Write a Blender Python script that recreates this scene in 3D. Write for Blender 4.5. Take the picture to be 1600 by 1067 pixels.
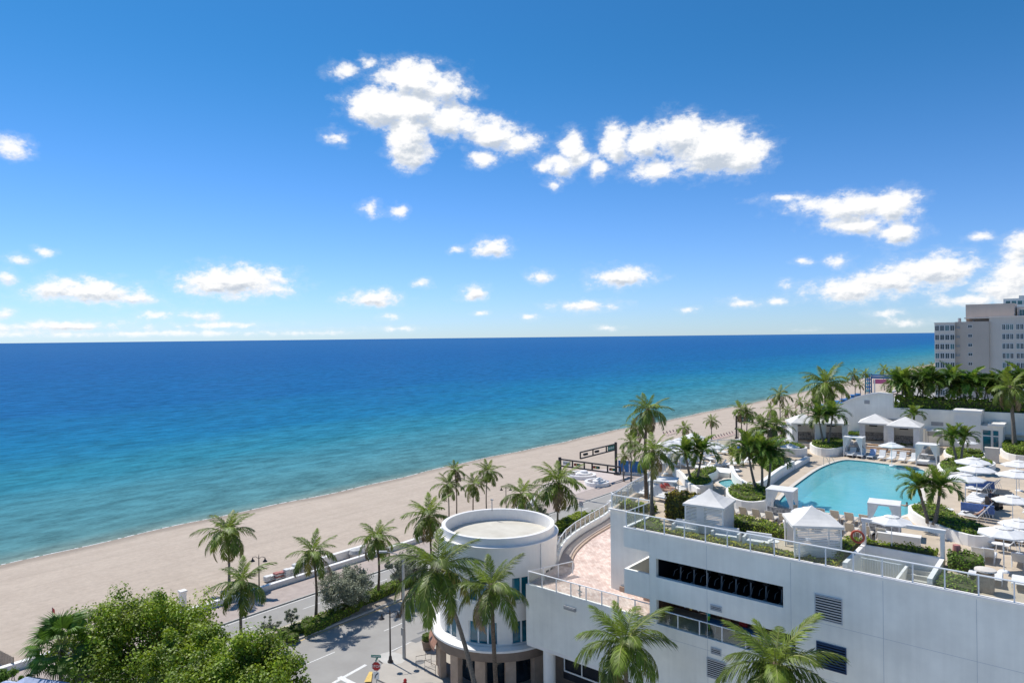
import bpy, bmesh, math, random
from mathutils import Vector, Matrix, Euler
R = math.radians
random.seed(7)
for o in list(bpy.data.objects): bpy.data.objects.remove(o)
S = bpy.context.scene
COL = S.collection

# ------------------------------------------------------------------ camera
CAMH, FPX, YAW = 30.0, 1067.0, R(40.1)
ROLL = math.atan(18 / 1600)
FWD = Vector((-math.sin(YAW), math.cos(YAW), 0)); RGT = Vector((math.cos(YAW), math.sin(YAW), 0)); UP = Vector((0, 0, 1))
cam_d = bpy.data.cameras.new('camera'); cam = bpy.data.objects.new('camera', cam_d); COL.objects.link(cam)
cam_d.sensor_width = 36; cam_d.sensor_fit = 'HORIZONTAL'; cam_d.lens = 36 * FPX / 1600
cam_d.shift_y = -6.5 / 1600; cam_d.clip_start = 0.5; cam_d.clip_end = 150000
xa = RGT * math.cos(ROLL) - UP * math.sin(ROLL); ya = RGT * math.sin(ROLL) + UP * math.cos(ROLL)
M = Matrix((xa, ya, -FWD)).transposed().to_4x4(); M.translation = (0, 0, CAMH)
cam.matrix_world = M; S.camera = cam

def ray(px, py):
    dx, dy = px - 800, py - 527
    a = dx * math.cos(ROLL) - dy * math.sin(ROLL); b = dx * math.sin(ROLL) + dy * math.cos(ROLL)
    return FWD * FPX + RGT * a - UP * b
def at(px, py, z=0.0):                     # the point of the level z seen at a pixel of the survey photo
    d = ray(px, py); t = (z - CAMH) / d.z
    return Vector((d.x * t, d.y * t, z))
def atY(px, py, Y):
    d = ray(px, py); t = Y / d.y
    return Vector((d.x * t, Y, CAMH + d.z * t))
def atX(px, py, X):
    d = ray(px, py); t = X / d.x
    return Vector((X, d.y * t, CAMH + d.z * t))
def depth(p): return p.x * FWD.x + p.y * FWD.y
def atD(px, py, D):
    d = ray(px, py); t = D / FPX
    return Vector((d.x * t, d.y * t, CAMH + d.z * t))

# ------------------------------------------------------------------ sun, sky
SUN_AZ, SUN_EL = R(85), R(56)              # azimuth to the left (west of +Y)
sd = Vector((-math.sin(SUN_AZ) * math.cos(SUN_EL), math.cos(SUN_AZ) * math.cos(SUN_EL), math.sin(SUN_EL)))
sl = bpy.data.lights.new('sun', 'SUN'); sl.energy = 3.7; sl.angle = R(0.53); sl.color = (1.0, 0.965, 0.91)
so = bpy.data.objects.new('sun', sl); COL.objects.link(so); so.rotation_euler = sd.to_track_quat('Z', 'Y').to_euler(); so.location = (-60, 20, 90)
S.view_settings.view_transform = 'Standard'; S.view_settings.look = 'None'; S.view_settings.exposure = 0.40; S.view_settings.gamma = 1
S.view_settings.use_curve_mapping = False

CLOUDS = [  # centre and half-size of each cloud lobe, in survey pixels
 (600,168,50,34),(648,168,40,30),(560,168,28,16),(730,195,26,18),(1005,225,32,26),(905,250,22,14),(850,262,18,9),(650,122,58,28),(695,135,40,26),(636,215,32,44),(645,245,24,20),(698,188,32,28),(583,160,36,22),
 (765,205,40,26),(812,225,34,18),(755,248,20,16),(538,112,24,11),(577,98,12,7),(525,212,16,10),
 (893,232,20,26),(878,256,28,18),(868,290,14,9),(930,262,13,17),
 (962,225,21,29),(1062,214,48,34),(1110,232,70,38),(1160,243,44,30),(1025,266,42,15),
 (1330,325,64,24),(1270,322,50,12),(1392,326,42,28),(1402,366,38,18),(1340,352,50,14),(1222,310,34,6),
 (1455,424,76,28),(1325,455,76,17),(1395,440,64,24),(1515,470,50,12),(1582,432,32,46),(1594,382,26,22),(1312,411,20,9),(1560,450,40,22),
 (140,455,84,19),(92,452,42,19),(205,466,42,9),(372,440,80,24),(335,446,48,18),(440,452,30,11),(582,466,42,12),
 (770,386,27,15),(715,390,10,5),(740,458,22,10),(845,433,19,9),(972,433,48,15),(915,478,46,8),(1155,474,24,7),
 (580,325,16,11),(624,328,14,9),(14,435,17,13),(20,234,28,15),(30,405,20,7),(68,394,12,6),(6,491,15,7),(660,443,11,6),(750,489,9,4),
 (610,495,13,4.5),(825,495,14,4.5),(1075,484,12,4),(1212,471,15,5),(1228,445,15,6),(945,512,15,4),(1420,505,36,6),(1528,371,18,6),
 (110,510,120,8),(310,494,32,7),(238,493,20,6),(200,522,230,5),(350,508,60,5),(480,521,44,4),(20,522,60,6),(630,514,30,3),(1265,517,20,3),
 (1250,410,14,5),(1380,490,20,6)]

def make_world():
    w = bpy.data.worlds.new('World'); S.world = w; w.use_nodes = True
    nt = w.node_tree; nt.nodes.clear(); N = nt.nodes.new; L = nt.links.new
    def m(op, a, b=None, c=None, clamp=False, tree=None):
        n = (tree or nt).nodes.new('ShaderNodeMath'); n.operation = op; n.use_clamp = clamp
        for i, v in enumerate((a, b, c)):
            if v is None: continue
            if isinstance(v, (int, float)): n.inputs[i].default_value = v
            else: (tree or nt).links.new(v, n.inputs[i])
        return n.outputs[0]
    # cloud lobes are sorted into sectors of azimuth, so that each ray weighs only the few near it
    lobes = []
    for (cx, cy, rx, ry) in CLOUDS:
        d = ray(cx, cy).normalized(); az = math.atan2(d.x * RGT.x + d.y * RGT.y, d.x * FWD.x + d.y * FWD.y); el = math.asin(d.z)
        ca = math.cos(az); lobes.append((az, el, 1.16 * rx / FPX * ca * ca, 1.16 * ry / FPX * ca * math.cos(el) ** 2))
    tc = N('ShaderNodeTexCoord')
    sp = N('ShaderNodeSeparateXYZ'); L(tc.outputs['Generated'], sp.inputs[0])
    def dot(v):
        n = N('ShaderNodeVectorMath'); n.operation = 'DOT_PRODUCT'; L(tc.outputs['Generated'], n.inputs[0]); n.inputs[1].default_value = v; return n.outputs['Value']
    az = m('ARCTAN2', dot(RGT), dot(FWD)); el = m('ARCSINE', sp.outputs[2])
    azw = m('SUBTRACT', m('FLOORED_MODULO', m('ADD', az, math.pi / 4), math.pi / 2), math.pi / 4)   # the same weather all round
    def noise(vec, scale, detail, rough=0.6):
        n = N('ShaderNodeTexNoise'); n.noise_dimensions = '3D'; n.inputs['Scale'].default_value = scale; n.inputs['Detail'].default_value = detail
        n.inputs['Roughness'].default_value = rough; L(vec, n.inputs['Vector']); return n
    vm = N('ShaderNodeVectorMath'); vm.operation = 'MULTIPLY'; L(tc.outputs['Generated'], vm.inputs[0]); vm.inputs[1].default_value = (1, 1, 1.6)
    warp = noise(vm.outputs[0], 14, 4, 0.6)
    ws = N('ShaderNodeVectorMath'); ws.operation = 'MULTIPLY_ADD'; L(warp.outputs['Color'], ws.inputs[0]); ws.inputs[1].default_value = (0.050, 0.028, 0); ws.inputs[2].default_value = (-0.025, -0.014, 0)
    cb = N('ShaderNodeCombineXYZ'); L(azw, cb.inputs[0]); L(el, cb.inputs[1])
    wk = m('MULTIPLY_ADD', el, 2.6, 0.10, clamp=True)       # less warping close to the horizon where clouds are small
    wsc = N('ShaderNodeVectorMath'); wsc.operation = 'SCALE'; L(ws.outputs[0], wsc.inputs[0]); L(wk, wsc.inputs['Scale'])
    pp = N('ShaderNodeVectorMath'); pp.operation = 'ADD'; L(cb.outputs[0], pp.inputs[0]); L(wsc.outputs[0], pp.inputs[1])
    po = N('ShaderNodeVectorMath'); po.operation = 'SCALE'; po.inputs[0].default_value = (-0.3, 1.0, 0); L(m('MULTIPLY_ADD', el, 0.052, 0.0025), po.inputs['Scale'])      # clouds shrink towards the horizon
    pu = N('ShaderNodeVectorMath'); pu.operation = 'ADD'; L(pp.outputs[0], pu.inputs[0]); L(po.outputs[0], pu.inputs[1])
    fb = noise(vm.outputs[0], 42, 8, 0.62); fb2 = noise(vm.outputs[0], 105, 5, 0.6)
    off = N('ShaderNodeVectorMath'); off.operation = 'ADD'; L(vm.outputs[0], off.inputs[0]); off.inputs[1].default_value = tuple(Vector((sd.x, sd.y, 1.3)).normalized() * 0.006)
    fbs = noise(off.outputs[0], 42, 5, 0.62)
    nz = m('MULTIPLY_ADD', fb.outputs[0], 2.1, m('MULTIPLY_ADD', fb2.outputs[0], 0.40, -1.25))
    rel_ = m('MULTIPLY', m('SUBTRACT', fbs.outputs[0], fb.outputs[0]), 1.9)
    low = None
    def smooth(v, a, b):
        n = N('ShaderNodeMapRange'); n.interpolation_type = 'SMOOTHSTEP'; L(v, n.inputs[0]); n.inputs[1].default_value = a; n.inputs[2].default_value = b; return n.outputs[0]
    hor = smooth(el, 0.0, 0.012)
    sky = N('ShaderNodeTexSky'); sky.sky_type = 'NISHITA'; sky.sun_disc = False; sky.sun_elevation = SUN_EL; sky.sun_rotation = -SUN_AZ
    sky.altitude = 0; sky.air_density = 1.0; sky.dust_density = 0.05; sky.ozone_density = 1.5
    # clear subtropical air: bluer than the model's, most of all where the path through it is longest
    tb = N('ShaderNodeMapRange'); tb.interpolation_type = 'SMOOTHSTEP'; L(el, tb.inputs[0]); tb.inputs[1].default_value = 0.0; tb.inputs[2].default_value = 0.42; tb.inputs[3].default_value = 0.0; tb.inputs[4].default_value = 1.0
    tm = N('ShaderNodeMix'); tm.data_type = 'RGBA'; L(tb.outputs[0], tm.inputs['Factor']); tm.inputs['A'].default_value = (0.45, 0.645, 1.06, 1); tm.inputs['B'].default_value = (0.165, 0.535, 0.80, 1)
    hs = N('ShaderNodeVectorMath'); hs.operation = 'MULTIPLY'; L(sky.outputs[0], hs.inputs[0]); L(tm.outputs['Result'], hs.inputs[1])
    SKYS = 0.106
    def field(P, sel):
        acc = None
        for (a, e, au, av) in sel:
            v1 = N('ShaderNodeVectorMath'); v1.operation = 'MULTIPLY_ADD'; L(P, v1.inputs[0]); v1.inputs[1].default_value = (1 / au, 1 / av, 0); v1.inputs[2].default_value = (-a / au, -e / av, 0)
            v2 = N('ShaderNodeVectorMath'); v2.operation = 'LENGTH'; L(v1.outputs[0], v2.inputs[0]); k = (min(av, au) * 60) ** 0.5
            f = m('MULTIPLY_ADD', v2.outputs['Value'], -k, k); acc = f if acc is None else m('SMOOTH_MAX', acc, f, 0.45)
        return acc
    def leaf(a0, a1):
        sel = [l for l in lobes if l[0] + l[2] * 2.2 + .03 > a0 and l[0] - l[2] * 2.2 - .03 < a1]
        f0 = field(pp.outputs[0], sel); f1 = field(pu.outputs[0], [l for l in sel if l[3] > 0.006] or sel)
        dens = m('ADD', f0, nz); alpha = m('MULTIPLY', m('MAXIMUM', smooth(dens, -0.16, 0.66), m('MULTIPLY', smooth(dens, -0.50, 0.30), 0.16)), hor)
        sh_ = m('ADD', m('MULTIPLY', m('SUBTRACT', f1, f0), 1.15), rel_)        # more cloud above than here: a grey base
        shade = smooth(m('MULTIPLY', sh_, smooth(dens, 0.05, 0.75)), -0.22, 0.62)
        cr = N('ShaderNodeMix'); cr.data_type = 'RGBA'; L(shade, cr.inputs['Factor']); K = 1 / SKYS
        cr.inputs['A'].default_value = (0.78 * K, 0.78 * K, 0.78 * K, 1); cr.inputs['B'].default_value = (0.43 * K, 0.48 * K, 0.55 * K, 1)
        mx = N('ShaderNodeMix'); mx.data_type = 'RGBA'; L(alpha, mx.inputs['Factor']); L(hs.outputs[0], mx.inputs['A']); L(cr.outputs['Result'], mx.inputs['B'])
        bg = N('ShaderNodeBackground'); L(mx.outputs['Result'], bg.inputs[0]); bg.inputs[1].default_value = SKYS; return bg.outputs[0]
    def tree(a0, a1, n):
        if n == 1: return leaf(a0, a1)
        am = (a0 + a1) / 2; ms = N('ShaderNodeMixShader'); L(m('GREATER_THAN', azw, am), ms.inputs[0])
        L(tree(a0, am, n // 2), ms.inputs[1]); L(tree(am, a1, n // 2), ms.inputs[2]); return ms.outputs[0]
    plain = N('ShaderNodeBackground'); L(hs.outputs[0], plain.inputs[0]); plain.inputs[1].default_value = SKYS
    ms = N('ShaderNodeMixShader'); L(m('LESS_THAN', m('ABSOLUTE', m('SUBTRACT', el, 0.235)), 0.235), ms.inputs[0]); L(plain.outputs[0], ms.inputs[1]); L(tree(-math.pi / 4, math.pi / 4, 8), ms.inputs[2])
    out = N('ShaderNodeOutputWorld'); L(ms.outputs[0], out.inputs[0])
make_world()

# ------------------------------------------------------------------ materials
MAT = {}
def mat(name, col, rough=0.7, var=0.12, scale=3.0, bump=0.0, bscale=40.0, col2=None, spec=0.3, metal=0.0, stain=0.0, transl=0.0, island=0.0, objvar=0.0):
    m = bpy.data.materials.new(name); m.use_nodes = True; nt = m.node_tree; N = nt.nodes.new; L = nt.links.new
    b = nt.nodes['Principled BSDF']; b.inputs['Roughness'].default_value = rough; b.inputs['Specular IOR Level'].default_value = spec; b.inputs['Metallic'].default_value = metal
    geo = N('ShaderNodeNewGeometry')
    n = N('ShaderNodeTexNoise'); n.inputs['Scale'].default_value = scale; n.inputs['Detail'].default_value = 5; n.inputs['Roughness'].default_value = 0.6
    L(geo.outputs['Position'], n.inputs['Vector'])
    c2 = col2 or tuple(c * (1 - 2 * var) for c in col); c1 = col if col2 else tuple(min(1, c * (1 + var)) for c in col)
    mr = N('ShaderNodeMapRange'); L(n.outputs[0], mr.inputs[0]); mr.inputs[1].default_value = 0.3; mr.inputs[2].default_value = 0.7
    mx = N('ShaderNodeMix'); mx.data_type = 'RGBA'; L(mr.outputs[0], mx.inputs['Factor']); mx.inputs['A'].default_value = (*c2, 1); mx.inputs['B'].default_value = (*c1, 1)
    cur = mx.outputs['Result']
    def mul(cur, fac_socket, lo, hi):
        r = N('ShaderNodeMapRange'); L(fac_socket, r.inputs[0]); r.inputs[3].default_value = lo; r.inputs[4].default_value = hi
        s = N('ShaderNodeVectorMath'); s.operation = 'SCALE'; L(cur, s.inputs[0]); L(r.outputs[0], s.inputs['Scale']); return s.outputs[0]
    if stain:      # rain streaks running down the face
        mp = N('ShaderNodeMapping'); L(geo.outputs['Position'], mp.inputs[0]); mp.inputs['Scale'].default_value = (2.2, 2.2, 0.12)
        n2 = N('ShaderNodeTexNoise'); n2.inputs['Scale'].default_value = 1.3; n2.inputs['Detail'].default_value = 6; L(mp.outputs[0], n2.inputs['Vector'])
        cur = mul(cur, n2.outputs[0], 1 - stain * 1.6, 1 + stain * 0.9)
    if island: cur = mul(cur, geo.outputs['Random Per Island'], 1 - island, 1 + island)
    if objvar:
        oi = N('ShaderNodeObjectInfo'); cur = mul(cur, oi.outputs['Random'], 1 - objvar, 1 + objvar)
    L(cur, b.inputs['Base Color'])
    if bump:
        nb = N('ShaderNodeTexNoise'); nb.inputs['Scale'].default_value = bscale; nb.inputs['Detail'].default_value = 4; L(geo.outputs['Position'], nb.inputs['Vector'])
        bp = N('ShaderNodeBump'); bp.inputs['Strength'].default_value = bump; bp.inputs['Distance'].default_value = 0.03; L(nb.outputs[0], bp.inputs['Height']); L(bp.outputs[0], b.inputs['Normal'])
    if transl:
        t = N('ShaderNodeBsdfTranslucent'); L(cur, t.inputs[0]); ms = N('ShaderNodeMixShader'); ms.inputs[0].default_value = transl
        L(b.outputs[0], ms.inputs[1]); L(t.outputs[0], ms.inputs[2]); L(ms.outputs[0], nt.nodes['Material Output'].inputs[0])
    MAT[name] = m; return m
def glass(name, tint, gloss=0.12, rough=0.03):
    m = bpy.data.materials.new(name); m.use_nodes = True; nt = m.node_tree; N = nt.nodes.new; L = nt.links.new
    nt.nodes.remove(nt.nodes['Principled BSDF'])
    t = N('ShaderNodeBsdfTransparent'); t.inputs[0].default_value = (*tint, 1); gl = N('ShaderNodeBsdfGlossy'); gl.inputs['Roughness'].default_value = rough
    lw = N('ShaderNodeLayerWeight'); lw.inputs[0].default_value = 0.25; mm = N('ShaderNodeMath'); mm.operation = 'MULTIPLY_ADD'; L(lw.outputs['Fresnel'], mm.inputs[0]); mm.inputs[1].default_value = 0.6; mm.inputs[2].default_value = gloss * 0.5
    ms = N('ShaderNodeMixShader'); L(mm.outputs[0], ms.inputs[0]); L(t.outputs[0], ms.inputs[1]); L(gl.outputs[0], ms.inputs[2]); L(ms.outputs[0], nt.nodes['Material Output'].inputs[0])
    MAT[name] = m; return m

mat('white_stucco', (0.85, 0.82, 0.77), 0.8, 0.04, 0.6, 0.15, 30, stain=0.025)
mat('white_wall', (0.89, 0.88, 0.81), 0.8, 0.06, 0.35, 0.15, 25, stain=0.07)
mat('white_paint', (0.85, 0.82, 0.78), 0.5, 0.03, 2)
mat('white_metal', (0.80, 0.81, 0.81), 0.35, 0.02, 2, spec=0.5)
mat('white_fabric', (0.84, 0.83, 0.81), 0.9, 0.05, 2.2, 0.2, 12, transl=0.18)
mat('cream_fabric', (0.80, 0.77, 0.72), 0.9, 0.05, 1.5, transl=0.12)
mat('beige_sling', (0.60, 0.55, 0.47), 0.85, 0.08, 9)
mat('blue_towel', (0.13, 0.21, 0.45), 0.95, 0.12, 6, 0.3, 90)
mat('pale_blue_cloth', (0.50, 0.56, 0.74), 0.9, 0.1, 5)
mat('grey_metal', (0.35, 0.36, 0.37), 0.4, 0.08, 4, spec=0.5)
mat('dark_metal', (0.055, 0.045, 0.042), 0.45, 0.15, 5, spec=0.4)
mat('black', (0.012, 0.012, 0.014), 0.5, 0.1, 5)
mat('galvanised', (0.42, 0.41, 0.39), 0.5, 0.08, 3, spec=0.5)
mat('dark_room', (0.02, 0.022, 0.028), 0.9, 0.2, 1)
mat('brick_brown', (0.22, 0.11, 0.07), 0.85, 0.25, 4)
mat('louver_grey', (0.50, 0.53, 0.56), 0.5, 0.04, 3)
mat('louver_blue', (0.03, 0.07, 0.16), 0.45, 0.1, 3)
mat('tan_deck', (0.56, 0.465, 0.355), 0.85, 0.08, 0.9, 0.2, 22, col2=(0.46, 0.38, 0.29))
mat('concrete', (0.52, 0.50, 0.46), 0.9, 0.08, 0.7, 0.2, 30)
mat('roof_gravel', (0.66, 0.62, 0.53), 0.95, 0.12, 0.5, 0.3, 20, col2=(0.52, 0.48, 0.40))
mat('asphalt', (0.35, 0.335, 0.31), 0.92, 0.06, 0.35, 0.25, 60, col2=(0.295, 0.28, 0.26))
mat('asphalt_patch', (0.20, 0.20, 0.20), 0.92, 0.06, 0.6, 0.2, 60)
mat('kerb', (0.52, 0.50, 0.46), 0.9, 0.1, 1.5, 0.2, 30)
mat('road_white', (0.74, 0.73, 0.70), 0.8, 0.12, 6)
mat('road_yellow', (0.72, 0.50, 0.16), 0.8, 0.1, 4)
mat('pink_paving', (0.45, 0.375, 0.33), 0.9, 0.1, 1.2, 0.2, 25, col2=(0.37, 0.305, 0.27))
mat('soil', (0.20, 0.16, 0.12), 0.95, 0.2, 5, 0.4, 20)
mat('glass_blue', (0.010, 0.135, 0.20), 0.08, 0.3, 0.8, spec=0.8)
mat('glass_dark', (0.02, 0.035, 0.05), 0.08, 0.4, 0.4, spec=0.8)
mat('glass_far', (0.035, 0.06, 0.075), 0.15, 0.5, 0.25, spec=0.6)
mat('glass_teal', (0.05, 0.16, 0.17), 0.12, 0.3, 0.3, spec=0.7)
mat('condo_beige', (0.60, 0.505, 0.43), 0.9, 0.05, 0.12, stain=0.05)
mat('condo_light', (0.72, 0.635, 0.56), 0.9, 0.04, 0.12, stain=0.04)
mat('base_brown', (0.24, 0.18, 0.14), 0.7, 0.08, 1.5)
mat('base_tan', (0.45, 0.34, 0.26), 0.8, 0.08, 1.5)
mat('awning_red', (0.38, 0.20, 0.14), 0.8, 0.12, 3)
mat('red_paint', (0.45, 0.03, 0.03), 0.45, 0.1, 3)
mat('red_cloth', (0.46, 0.20, 0.18), 0.85, 0.15, 3)
mat('orange_ring', (0.50, 0.10, 0.06), 0.5, 0.1, 3)
mat('sign_green', (0.02, 0.22, 0.17), 0.5, 0.05, 3)
mat('sign_white', (0.8, 0.8, 0.78), 0.5, 0.03, 3)
mat('beach_blue', (0.04, 0.17, 0.42), 0.6, 0.12, 1)
mat('teal_paint', (0.06, 0.32, 0.42), 0.6, 0.12, 1)
mat('pink_paint', (0.62, 0.15, 0.30), 0.6, 0.1, 1)
mat('wood', (0.45, 0.29, 0.17), 0.7, 0.12, 6)
mat('tan_wood', (0.42, 0.34, 0.26), 0.7, 0.12, 6)
mat('trunk_grey', (0.22, 0.19, 0.16), 0.95, 0.25, 9, 0.5, 30)
mat('trunk_brown', (0.17, 0.125, 0.09), 0.95, 0.3, 9, 0.5, 30)
mat('palm_leaf', (0.175, 0.245, 0.030), 0.5, 0.2, 1.2, transl=0.38, island=0.35, objvar=0.30, spec=0.45)
mat('palm_young', (0.25, 0.33, 0.04), 0.5, 0.2, 1.2, transl=0.35, island=0.3, objvar=0.2, spec=0.45)
mat('palm_old', (0.27, 0.25, 0.07), 0.7, 0.2, 1.2, transl=0.25, island=0.3, objvar=0.2)
mat('palm_dead', (0.33, 0.24, 0.15), 0.9, 0.2, 1.2, transl=0.15, island=0.3, objvar=0.2)
mat('palm_dark', (0.115, 0.215, 0.026), 0.5, 0.2, 1.2, transl=0.36, island=0.35, objvar=0.25, spec=0.4)
mat('rachis', (0.30, 0.31, 0.10), 0.6, 0.15, 2)
mat('hedge_leaf', (0.150, 0.250, 0.026), 0.6, 0.2, 1.5, transl=0.35, island=0.45)
mat('hedge_lime', (0.34, 0.42, 0.045), 0.6, 0.25, 1.3, transl=0.3, island=0.4)
mat('hedge_yellow', (0.52, 0.45, 0.06), 0.6, 0.3, 1.6, transl=0.3, island=0.4)
mat('hedge_croton', (0.26, 0.17, 0.035), 0.55, 0.4, 2.5, transl=0.3, island=0.55, col2=(0.12, 0.14, 0.02))
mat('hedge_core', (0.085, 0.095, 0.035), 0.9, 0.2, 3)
mat('grape_leaf', (0.215, 0.310, 0.018), 0.5, 0.25, 0.5, transl=0.34, island=0.42, spec=0.45)
mat('grape_leaf_light', (0.33, 0.43, 0.024), 0.5, 0.25, 0.5, transl=0.38, island=0.40, spec=0.45)
mat('silver_leaf', (0.32, 0.34, 0.235), 0.65, 0.2, 0.9, transl=0.2, island=0.40)
mat('skin', (0.52, 0.31, 0.22), 0.6, 0.05, 5)
mat('hair', (0.05, 0.03, 0.02), 0.7, 0.1, 5)
mat('shirt_blue', (0.03, 0.10, 0.33), 0.9, 0.1, 8)
mat('shirt_white', (0.75, 0.75, 0.74), 0.9, 0.05, 8)
mat('shirt_teal', (0.03, 0.30, 0.32), 0.9, 0.1, 8)
mat('shirt_red', (0.55, 0.10, 0.08), 0.9, 0.1, 8)
mat('shorts_dark', (0.05, 0.06, 0.09), 0.9, 0.1, 8)
mat('shorts_tan', (0.42, 0.34, 0.25), 0.9, 0.1, 8)
mat('vest_green', (0.30, 0.60, 0.05), 0.8, 0.1, 8)
mat('pattern_cloth', (0.60, 0.57, 0.53), 0.9, 0.3, 5.5, col2=(0.10, 0.10, 0.11))
glass('glass_rail', (0.955, 0.985, 0.98), 0.12)
glass('glass_clear', (0.90, 0.95, 0.94), 0.10)

# ------------------------------------------------------------------ mesh helpers
class MB:
    def __init__(s): s.v = []; s.f = []; s.m = []; s.mi = 0
    def face(s, pts):
        pts = list(pts); i = len(s.v); s.v += [tuple(p) for p in pts]; s.f.append(tuple(range(i, i + len(pts)))); s.m.append(s.mi); return s
    def raw(s, vs, fs):
        i = len(s.v); s.v += [tuple(p) for p in vs]; s.f += [tuple(a + i for a in f) for f in fs]; s.m += [s.mi] * len(fs); return s
    def box(s, x0, x1, y0, y1, z0, z1):
        vs = [(x, y, z) for z in (z0, z1) for (x, y) in ((x0, y0), (x1, y0), (x1, y1), (x0, y1))]
        return s.raw(vs, [(3, 2, 1, 0), (4, 5, 6, 7), (0, 1, 5, 4), (1, 2, 6, 5), (2, 3, 7, 6), (3, 0, 4, 7)])
    def obox(s, c, sx, sy, sz, rz=0.0, tilt=None):     # centred box turned about z (tilt: a full matrix)
        mt = tilt if tilt is not None else Matrix.Rotation(rz, 3, 'Z')
        vs = [Vector(c) + mt @ Vector((x * sx / 2, y * sy / 2, z * sz / 2)) for z in (-1, 1) for (x, y) in ((-1, -1), (1, -1), (1, 1), (-1, 1))]
        return s.raw(vs, [(3, 2, 1, 0), (4, 5, 6, 7), (0, 1, 5, 4), (1, 2, 6, 5), (2, 3, 7, 6), (3, 0, 4, 7)])
    def tube(s, pts, rad, n=6, cap=True):
        pts = [Vector(p) for p in pts]; rs = rad if isinstance(rad, (list, tuple)) else [rad] * len(pts)
        vs = []; fs = []
        for i, p in enumerate(pts):
            d = (pts[min(i + 1, len(pts) - 1)] - pts[max(i - 1, 0)])
            d = d.normalized() if d.length > 1e-9 else Vector((0, 0, 1))
            a = d.cross(Vector((0, 0, 1)) if abs(d.z) < 0.95 else Vector((1, 0, 0))).normalized(); b = d.cross(a)
            vs += [p + (a * math.cos(2 * math.pi * k / n) + b * math.sin(2 * math.pi * k / n)) * rs[i] for k in range(n)]
        for i in range(len(pts) - 1):
            for k in range(n):
                k2 = (k + 1) % n; fs.append((i * n + k2, i * n + k, (i + 1) * n + k, (i + 1) * n + k2))
        if cap: fs.append(tuple(range(n))); fs.append(tuple((len(pts) - 1) * n + k for k in range(n - 1, -1, -1)))
        return s.raw(vs, fs)
    def lathe(s, prof, c=(0, 0, 0), n=24, a0=0.0, a1=2 * math.pi):
        full = abs(a1 - a0 - 2 * math.pi) < 1e-6; cnt = n if full else n + 1; vs = []; fs = []
        for (r, z) in prof:
            vs += [(c[0] + r * math.cos(a0 + (a1 - a0) * k / n), c[1] + r * math.sin(a0 + (a1 - a0) * k / n), c[2] + z) for k in range(cnt)]
        for i in range(len(prof) - 1):
            for k in range(n):
                k2 = (k + 1) % cnt; fs.append((i * cnt + k, i * cnt + k2, (i + 1) * cnt + k2, (i + 1) * cnt + k))
        return s.raw(vs, fs)
    def prism(s, poly, z0, z1, top=True, bottom=True):
        n = len(poly); ar = sum(poly[i][0] * poly[(i + 1) % n][1] - poly[(i + 1) % n][0] * poly[i][1] for i in range(n))
        if ar < 0: poly = list(reversed(poly))
        vs = [(p[0], p[1], z0) for p in poly] + [(p[0], p[1], z1) for p in poly]
        fs = [(i, (i + 1) % n, n + (i + 1) % n, n + i) for i in range(n)]
        if top: fs.append(tuple(range(n, 2 * n)))
        if bottom: fs.append(tuple(range(n - 1, -1, -1)))
        return s.raw(vs, fs)
    def build(s, name, mats, parent=None, smooth=False):
        me = bpy.data.meshes.new(name); me.from_pydata(s.v, [], s.f)
        if not isinstance(mats, (list, tuple)): mats = [mats]
        for m in mats: me.materials.append(MAT[m] if isinstance(m, str) else m)
        if len(mats) > 1: me.polygons.foreach_set('material_index', s.m)
        if smooth: me.polygons.foreach_set('use_smooth', [True] * len(me.polygons))
        me.update()
        return link(bpy.data.objects.new(name, me), parent)
def link(o, parent=None):
    COL.objects.link(o)
    if parent is not None: o.parent = parent
    return o
def tag(o, label=None, cat=None, group=None, kind=None):
    if label: o['label'] = label
    if cat: o['category'] = cat
    if group: o['group'] = group
    if kind: o['kind'] = kind
    return o
def empty(name, loc=(0, 0, 0), rz=0.0):
    o = bpy.data.objects.new(name, None); o.empty_display_size = 0.3; COL.objects.link(o); o.location = loc; o.rotation_euler.z = rz; return o
CH = {}
def inst(name, me, parent, loc=(0, 0, 0), rot=None, scale=None):
    o = bpy.data.objects.new(name, me); o.location = loc
    if rot is not None: o.rotation_euler = rot
    if scale is not None: o.scale = scale if isinstance(scale, (tuple, list)) else (scale,) * 3
    return link(o, parent)
def copy_tree(o, parent=None):
    c = o.copy(); COL.objects.link(c); c.parent = parent
    for ch in [x for x in o.children]: copy_tree(ch, c)
    return c
def place(proto, used, loc, rz=0.0, scale=1.0, label=None, group=None):
    o = proto if not used.get(proto.name) else copy_tree(proto)
    used[proto.name] = used.get(proto.name, 0) + 1
    o.location = loc; o.rotation_euler = (0, 0, rz); o.scale = (scale,) * 3 if isinstance(scale, (int, float)) else scale
    if label: o['label'] = label
    if group: o['group'] = group
    return o
USED = {}
def smooth_poly(pts, n=6, closed=True):               # Catmull-Rom through the points
    out = []; m = len(pts); P = [Vector((p[0], p[1], 0)) for p in pts]
    rng = range(m) if closed else range(m - 1)
    for i in rng:
        if closed: a, b, c, d = P[(i - 1) % m], P[i], P[(i + 1) % m], P[(i + 2) % m]
        else: a, b, c, d = P[max(i - 1, 0)], P[i], P[i + 1], P[min(i + 2, m - 1)]
        for k in range(n):
            t = k / n
            out.append(tuple((0.5 * (2 * b + (c - a) * t + (2 * a - 5 * b + 4 * c - d) * t * t + (3 * b - a - 3 * c + d) * t ** 3))[:2]))
    if not closed: out.append(tuple(P[-1][:2]))
    return out
def inside(p, poly):
    c = False; j = len(poly) - 1
    for i in range(len(poly)):
        if (poly[i][1] > p[1]) != (poly[j][1] > p[1]) and p[0] < (poly[j][0] - poly[i][0]) * (p[1] - poly[i][1]) / (poly[j][1] - poly[i][1] + 1e-12) + poly[i][0]: c = not c
        j = i
    return c
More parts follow.
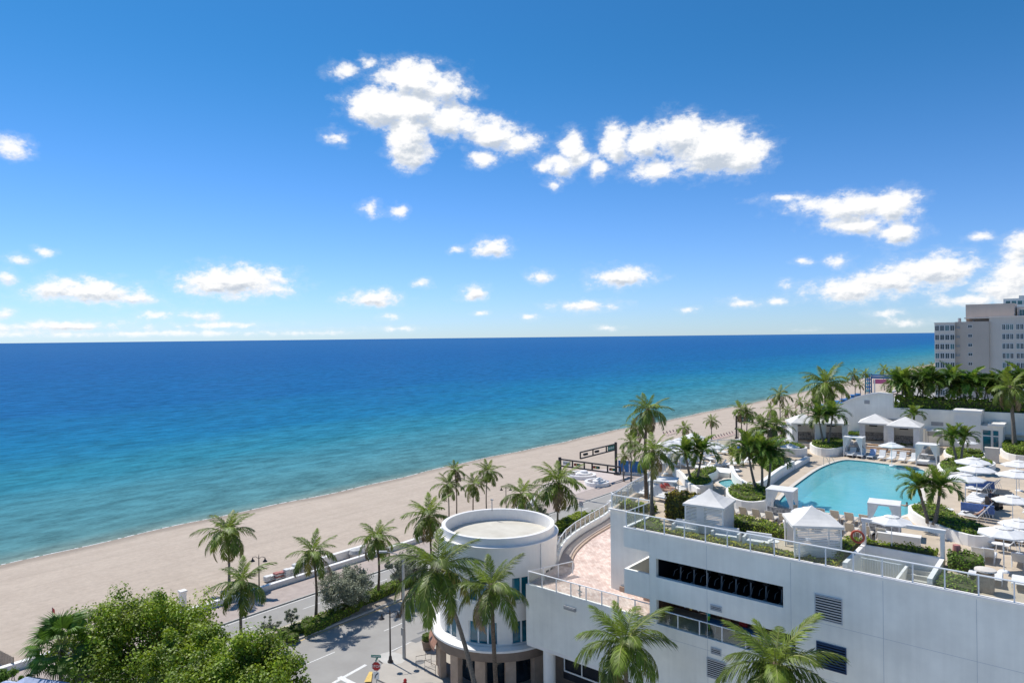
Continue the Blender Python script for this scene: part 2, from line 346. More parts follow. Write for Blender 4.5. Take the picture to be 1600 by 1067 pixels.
def wall(mb, o, u, n, U, Z, holes, dep=0.3):          # flat wall with openings and their reveals; o origin, u along, n outward
    o, u, n = Vector(o), Vector(u), Vector(n); us = sorted({0, U, *[h[0] for h in holes], *[h[1] for h in holes]}); zs = sorted({Z[0], Z[1], *[h[2] for h in holes], *[h[3] for h in holes]})
    P = lambda a, z, d=0: o + u * a - n * d + Vector((0, 0, z - o.z))
    flip = u.cross(Vector((0, 0, 1))).dot(n) < 0
    def q(*p): mb.face(reversed(p) if flip else p)
    for i in range(len(us) - 1):
        for j in range(len(zs) - 1):
            uc, zc = (us[i] + us[i + 1]) / 2, (zs[j] + zs[j + 1]) / 2
            if any(h[0] < uc < h[1] and h[2] < zc < h[3] for h in holes): continue
            q(P(us[i], zs[j]), P(us[i + 1], zs[j]), P(us[i + 1], zs[j + 1]), P(us[i], zs[j + 1]))
    for (a, b, z0, z1) in holes:
        q(P(a, z0), P(a, z1), P(a, z1, dep), P(a, z0, dep)); q(P(b, z1), P(b, z0), P(b, z0, dep), P(b, z1, dep))
        q(P(a, z0), P(a, z0, dep), P(b, z0, dep), P(b, z0)); q(P(a, z1, dep), P(a, z1), P(b, z1), P(b, z1, dep))
# ================================================================== THE SETTING
SEA_Z = -0.6
def shore(y): return -116.3 + 1.1 * math.sin(y * 0.021 + 1) + 0.6 * math.sin(y * 0.09) + 0.25 * math.sin(y * 0.31 + 2)
def sea_material():
    m = bpy.data.materials.new('sea_water'); m.use_nodes = True; nt = m.node_tree; N = nt.nodes.new; L = nt.links.new
    b = nt.nodes['Principled BSDF']; b.inputs['Roughness'].default_value = 0.22; b.inputs['Specular IOR Level'].default_value = 0.055; b.inputs['IOR'].default_value = 1.33
    geo = N('ShaderNodeNewGeometry'); sp = N('ShaderNodeSeparateXYZ'); L(geo.outputs['Position'], sp.inputs[0])
    def noise(scale, detail, mp=None, rough=0.55):
        n = N('ShaderNodeTexNoise'); n.inputs['Scale'].default_value = scale; n.inputs['Detail'].default_value = detail; n.inputs['Roughness'].default_value = rough
        if mp:
            q = N('ShaderNodeMapping'); L(geo.outputs['Position'], q.inputs[0]); q.inputs['Scale'].default_value = mp; q.inputs['Rotation'].default_value = (0, 0, R(12)); L(q.outputs[0], n.inputs['Vector'])
        else: L(geo.outputs['Position'], n.inputs['Vector'])
        return n.outputs[0]
    big = noise(0.010, 4, (1.0, 0.35, 1)); mid = noise(0.05, 5, (1, 0.3, 1))
    def ma(op, a, b_, c=None):
        n = N('ShaderNodeMath'); n.operation = op
        for i, v in enumerate((a, b_, c)):
            if v is None: continue
            if isinstance(v, (int, float)): n.inputs[i].default_value = v
            else: L(v, n.inputs[i])
        return n.outputs[0]
    dist = ma('MULTIPLY_ADD', sp.outputs[0], -1.0, -114.0)                  # metres off the shore, i.e. the depth of the water
    dist = ma('MULTIPLY', dist, ma('MULTIPLY_ADD', big, 1.1, 0.45)); dist = ma('MULTIPLY', dist, ma('MULTIPLY_ADD', mid, 0.5, 0.75))
    lg = ma('LOGARITHM', ma('MAXIMUM', ma('ADD', dist, 4.0), 1.0), 10.0)
    t = ma('MULTIPLY_ADD', lg, 1 / 3.0, -0.2)                               # 10^0.6 -> 0, 10^3.6 -> 1
    cr = N('ShaderNodeValToRGB'); L(t, cr.inputs[0]); e = cr.color_ramp.elements
    stops = [(0.0, (0.23, 0.27, 0.22)), (0.155, (0.085, 0.205, 0.215)), (0.29, (0.070, 0.215, 0.248)), (0.41, (0.028, 0.188, 0.262)), (0.50, (0.013, 0.150, 0.282)), (0.60, (0.012, 0.115, 0.280)), (0.76, (0.016, 0.108, 0.285)), (1.0, (0.026, 0.122, 0.300))]
    e[0].position = stops[0][0]; e[0].color = (*stops[0][1], 1); e[1].position = 1.0; e[1].color = (*stops[-1][1], 1)
    for p, c in stops[1:-1]:
        x = e.new(p); x.color = (*c, 1)
    # small waves: slopes, and their darker faces painted into the water colour
    w0 = noise(0.07, 4, (1, 0.5, 1), 0.6); w1 = noise(0.33, 6, (1, 0.45, 1), 0.62); w2 = noise(1.6, 4, (1, 0.6, 1), 0.6)
    wv = ma('MULTIPLY_ADD', w1, 0.55, ma('MULTIPLY_ADD', w2, 0.25, ma('MULTIPLY', w0, 0.20)))
    mr = N('ShaderNodeMapRange'); L(wv, mr.inputs[0]); mr.inputs[1].default_value = 0.36; mr.inputs[2].default_value = 0.64; mr.inputs[3].default_value = 0.62; mr.inputs[4].default_value = 1.38
    sc = N('ShaderNodeVectorMath'); sc.operation = 'SCALE'; L(cr.outputs[0], sc.inputs[0]); L(mr.outputs[0], sc.inputs['Scale'])
    nt.nodes.remove(b); df = N('ShaderNodeBsdfDiffuse'); L(sc.outputs[0], df.inputs[0]); gl = N('ShaderNodeBsdfGlossy'); gl.inputs['Roughness'].default_value = 0.16
    ms = N('ShaderNodeMixShader'); ms.inputs[0].default_value = 0.035; L(df.outputs[0], ms.inputs[1]); L(gl.outputs[0], ms.inputs[2]); L(ms.outputs[0], nt.nodes['Material Output'].inputs[0])   # a wind-ruffled sea mirrors little even at a grazing angle
    bp = N('ShaderNodeBump'); bp.inputs['Strength'].default_value = 0.55; bp.inputs['Distance'].default_value = 0.6; L(wv, bp.inputs['Height']); L(bp.outputs[0], gl.inputs['Normal'])
    return m
def sand_material():
    m = mat('sand', (0.505, 0.418, 0.335), 0.95, 0.05, 0.25, col2=(0.455, 0.372, 0.296)); nt = m.node_tree; N = nt.nodes.new; L = nt.links.new
    b = nt.nodes['Principled BSDF']; src = b.inputs['Base Color'].links[0].from_socket
    geo = N('ShaderNodeNewGeometry'); sp = N('ShaderNodeSeparateXYZ'); L(geo.outputs['Position'], sp.inputs[0])
    n = N('ShaderNodeTexNoise'); n.inputs['Scale'].default_value = 0.15; n.inputs['Detail'].default_value = 4; L(geo.outputs['Position'], n.inputs['Vector'])
    z = N('ShaderNodeMath'); z.operation = 'MULTIPLY_ADD'; L(n.outputs[0], z.inputs[0]); z.inputs[1].default_value = -0.18; L(sp.outputs[2], z.inputs[2])
    mr = N('ShaderNodeMapRange'); L(z.outputs[0], mr.inputs[0]); mr.inputs[1].default_value = SEA_Z - 0.02; mr.inputs[2].default_value = SEA_Z + 0.12; mr.inputs[3].default_value = 0.66; mr.inputs[4].default_value = 1.0
    sc = N('ShaderNodeVectorMath'); sc.operation = 'SCALE'; L(src, sc.inputs[0]); L(mr.outputs[0], sc.inputs['Scale'])
    # trodden sand: mottling and footprints
    v = N('ShaderNodeTexNoise'); v.inputs['Scale'].default_value = 1.5; v.inputs['Detail'].default_value = 6; v.inputs['Roughness'].default_value = 0.75; L(geo.outputs['Position'], v.inputs['Vector'])
    m2 = N('ShaderNodeMapRange'); L(v.outputs[0], m2.inputs[0]); m2.inputs[1].default_value = 0.3; m2.inputs[2].default_value = 0.7; m2.inputs[3].default_value = 0.88; m2.inputs[4].default_value = 1.08
    s2 = N('ShaderNodeVectorMath'); s2.operation = 'SCALE'; L(sc.outputs[0], s2.inputs[0]); L(m2.outputs[0], s2.inputs['Scale']); 
    mp = N('ShaderNodeMapping'); L(geo.outputs['Position'], mp.inputs[0]); mp.inputs['Scale'].default_value = (1.0, 0.02, 1); mp.inputs['Rotation'].default_value = (0, 0, R(1.5))       # raking and tyre tracks along the shore
    tr = N('ShaderNodeTexNoise'); tr.inputs['Scale'].default_value = 1.1; tr.inputs['Detail'].default_value = 5; L(mp.outputs[0], tr.inputs['Vector'])
    m3 = N('ShaderNodeMapRange'); L(tr.outputs[0], m3.inputs[0]); m3.inputs[1].default_value = 0.3; m3.inputs[2].default_value = 0.7; m3.inputs[3].default_value = 0.93; m3.inputs[4].default_value = 1.05
    s3 = N('ShaderNodeVectorMath'); s3.operation = 'SCALE'; L(s2.outputs[0], s3.inputs[0]); L(m3.outputs[0], s3.inputs['Scale']); L(s3.outputs[0], b.inputs['Base Color'])
    bp = N('ShaderNodeBump'); bp.inputs['Strength'].default_value = 0.7; bp.inputs['Distance'].default_value = 0.12; L(v.outputs[0], bp.inputs['Height']); L(bp.outputs[0], b.inputs['Normal'])
    return m
MAT['sea'] = sea_material(); sand_material()
mb = MB(); mb.face([(-90000, -90000, SEA_Z), (-100, -90000, SEA_Z), (-100, 90000, SEA_Z), (-90000, 90000, SEA_Z)])
tag(mb.build('sea', 'sea'), 'blue sea turning turquoise towards the beach', 'sea', kind='structure')
ys = [-400, -200, -100] + [-60 + 4 * i for i in range(91)] + [310, 340, 380, 420, 470, 520, 600, 700, 850, 1000, 1300, 1700, 2500, 4000, 8000, 20000]
mb = MB(); rows = []
for y in ys:
    s = shore(y); rows.append([(-75.0, y, -0.05), (-80, y, 0.06 + 0.05 * math.sin(y * .3)), (-90, y, 0.10 + 0.06 * math.sin(y * .17 + 1)), (-104, y, -0.05), (s + 4, y, SEA_Z + 0.22), (s, y, SEA_Z), (s - 6, y, SEA_Z - 0.35), (s - 30, y, SEA_Z - 2.5)])
vs = [p for r in rows for p in r]; k = 8
mb.raw(vs, [(i * k + j, (i + 1) * k + j, (i + 1) * k + j + 1, i * k + j + 1) for i in range(len(rows) - 1) for j in range(k - 1)])
tag(mb.build('beach_sand', 'sand', smooth=True), 'wide pale sandy beach', 'beach', kind='structure')
# a thin lace of foam on the waterline
m = mat('foam', (0.74, 0.76, 0.74), 0.9, 0.1, 1)
mb = MB(); rnd = random.Random(3)
for i in range(len(ys) - 18):
    for q in range(8):
        y0 = ys[i] + (ys[i + 1] - ys[i]) * q / 8; y1 = ys[i] + (ys[i + 1] - ys[i]) * (q + 1) / 8
        if -40 < y0 < 300 and rnd.random() < 0.75:
            w0 = 0.10 + 0.25 * rnd.random(); mb.face([(shore(y0) - w0, y0, SEA_Z + 0.012), (shore(y0) + 0.05, y0, SEA_Z + 0.014), (shore(y1) + 0.05, y1, SEA_Z + 0.014), (shore(y1) - w0 * 0.6, y1, SEA_Z + 0.012)])
tag(mb.build('surf_foam', 'foam'), 'thin white foam along the waterline', 'foam', kind='stuff')

mb = MB(); mb.face([(-75.2, -20000, -0.06), (20000, -20000, -0.06), (20000, 20000, -0.06), (-75.2, 20000, -0.06)])
mat('town_ground', (0.30, 0.29, 0.26), 0.95, 0.2, 0.02, col2=(0.20, 0.22, 0.17))
tag(mb.build('ground', 'town_ground'), 'flat ground inland of the beach', 'ground', kind='structure')
XA0, XA1, XB0, XB1 = -70.0, -64.3, -60.6, -50.6      # carriageways on either side of the planted median
def strip(name, x0, x1, y0, y1, z, m, label, cat='road'):
    b = MB(); n = max(1, int((y1 - y0) / 60))
    for i in range(n): b.face([(x0, y0 + (y1 - y0) * i / n, z), (x1, y0 + (y1 - y0) * i / n, z), (x1, y0 + (y1 - y0) * (i + 1) / n, z), (x0, y0 + (y1 - y0) * (i + 1) / n, z)])
    return tag(b.build(name, m), label, cat, kind='structure')
strip('road', XA0, XB1, -200, 2500, 0.0, 'asphalt', 'sunlit grey beachfront road with a planted median')
strip('promenade', -74.95, XA0 - 0.15, -200, 2500, 0.12, 'pink_paving', 'pinkish paved promenade along the beach wall', 'promenade')
b = MB(); b.box(XA0 - 0.15, XA0, -200, 2500, -0.05, 0.13); tag(b.build('kerb', 'kerb'), 'grey kerb between promenade and road', 'kerb', kind='structure')
# median
b = MB(); b.box(XA1, XB0, -60, 320, -0.04, 0.14); med = tag(b.build('median', 'kerb'), 'raised planted median between the carriageways', 'median', kind='structure')
b = MB(); b.face([(XA1 + .18, -59.8, 0.146), (XB0 - .18, -59.8, 0.146), (XB0 - .18, 319.8, 0.146), (XA1 + .18, 319.8, 0.146)])
mat('median_soil', (0.36, 0.31, 0.26), 0.95, 0.2, 2.5, 0.4, 20); b.build('soil', 'median_soil', med)
# road markings, each a sheet of its own height
def mark(x0, x1, y0, y1, m='road_white', z=0.005, name='lane_line', label='white lane line on the road'):
    b = MB(); b.face([(x0, y0, z), (x1, y0, z), (x1, y1, z), (x0, y1, z)]); return tag(b.build(name, m), label, 'road marking', kind='structure')
y = -20
while y < 190:
    mark(-67.2, -67.08, y, y + 3.0); mark(-55.6, -55.48, y + 2, y + 5.0); y += 9
mark(XA0 + 0.25, XA0 + 0.37, -30, 250); mark(XB1 - 0.9, XB1 - 0.78, 41, 250)
mark(XA1 - 0.35, XA1 - 0.23, -30, 250, 'road_yellow', label='yellow edge line beside the median'); mark(XB0 + 0.25, XB0 + 0.37, -30, 250, 'road_yellow', label='yellow edge line beside the median')
# side street and corner pavement
tag(MB().prism([(XB1 - .3, 22), (XB1 - .3, 41), (-47, 38.5), (-46.2, 37.6), (-46.2, 22)], 0.002, 0.004).build('side_street', 'asphalt'), 'side street joining the beach road by the stop sign', 'road', kind='structure')
cpts = [at(588, 1062)[:2], at(592, 1046)[:2], at(603, 1031)[:2], at(622, 1016)[:2], at(648, 1001)[:2], (XB1 + .2, 60), (XB1 + .2, 400), (-43, 400), (-43, 60), (-34, 44.2), (-30, 40), (40, 40), (40, 37.5), (-30, 37.5), (-44, 38.2)]
mat('pavement', (0.47, 0.43, 0.375), 0.9, 0.08, 0.8, 0.2, 30, col2=(0.41, 0.375, 0.33))
tag(MB().prism(cpts, -0.03, 0.13).build('pavement', 'pavement'), 'light concrete pavement round the corner building', 'pavement', kind='structure')
mat('bounce_concrete', (0.60, 0.57, 0.52), 0.9, 0.06, 0.5, 0.15, 20)  # added slab, kept pale to bounce fill light onto the hotel wall
tag(MB().prism([(-46, 2), (70, 2), (70, 36.3), (-30, 36.3), (-46, 37.5)], -0.02, 0.012).build('bounce_slab', 'bounce_concrete'), 'added pale slab bouncing light onto the hotel wall', 'bounce_slab', kind='structure')
def flat(name, pts, z, m, label, cat): return tag(MB().prism(pts, z - 0.003, z).build(name, m), label, cat, kind='structure')
flat('kerb_ramp', [at(*p)[:2] for p in ((569, 1067), (580, 1067), (582, 1051), (577, 1051))], 0.136, 'road_yellow', 'yellow tactile kerb ramp below the stop sign', 'kerb ramp')
def band(p0, p1, w):
    a, c = at(*p0), at(*p1); d = (c - a).normalized(); s = Vector((-d.y, d.x, 0)) * w / 2
    return [(a + s)[:2], (a - s)[:2], (c - s)[:2], (c + s)[:2]]
flat('stop_line', band((520, 1067), (572, 1038), 0.35), 0.010, 'road_white', 'white line curving off the road into the side street', 'road marking')
flat('stop_bar', band((530, 1057), (556, 1070), 0.5), 0.011, 'road_white', 'white stop bar across the side street', 'road marking')
flat('road_patch', [at(*p)[:2] for p in ((640, 1003), (658, 995), (668, 998), (650, 1006))], 0.134, 'asphalt_patch', 'dark patch in the corner pavement', 'pavement patch')
flat('drain_slot', band((652, 990), (667, 984), 0.3), 0.012, 'asphalt_patch', 'dark slot drain beside the kerb', 'drain')
flat('inspection_cover', [(at(656, 1036).x + .45 * math.cos(a * .52), at(656, 1036).y + .45 * math.sin(a * .52)) for a in range(12)], 0.137, 'asphalt_patch', 'round metal cover in the corner pavement', 'cover')
flat('lamp_pad', [(at(612, 1030).x + 1.5 * math.cos(a * .52), at(612, 1030).y + 1.1 * math.sin(a * .52)) for a in range(12)], 0.136, 'concrete', 'pale concrete pad round the corner street lamp', 'pad')

# ------------------------------------------------------------------ beach wall and plaza
def ribbon(name, pts, w, z0, z1, m, parent=None, closed=False):
    P = [Vector((p[0], p[1], 0)) for p in pts]; n = len(P); Lf, Rt = [], []
    for i, p in enumerate(P):
        d = (P[(i + 1) % n] - P[i - 1]) if closed else (P[min(i + 1, n - 1)] - P[max(i - 1, 0)])
        d.normalize(); s = Vector((-d.y, d.x, 0)) * w / 2; Lf.append(p + s); Rt.append(p - s)
    b = MB(); cnt = n if closed else n - 1
    for i in range(cnt):
        j = (i + 1) % n; a, c, d, e = Lf[i], Lf[j], Rt[j], Rt[i]
        q = lambda v, z: (v.x, v.y, z)
        b.face([q(a, z1), q(e, z1), q(d, z1), q(c, z1)]); b.face([q(a, z0), q(a, z1), q(c, z1), q(c, z0)]); b.face([q(e, z1), q(e, z0), q(d, z0), q(d, z1)])
    if not closed:
        for (i, fl) in ((0, 1), (n - 1, 0)):
            f = [(Lf[i].x, Lf[i].y, z0), (Rt[i].x, Rt[i].y, z0), (Rt[i].x, Rt[i].y, z1), (Lf[i].x, Lf[i].y, z1)]; b.face(f if fl else reversed(f))
    return b.build(name, m, parent)
bw = empty('beach_wall', (-75.3, 40, 0)); 
def rel(o, e): o.location = Vector(o.location) - Vector(e.location); return o
for (pts) in ([(-75.3, -60), (-75.3, 62), (-75.6, 72)], [(-76.5, 78), (-75.3, 84), (-75.1, 90), (-76.0, 95), (-78.2, 98.5), (-80, 99.5)], [(-76.5, 134), (-75.6, 138), (-75.3, 150), (-75.3, 400)]):
    sm = smooth_poly(pts, 6, False) if len(pts) > 4 else pts
    o = ribbon('wall_length', sm, 0.55, -0.1, 0.75, 'white_paint', bw); rel(o, bw)
tag(bw, 'low white wall between the sand and the promenade', 'wall')
mat('plaza_paving', (0.60, 0.51, 0.46), 0.9, 0.1, 0.6, 0.2, 20, col2=(0.52, 0.44, 0.40))
tag(MB().prism(smooth_poly([(-74.9, 92), (-78, 100), (-83, 106), (-86, 114), (-86, 124), (-83, 131), (-78, 136), (-74.9, 138)], 5, True), -0.1, 0.128).build('plaza', 'plaza_paving'), 'pale paved plaza at the beach entrance', 'plaza', kind='structure')

# ================================================================== CORNER ROTUNDA
RC = Vector((-41.5, 47.0, 0)); RR = 5.42
rot = empty('rotunda_building', RC)
NA = math.atan2(-RC.y, -RC.x)                           # direction from the drum to the road corner view
def arc_wall(mb, r, z0, z1, holes, n=120, dep=0.28):   # drum with window openings; holes: (a0, a1, z0, z1)
    as_ = sorted({*[2 * math.pi * i / n for i in range(n + 1)], *[h[0] % (2 * math.pi) for h in holes], *[h[1] % (2 * math.pi) for h in holes]}); zs = sorted({z0, z1, *[h[2] for h in holes], *[h[3] for h in holes]})
    P = lambda a, z, rr: (rr * math.cos(a), rr * math.sin(a), z)
    for i in range(len(as_) - 1):
        for j in range(len(zs) - 1):
            a, c, zl, zh = as_[i], as_[i + 1], zs[j], zs[j + 1]; ac, zc = (a + c) / 2, (zl + zh) / 2
            hole = any(h[2] < zc < h[3] and (ac - h[0]) % (2 * math.pi) < (h[1] - h[0]) for h in holes)
            if hole:
                for (x, y_) in (((a, zl), (c, zl)),):
                    pass
                mb.face([P(a, zl, r), P(c, zl, r), P(c, zl, r - dep), P(a, zl, r - dep)]); mb.face([P(c, zh, r), P(a, zh, r), P(a, zh, r - dep), P(c, zh, r - dep)])
            else: mb.face([P(a, zl, r), P(c, zl, r), P(c, zh, r), P(a, zh, r)])
    for h in holes:
        for a, s in ((h[0], 1), (h[1], -1)):
            f = [P(a, h[2], r), P(a, h[3], r), P(a, h[3], r - dep), P(a, h[2], r - dep)]; mb.face(f if s < 0 else reversed(f))
wins = []
for c in (-52, -15, 20.5, 58, 96, 132, 170, 208, -90):
    half = 13.5 if c == -15 else 9.0
    wins.append((NA + R(c - half), NA + R(c + half)))
holes = [(a, b_, z0, z1) for (a, b_) in wins for (z0, z1) in ((4.25, 6.1), (7.85, 9.75))]
mb = MB(); arc_wall(mb, RR, 3.95, 12.3, holes); mb.build('drum_wall', 'white_stucco', rot)
mb = MB(); mb.lathe([(RR - .02, 12.3), (RR + 0.10, 12.3), (RR + 0.10, 12.38), (5.16, 12.40), (5.16, 13.05), (4.82, 13.05), (4.82, 12.0)], n=96); mb.build('parapet', 'white_paint', rot, smooth=False)
mb = MB(); mb.lathe([(0.01, 12.06), (4.83, 12.0)], n=64); mb.build('flat_roof', 'roof_gravel', rot)
mb = MB(); mb.lathe([(RR - .05, 4.2), (RR + .35, 4.18), (RR + .75, 4.02), (RR + .75, 3.85)], n=96); mb.build('ledge', 'white_paint', rot)
mb = MB(); mb.lathe([(RR + .75, 3.85), (RR + .70, 3.84), (RR + .70, 3.1), (RR - .6, 3.0), (RR - .6, 2.9), (RR-1.5, 2.9)], n=96); mb.build('fascia', 'base_brown', rot)
mb = MB(); mb.lathe([(RR - 1.4, 0.13), (RR - 1.4, 3.0)], n=64); mb.build('shopfront', 'glass_dark', rot)
mb = MB(); mb.lathe([(RR + 0.015, 7.45), (RR + .05, 7.47), (RR + .05, 7.62), (RR + 0.015, 7.64)], n=96); mb.build('string_course', 'white_paint', rot)
for i in range(14):
    a = NA + 2 * math.pi * i / 14 + 0.16; mb = MB(); mb.obox(((RR + 0.1) * math.cos(a), (RR + 0.1) * math.sin(a), 1.57), 0.55, 0.9, 2.9, a); mb.build('column', 'base_tan', rot)
for (a, b_) in wins:                                     # each window: panes and mullions
    for (z0, z1) in ((4.25, 6.1), (7.85, 9.75)):
        npan = 3 if (b_ - a) > R(25) else 2
        fr = MB(); r = RR - 0.16
        for k in range(npan + 1):
            aa = a + (b_ - a) * k / npan; fr.obox((r * math.cos(aa), r * math.sin(aa), (z0 + z1) / 2), 0.12, 0.13, z1 - z0 - .01, aa)
        fo = fr.build('window_frame', 'white_metal', rot)
        for k in range(npan):
            p = MB(); aa, ab = a + (b_ - a) * (k + .03) / npan, a + (b_ - a) * (k + .97) / npan; rr = r - .02; n = 3
            for q in range(n):
                c0, c1 = aa + (ab - aa) * q / n, aa + (ab - aa) * (q + 1) / n
                p.face([(rr * math.cos(c0), rr * math.sin(c0), z0), (rr * math.cos(c1), rr * math.sin(c1), z0), (rr * math.cos(c1), rr * math.sin(c1), z1), (rr * math.cos(c0), rr * math.sin(c0), z1)])
            p.build('pane', 'glass_blue', fo)
mb = MB(); a0 = NA + R(-100)
for q in range(9):
    c0, c1 = a0 + R(4.2) * q, a0 + R(4.2) * (q + 1); r0, r1 = RR + .72, RR + 1.0
    mb.face([(r0 * math.cos(c0), r0 * math.sin(c0), 3.55), (r1 * math.cos(c0), r1 * math.sin(c0), 3.0), (r1 * math.cos(c1), r1 * math.sin(c1), 3.0), (r0 * math.cos(c1), r0 * math.sin(c1), 3.55)])
    mb.face([(r1 * math.cos(c0), r1 * math.sin(c0), 3.0), (r1 * math.cos(c0), r1 * math.sin(c0), 2.7), (r1 * math.cos(c1), r1 * math.sin(c1), 2.7), (r1 * math.cos(c1), r1 * math.sin(c1), 3.0)])
mb.build('awning', 'awning_red', rot)
mb = MB(); p = Vector(atD(655 + 58, 800, 66)) - RC; mb.tube([(-3.6, 3.2, 12.9), (-3.6, 3.2, 14.0)], 0.05); mb.obox((-3.6, 3.2, 14.0), .3, .12, .1); mb.tube([(-3.6, 3.2, 13.5), (-3.45, 3.05, 13.5)], .04); mb.build('roof_vent', 'grey_metal', rot)
mb = MB(); mb.tube([(RR * math.cos(NA + R(42)) * 1.01, RR * math.sin(NA + R(42)) * 1.01, z) for z in (9.8, 12.3)], 0.05); mb.build('downpipe', 'white_paint', rot)
tag(rot, 'white round corner building with flat roof and blue windows', 'building')

# ================================================================== TERRACE WING
TZ = 9.6
ter = empty('terrace_building', (-31, 44, 0)); to = Vector((31, -44, 0))
tpoly = [(-35.5, 43.6), (-23.95, 43.6), (-23.95, 46.9), (-29.65, 47.6), (-29.65, 76), (-41.0, 76), (-41.5, 70), (-41.2, 64), (-40.2, 57.5), (-38.8, 52.8), (-36.2, 48.5)]
def sh(poly): return [(p[0] + 31, p[1] - 44) for p in poly]
mb = MB(); mb.prism(sh(tpoly), TZ - 0.35, TZ); mb.build('terrace_floor', 'plaza_paving', ter)
def paver_mat():
    m = mat('terrace_pavers', (0.66, 0.50, 0.43), 0.9, 0.1, 0.8); nt = m.node_tree; N = nt.nodes.new; L = nt.links.new
    geo = N('ShaderNodeNewGeometry'); br = N('ShaderNodeTexBrick'); mp = N('ShaderNodeMapping'); L(geo.outputs['Position'], mp.inputs[0]); mp.inputs['Rotation'].default_value = (0, 0, R(45)); L(mp.outputs[0], br.inputs[0])
    br.inputs['Scale'].default_value = 1.0; br.inputs['Brick Width'].default_value = 0.42; br.inputs['Row Height'].default_value = 0.21; br.inputs['Mortar Size'].default_value = 0.008
    br.inputs['Color1'].default_value = (0.70, 0.56, 0.49, 1); br.inputs['Color2'].default_value = (0.54, 0.39, 0.33, 1); br.inputs['Mortar'].default_value = (0.45, 0.37, 0.32, 1)
    n = N('ShaderNodeTexNoise'); n.inputs['Scale'].default_value = 0.7; n.inputs['Detail'].default_value = 5; L(geo.outputs['Position'], n.inputs['Vector'])
    mr = N('ShaderNodeMapRange'); L(n.outputs[0], mr.inputs[0]); mr.inputs[1].default_value = .3; mr.inputs[2].default_value = .7; mr.inputs[3].default_value = 0.82; mr.inputs[4].default_value = 1.15
    sc = N('ShaderNodeVectorMath'); sc.operation = 'SCALE'; L(br.outputs[0], sc.inputs[0]); L(mr.outputs[0], sc.inputs['Scale']); L(sc.outputs[0], nt.nodes['Principled BSDF'].inputs['Base Color'])
paver_mat()
mb = MB(); mb.prism(sh([(-35.2, 44.0), (-24.1, 44.0), (-24.1, 46.8), (-29.75, 47.7), (-29.75, 75.8), (-40.4, 75.8), (-40.9, 70), (-40.6, 64), (-39.6, 57.5), (-38.2, 53.0), (-35.8, 48.8)]), TZ, TZ + 0.004, bottom=False); mb.build('paving', 'terrace_pavers', ter)
mb = MB(); wall(mb, Vector((-35.5, 43.57, 5.0)) + to, (1, 0, 0), (0, -1, 0), 11.55, (5.0, TZ + .12), [], 0.3); mb.box(-4.498, 7.04, -0.396, -0.1, TZ - .34, TZ + .117); mb.build('front_wall', 'white_wall', ter)
mb = MB(); mb.box(-4.5, 7.04, -0.39, 1.6, 4.7, 4.998); mb.build('soffit_beam', 'white_stucco', ter)
for (x) in (-33.6, -27.5): mb = MB(); mb.tube([(x + 31, 0.15, 0.1), (x + 31, 0.15, 4.7)], 0.5, 20); mb.build('column', 'white_stucco', ter, smooth=False)
mb = MB(); mb.box(-4.4, 7.0, 2.9, 3.1, 0, 5.2); mb.build('back_wall', 'base_brown', ter)
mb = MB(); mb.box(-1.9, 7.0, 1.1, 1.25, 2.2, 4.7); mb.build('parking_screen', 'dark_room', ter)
for i in range(5):
    f = MB(); x0 = -1.7 + i * 1.7; f.box(x0, x0 + .07, 0.9, 0.98, 3.0, 4.4); f.box(x0, x0 + 1.7, 0.9, 0.98, 4.33, 4.4); f.box(x0, x0 + 1.7, 0.9, 0.98, 2.9, 3.0); f.build('railing_frame', 'white_metal', ter)
# seaward curved kerb of the terrace with its rail
edge = smooth_poly([(-36.6, 49.4), (-38.5, 53.0), (-39.9, 57.8), (-40.9, 64), (-42.3, 68.5), (-44.0, 70.3)], 5, False)
o = ribbon('edge_upstand', [(p[0] + 31, p[1] - 44) for p in edge], 0.35, TZ - 2.4, TZ + 0.75, 'white_stucco', ter)
o = ribbon('edge_planter', [(p[0] + 31.75, p[1] - 44) for p in edge], 0.9, TZ - .2, TZ + 0.22, 'pink_paving', ter)
o = ribbon('edge_step', [(p[0] + 32.35, p[1] - 44) for p in edge], 0.25, TZ - .2, TZ + 0.14, 'base_tan', ter)
mb = MB(); mb.box(4.6, 7.0, 2.75, 3.4, TZ, TZ + .4); mb.box(2.2, 4.6, 3.2, 3.65, TZ, TZ + .4); mb.build('beige_kerb', 'base_tan', ter)
tag(ter, 'pink paved terrace wing between the round building and the hotel', 'building')

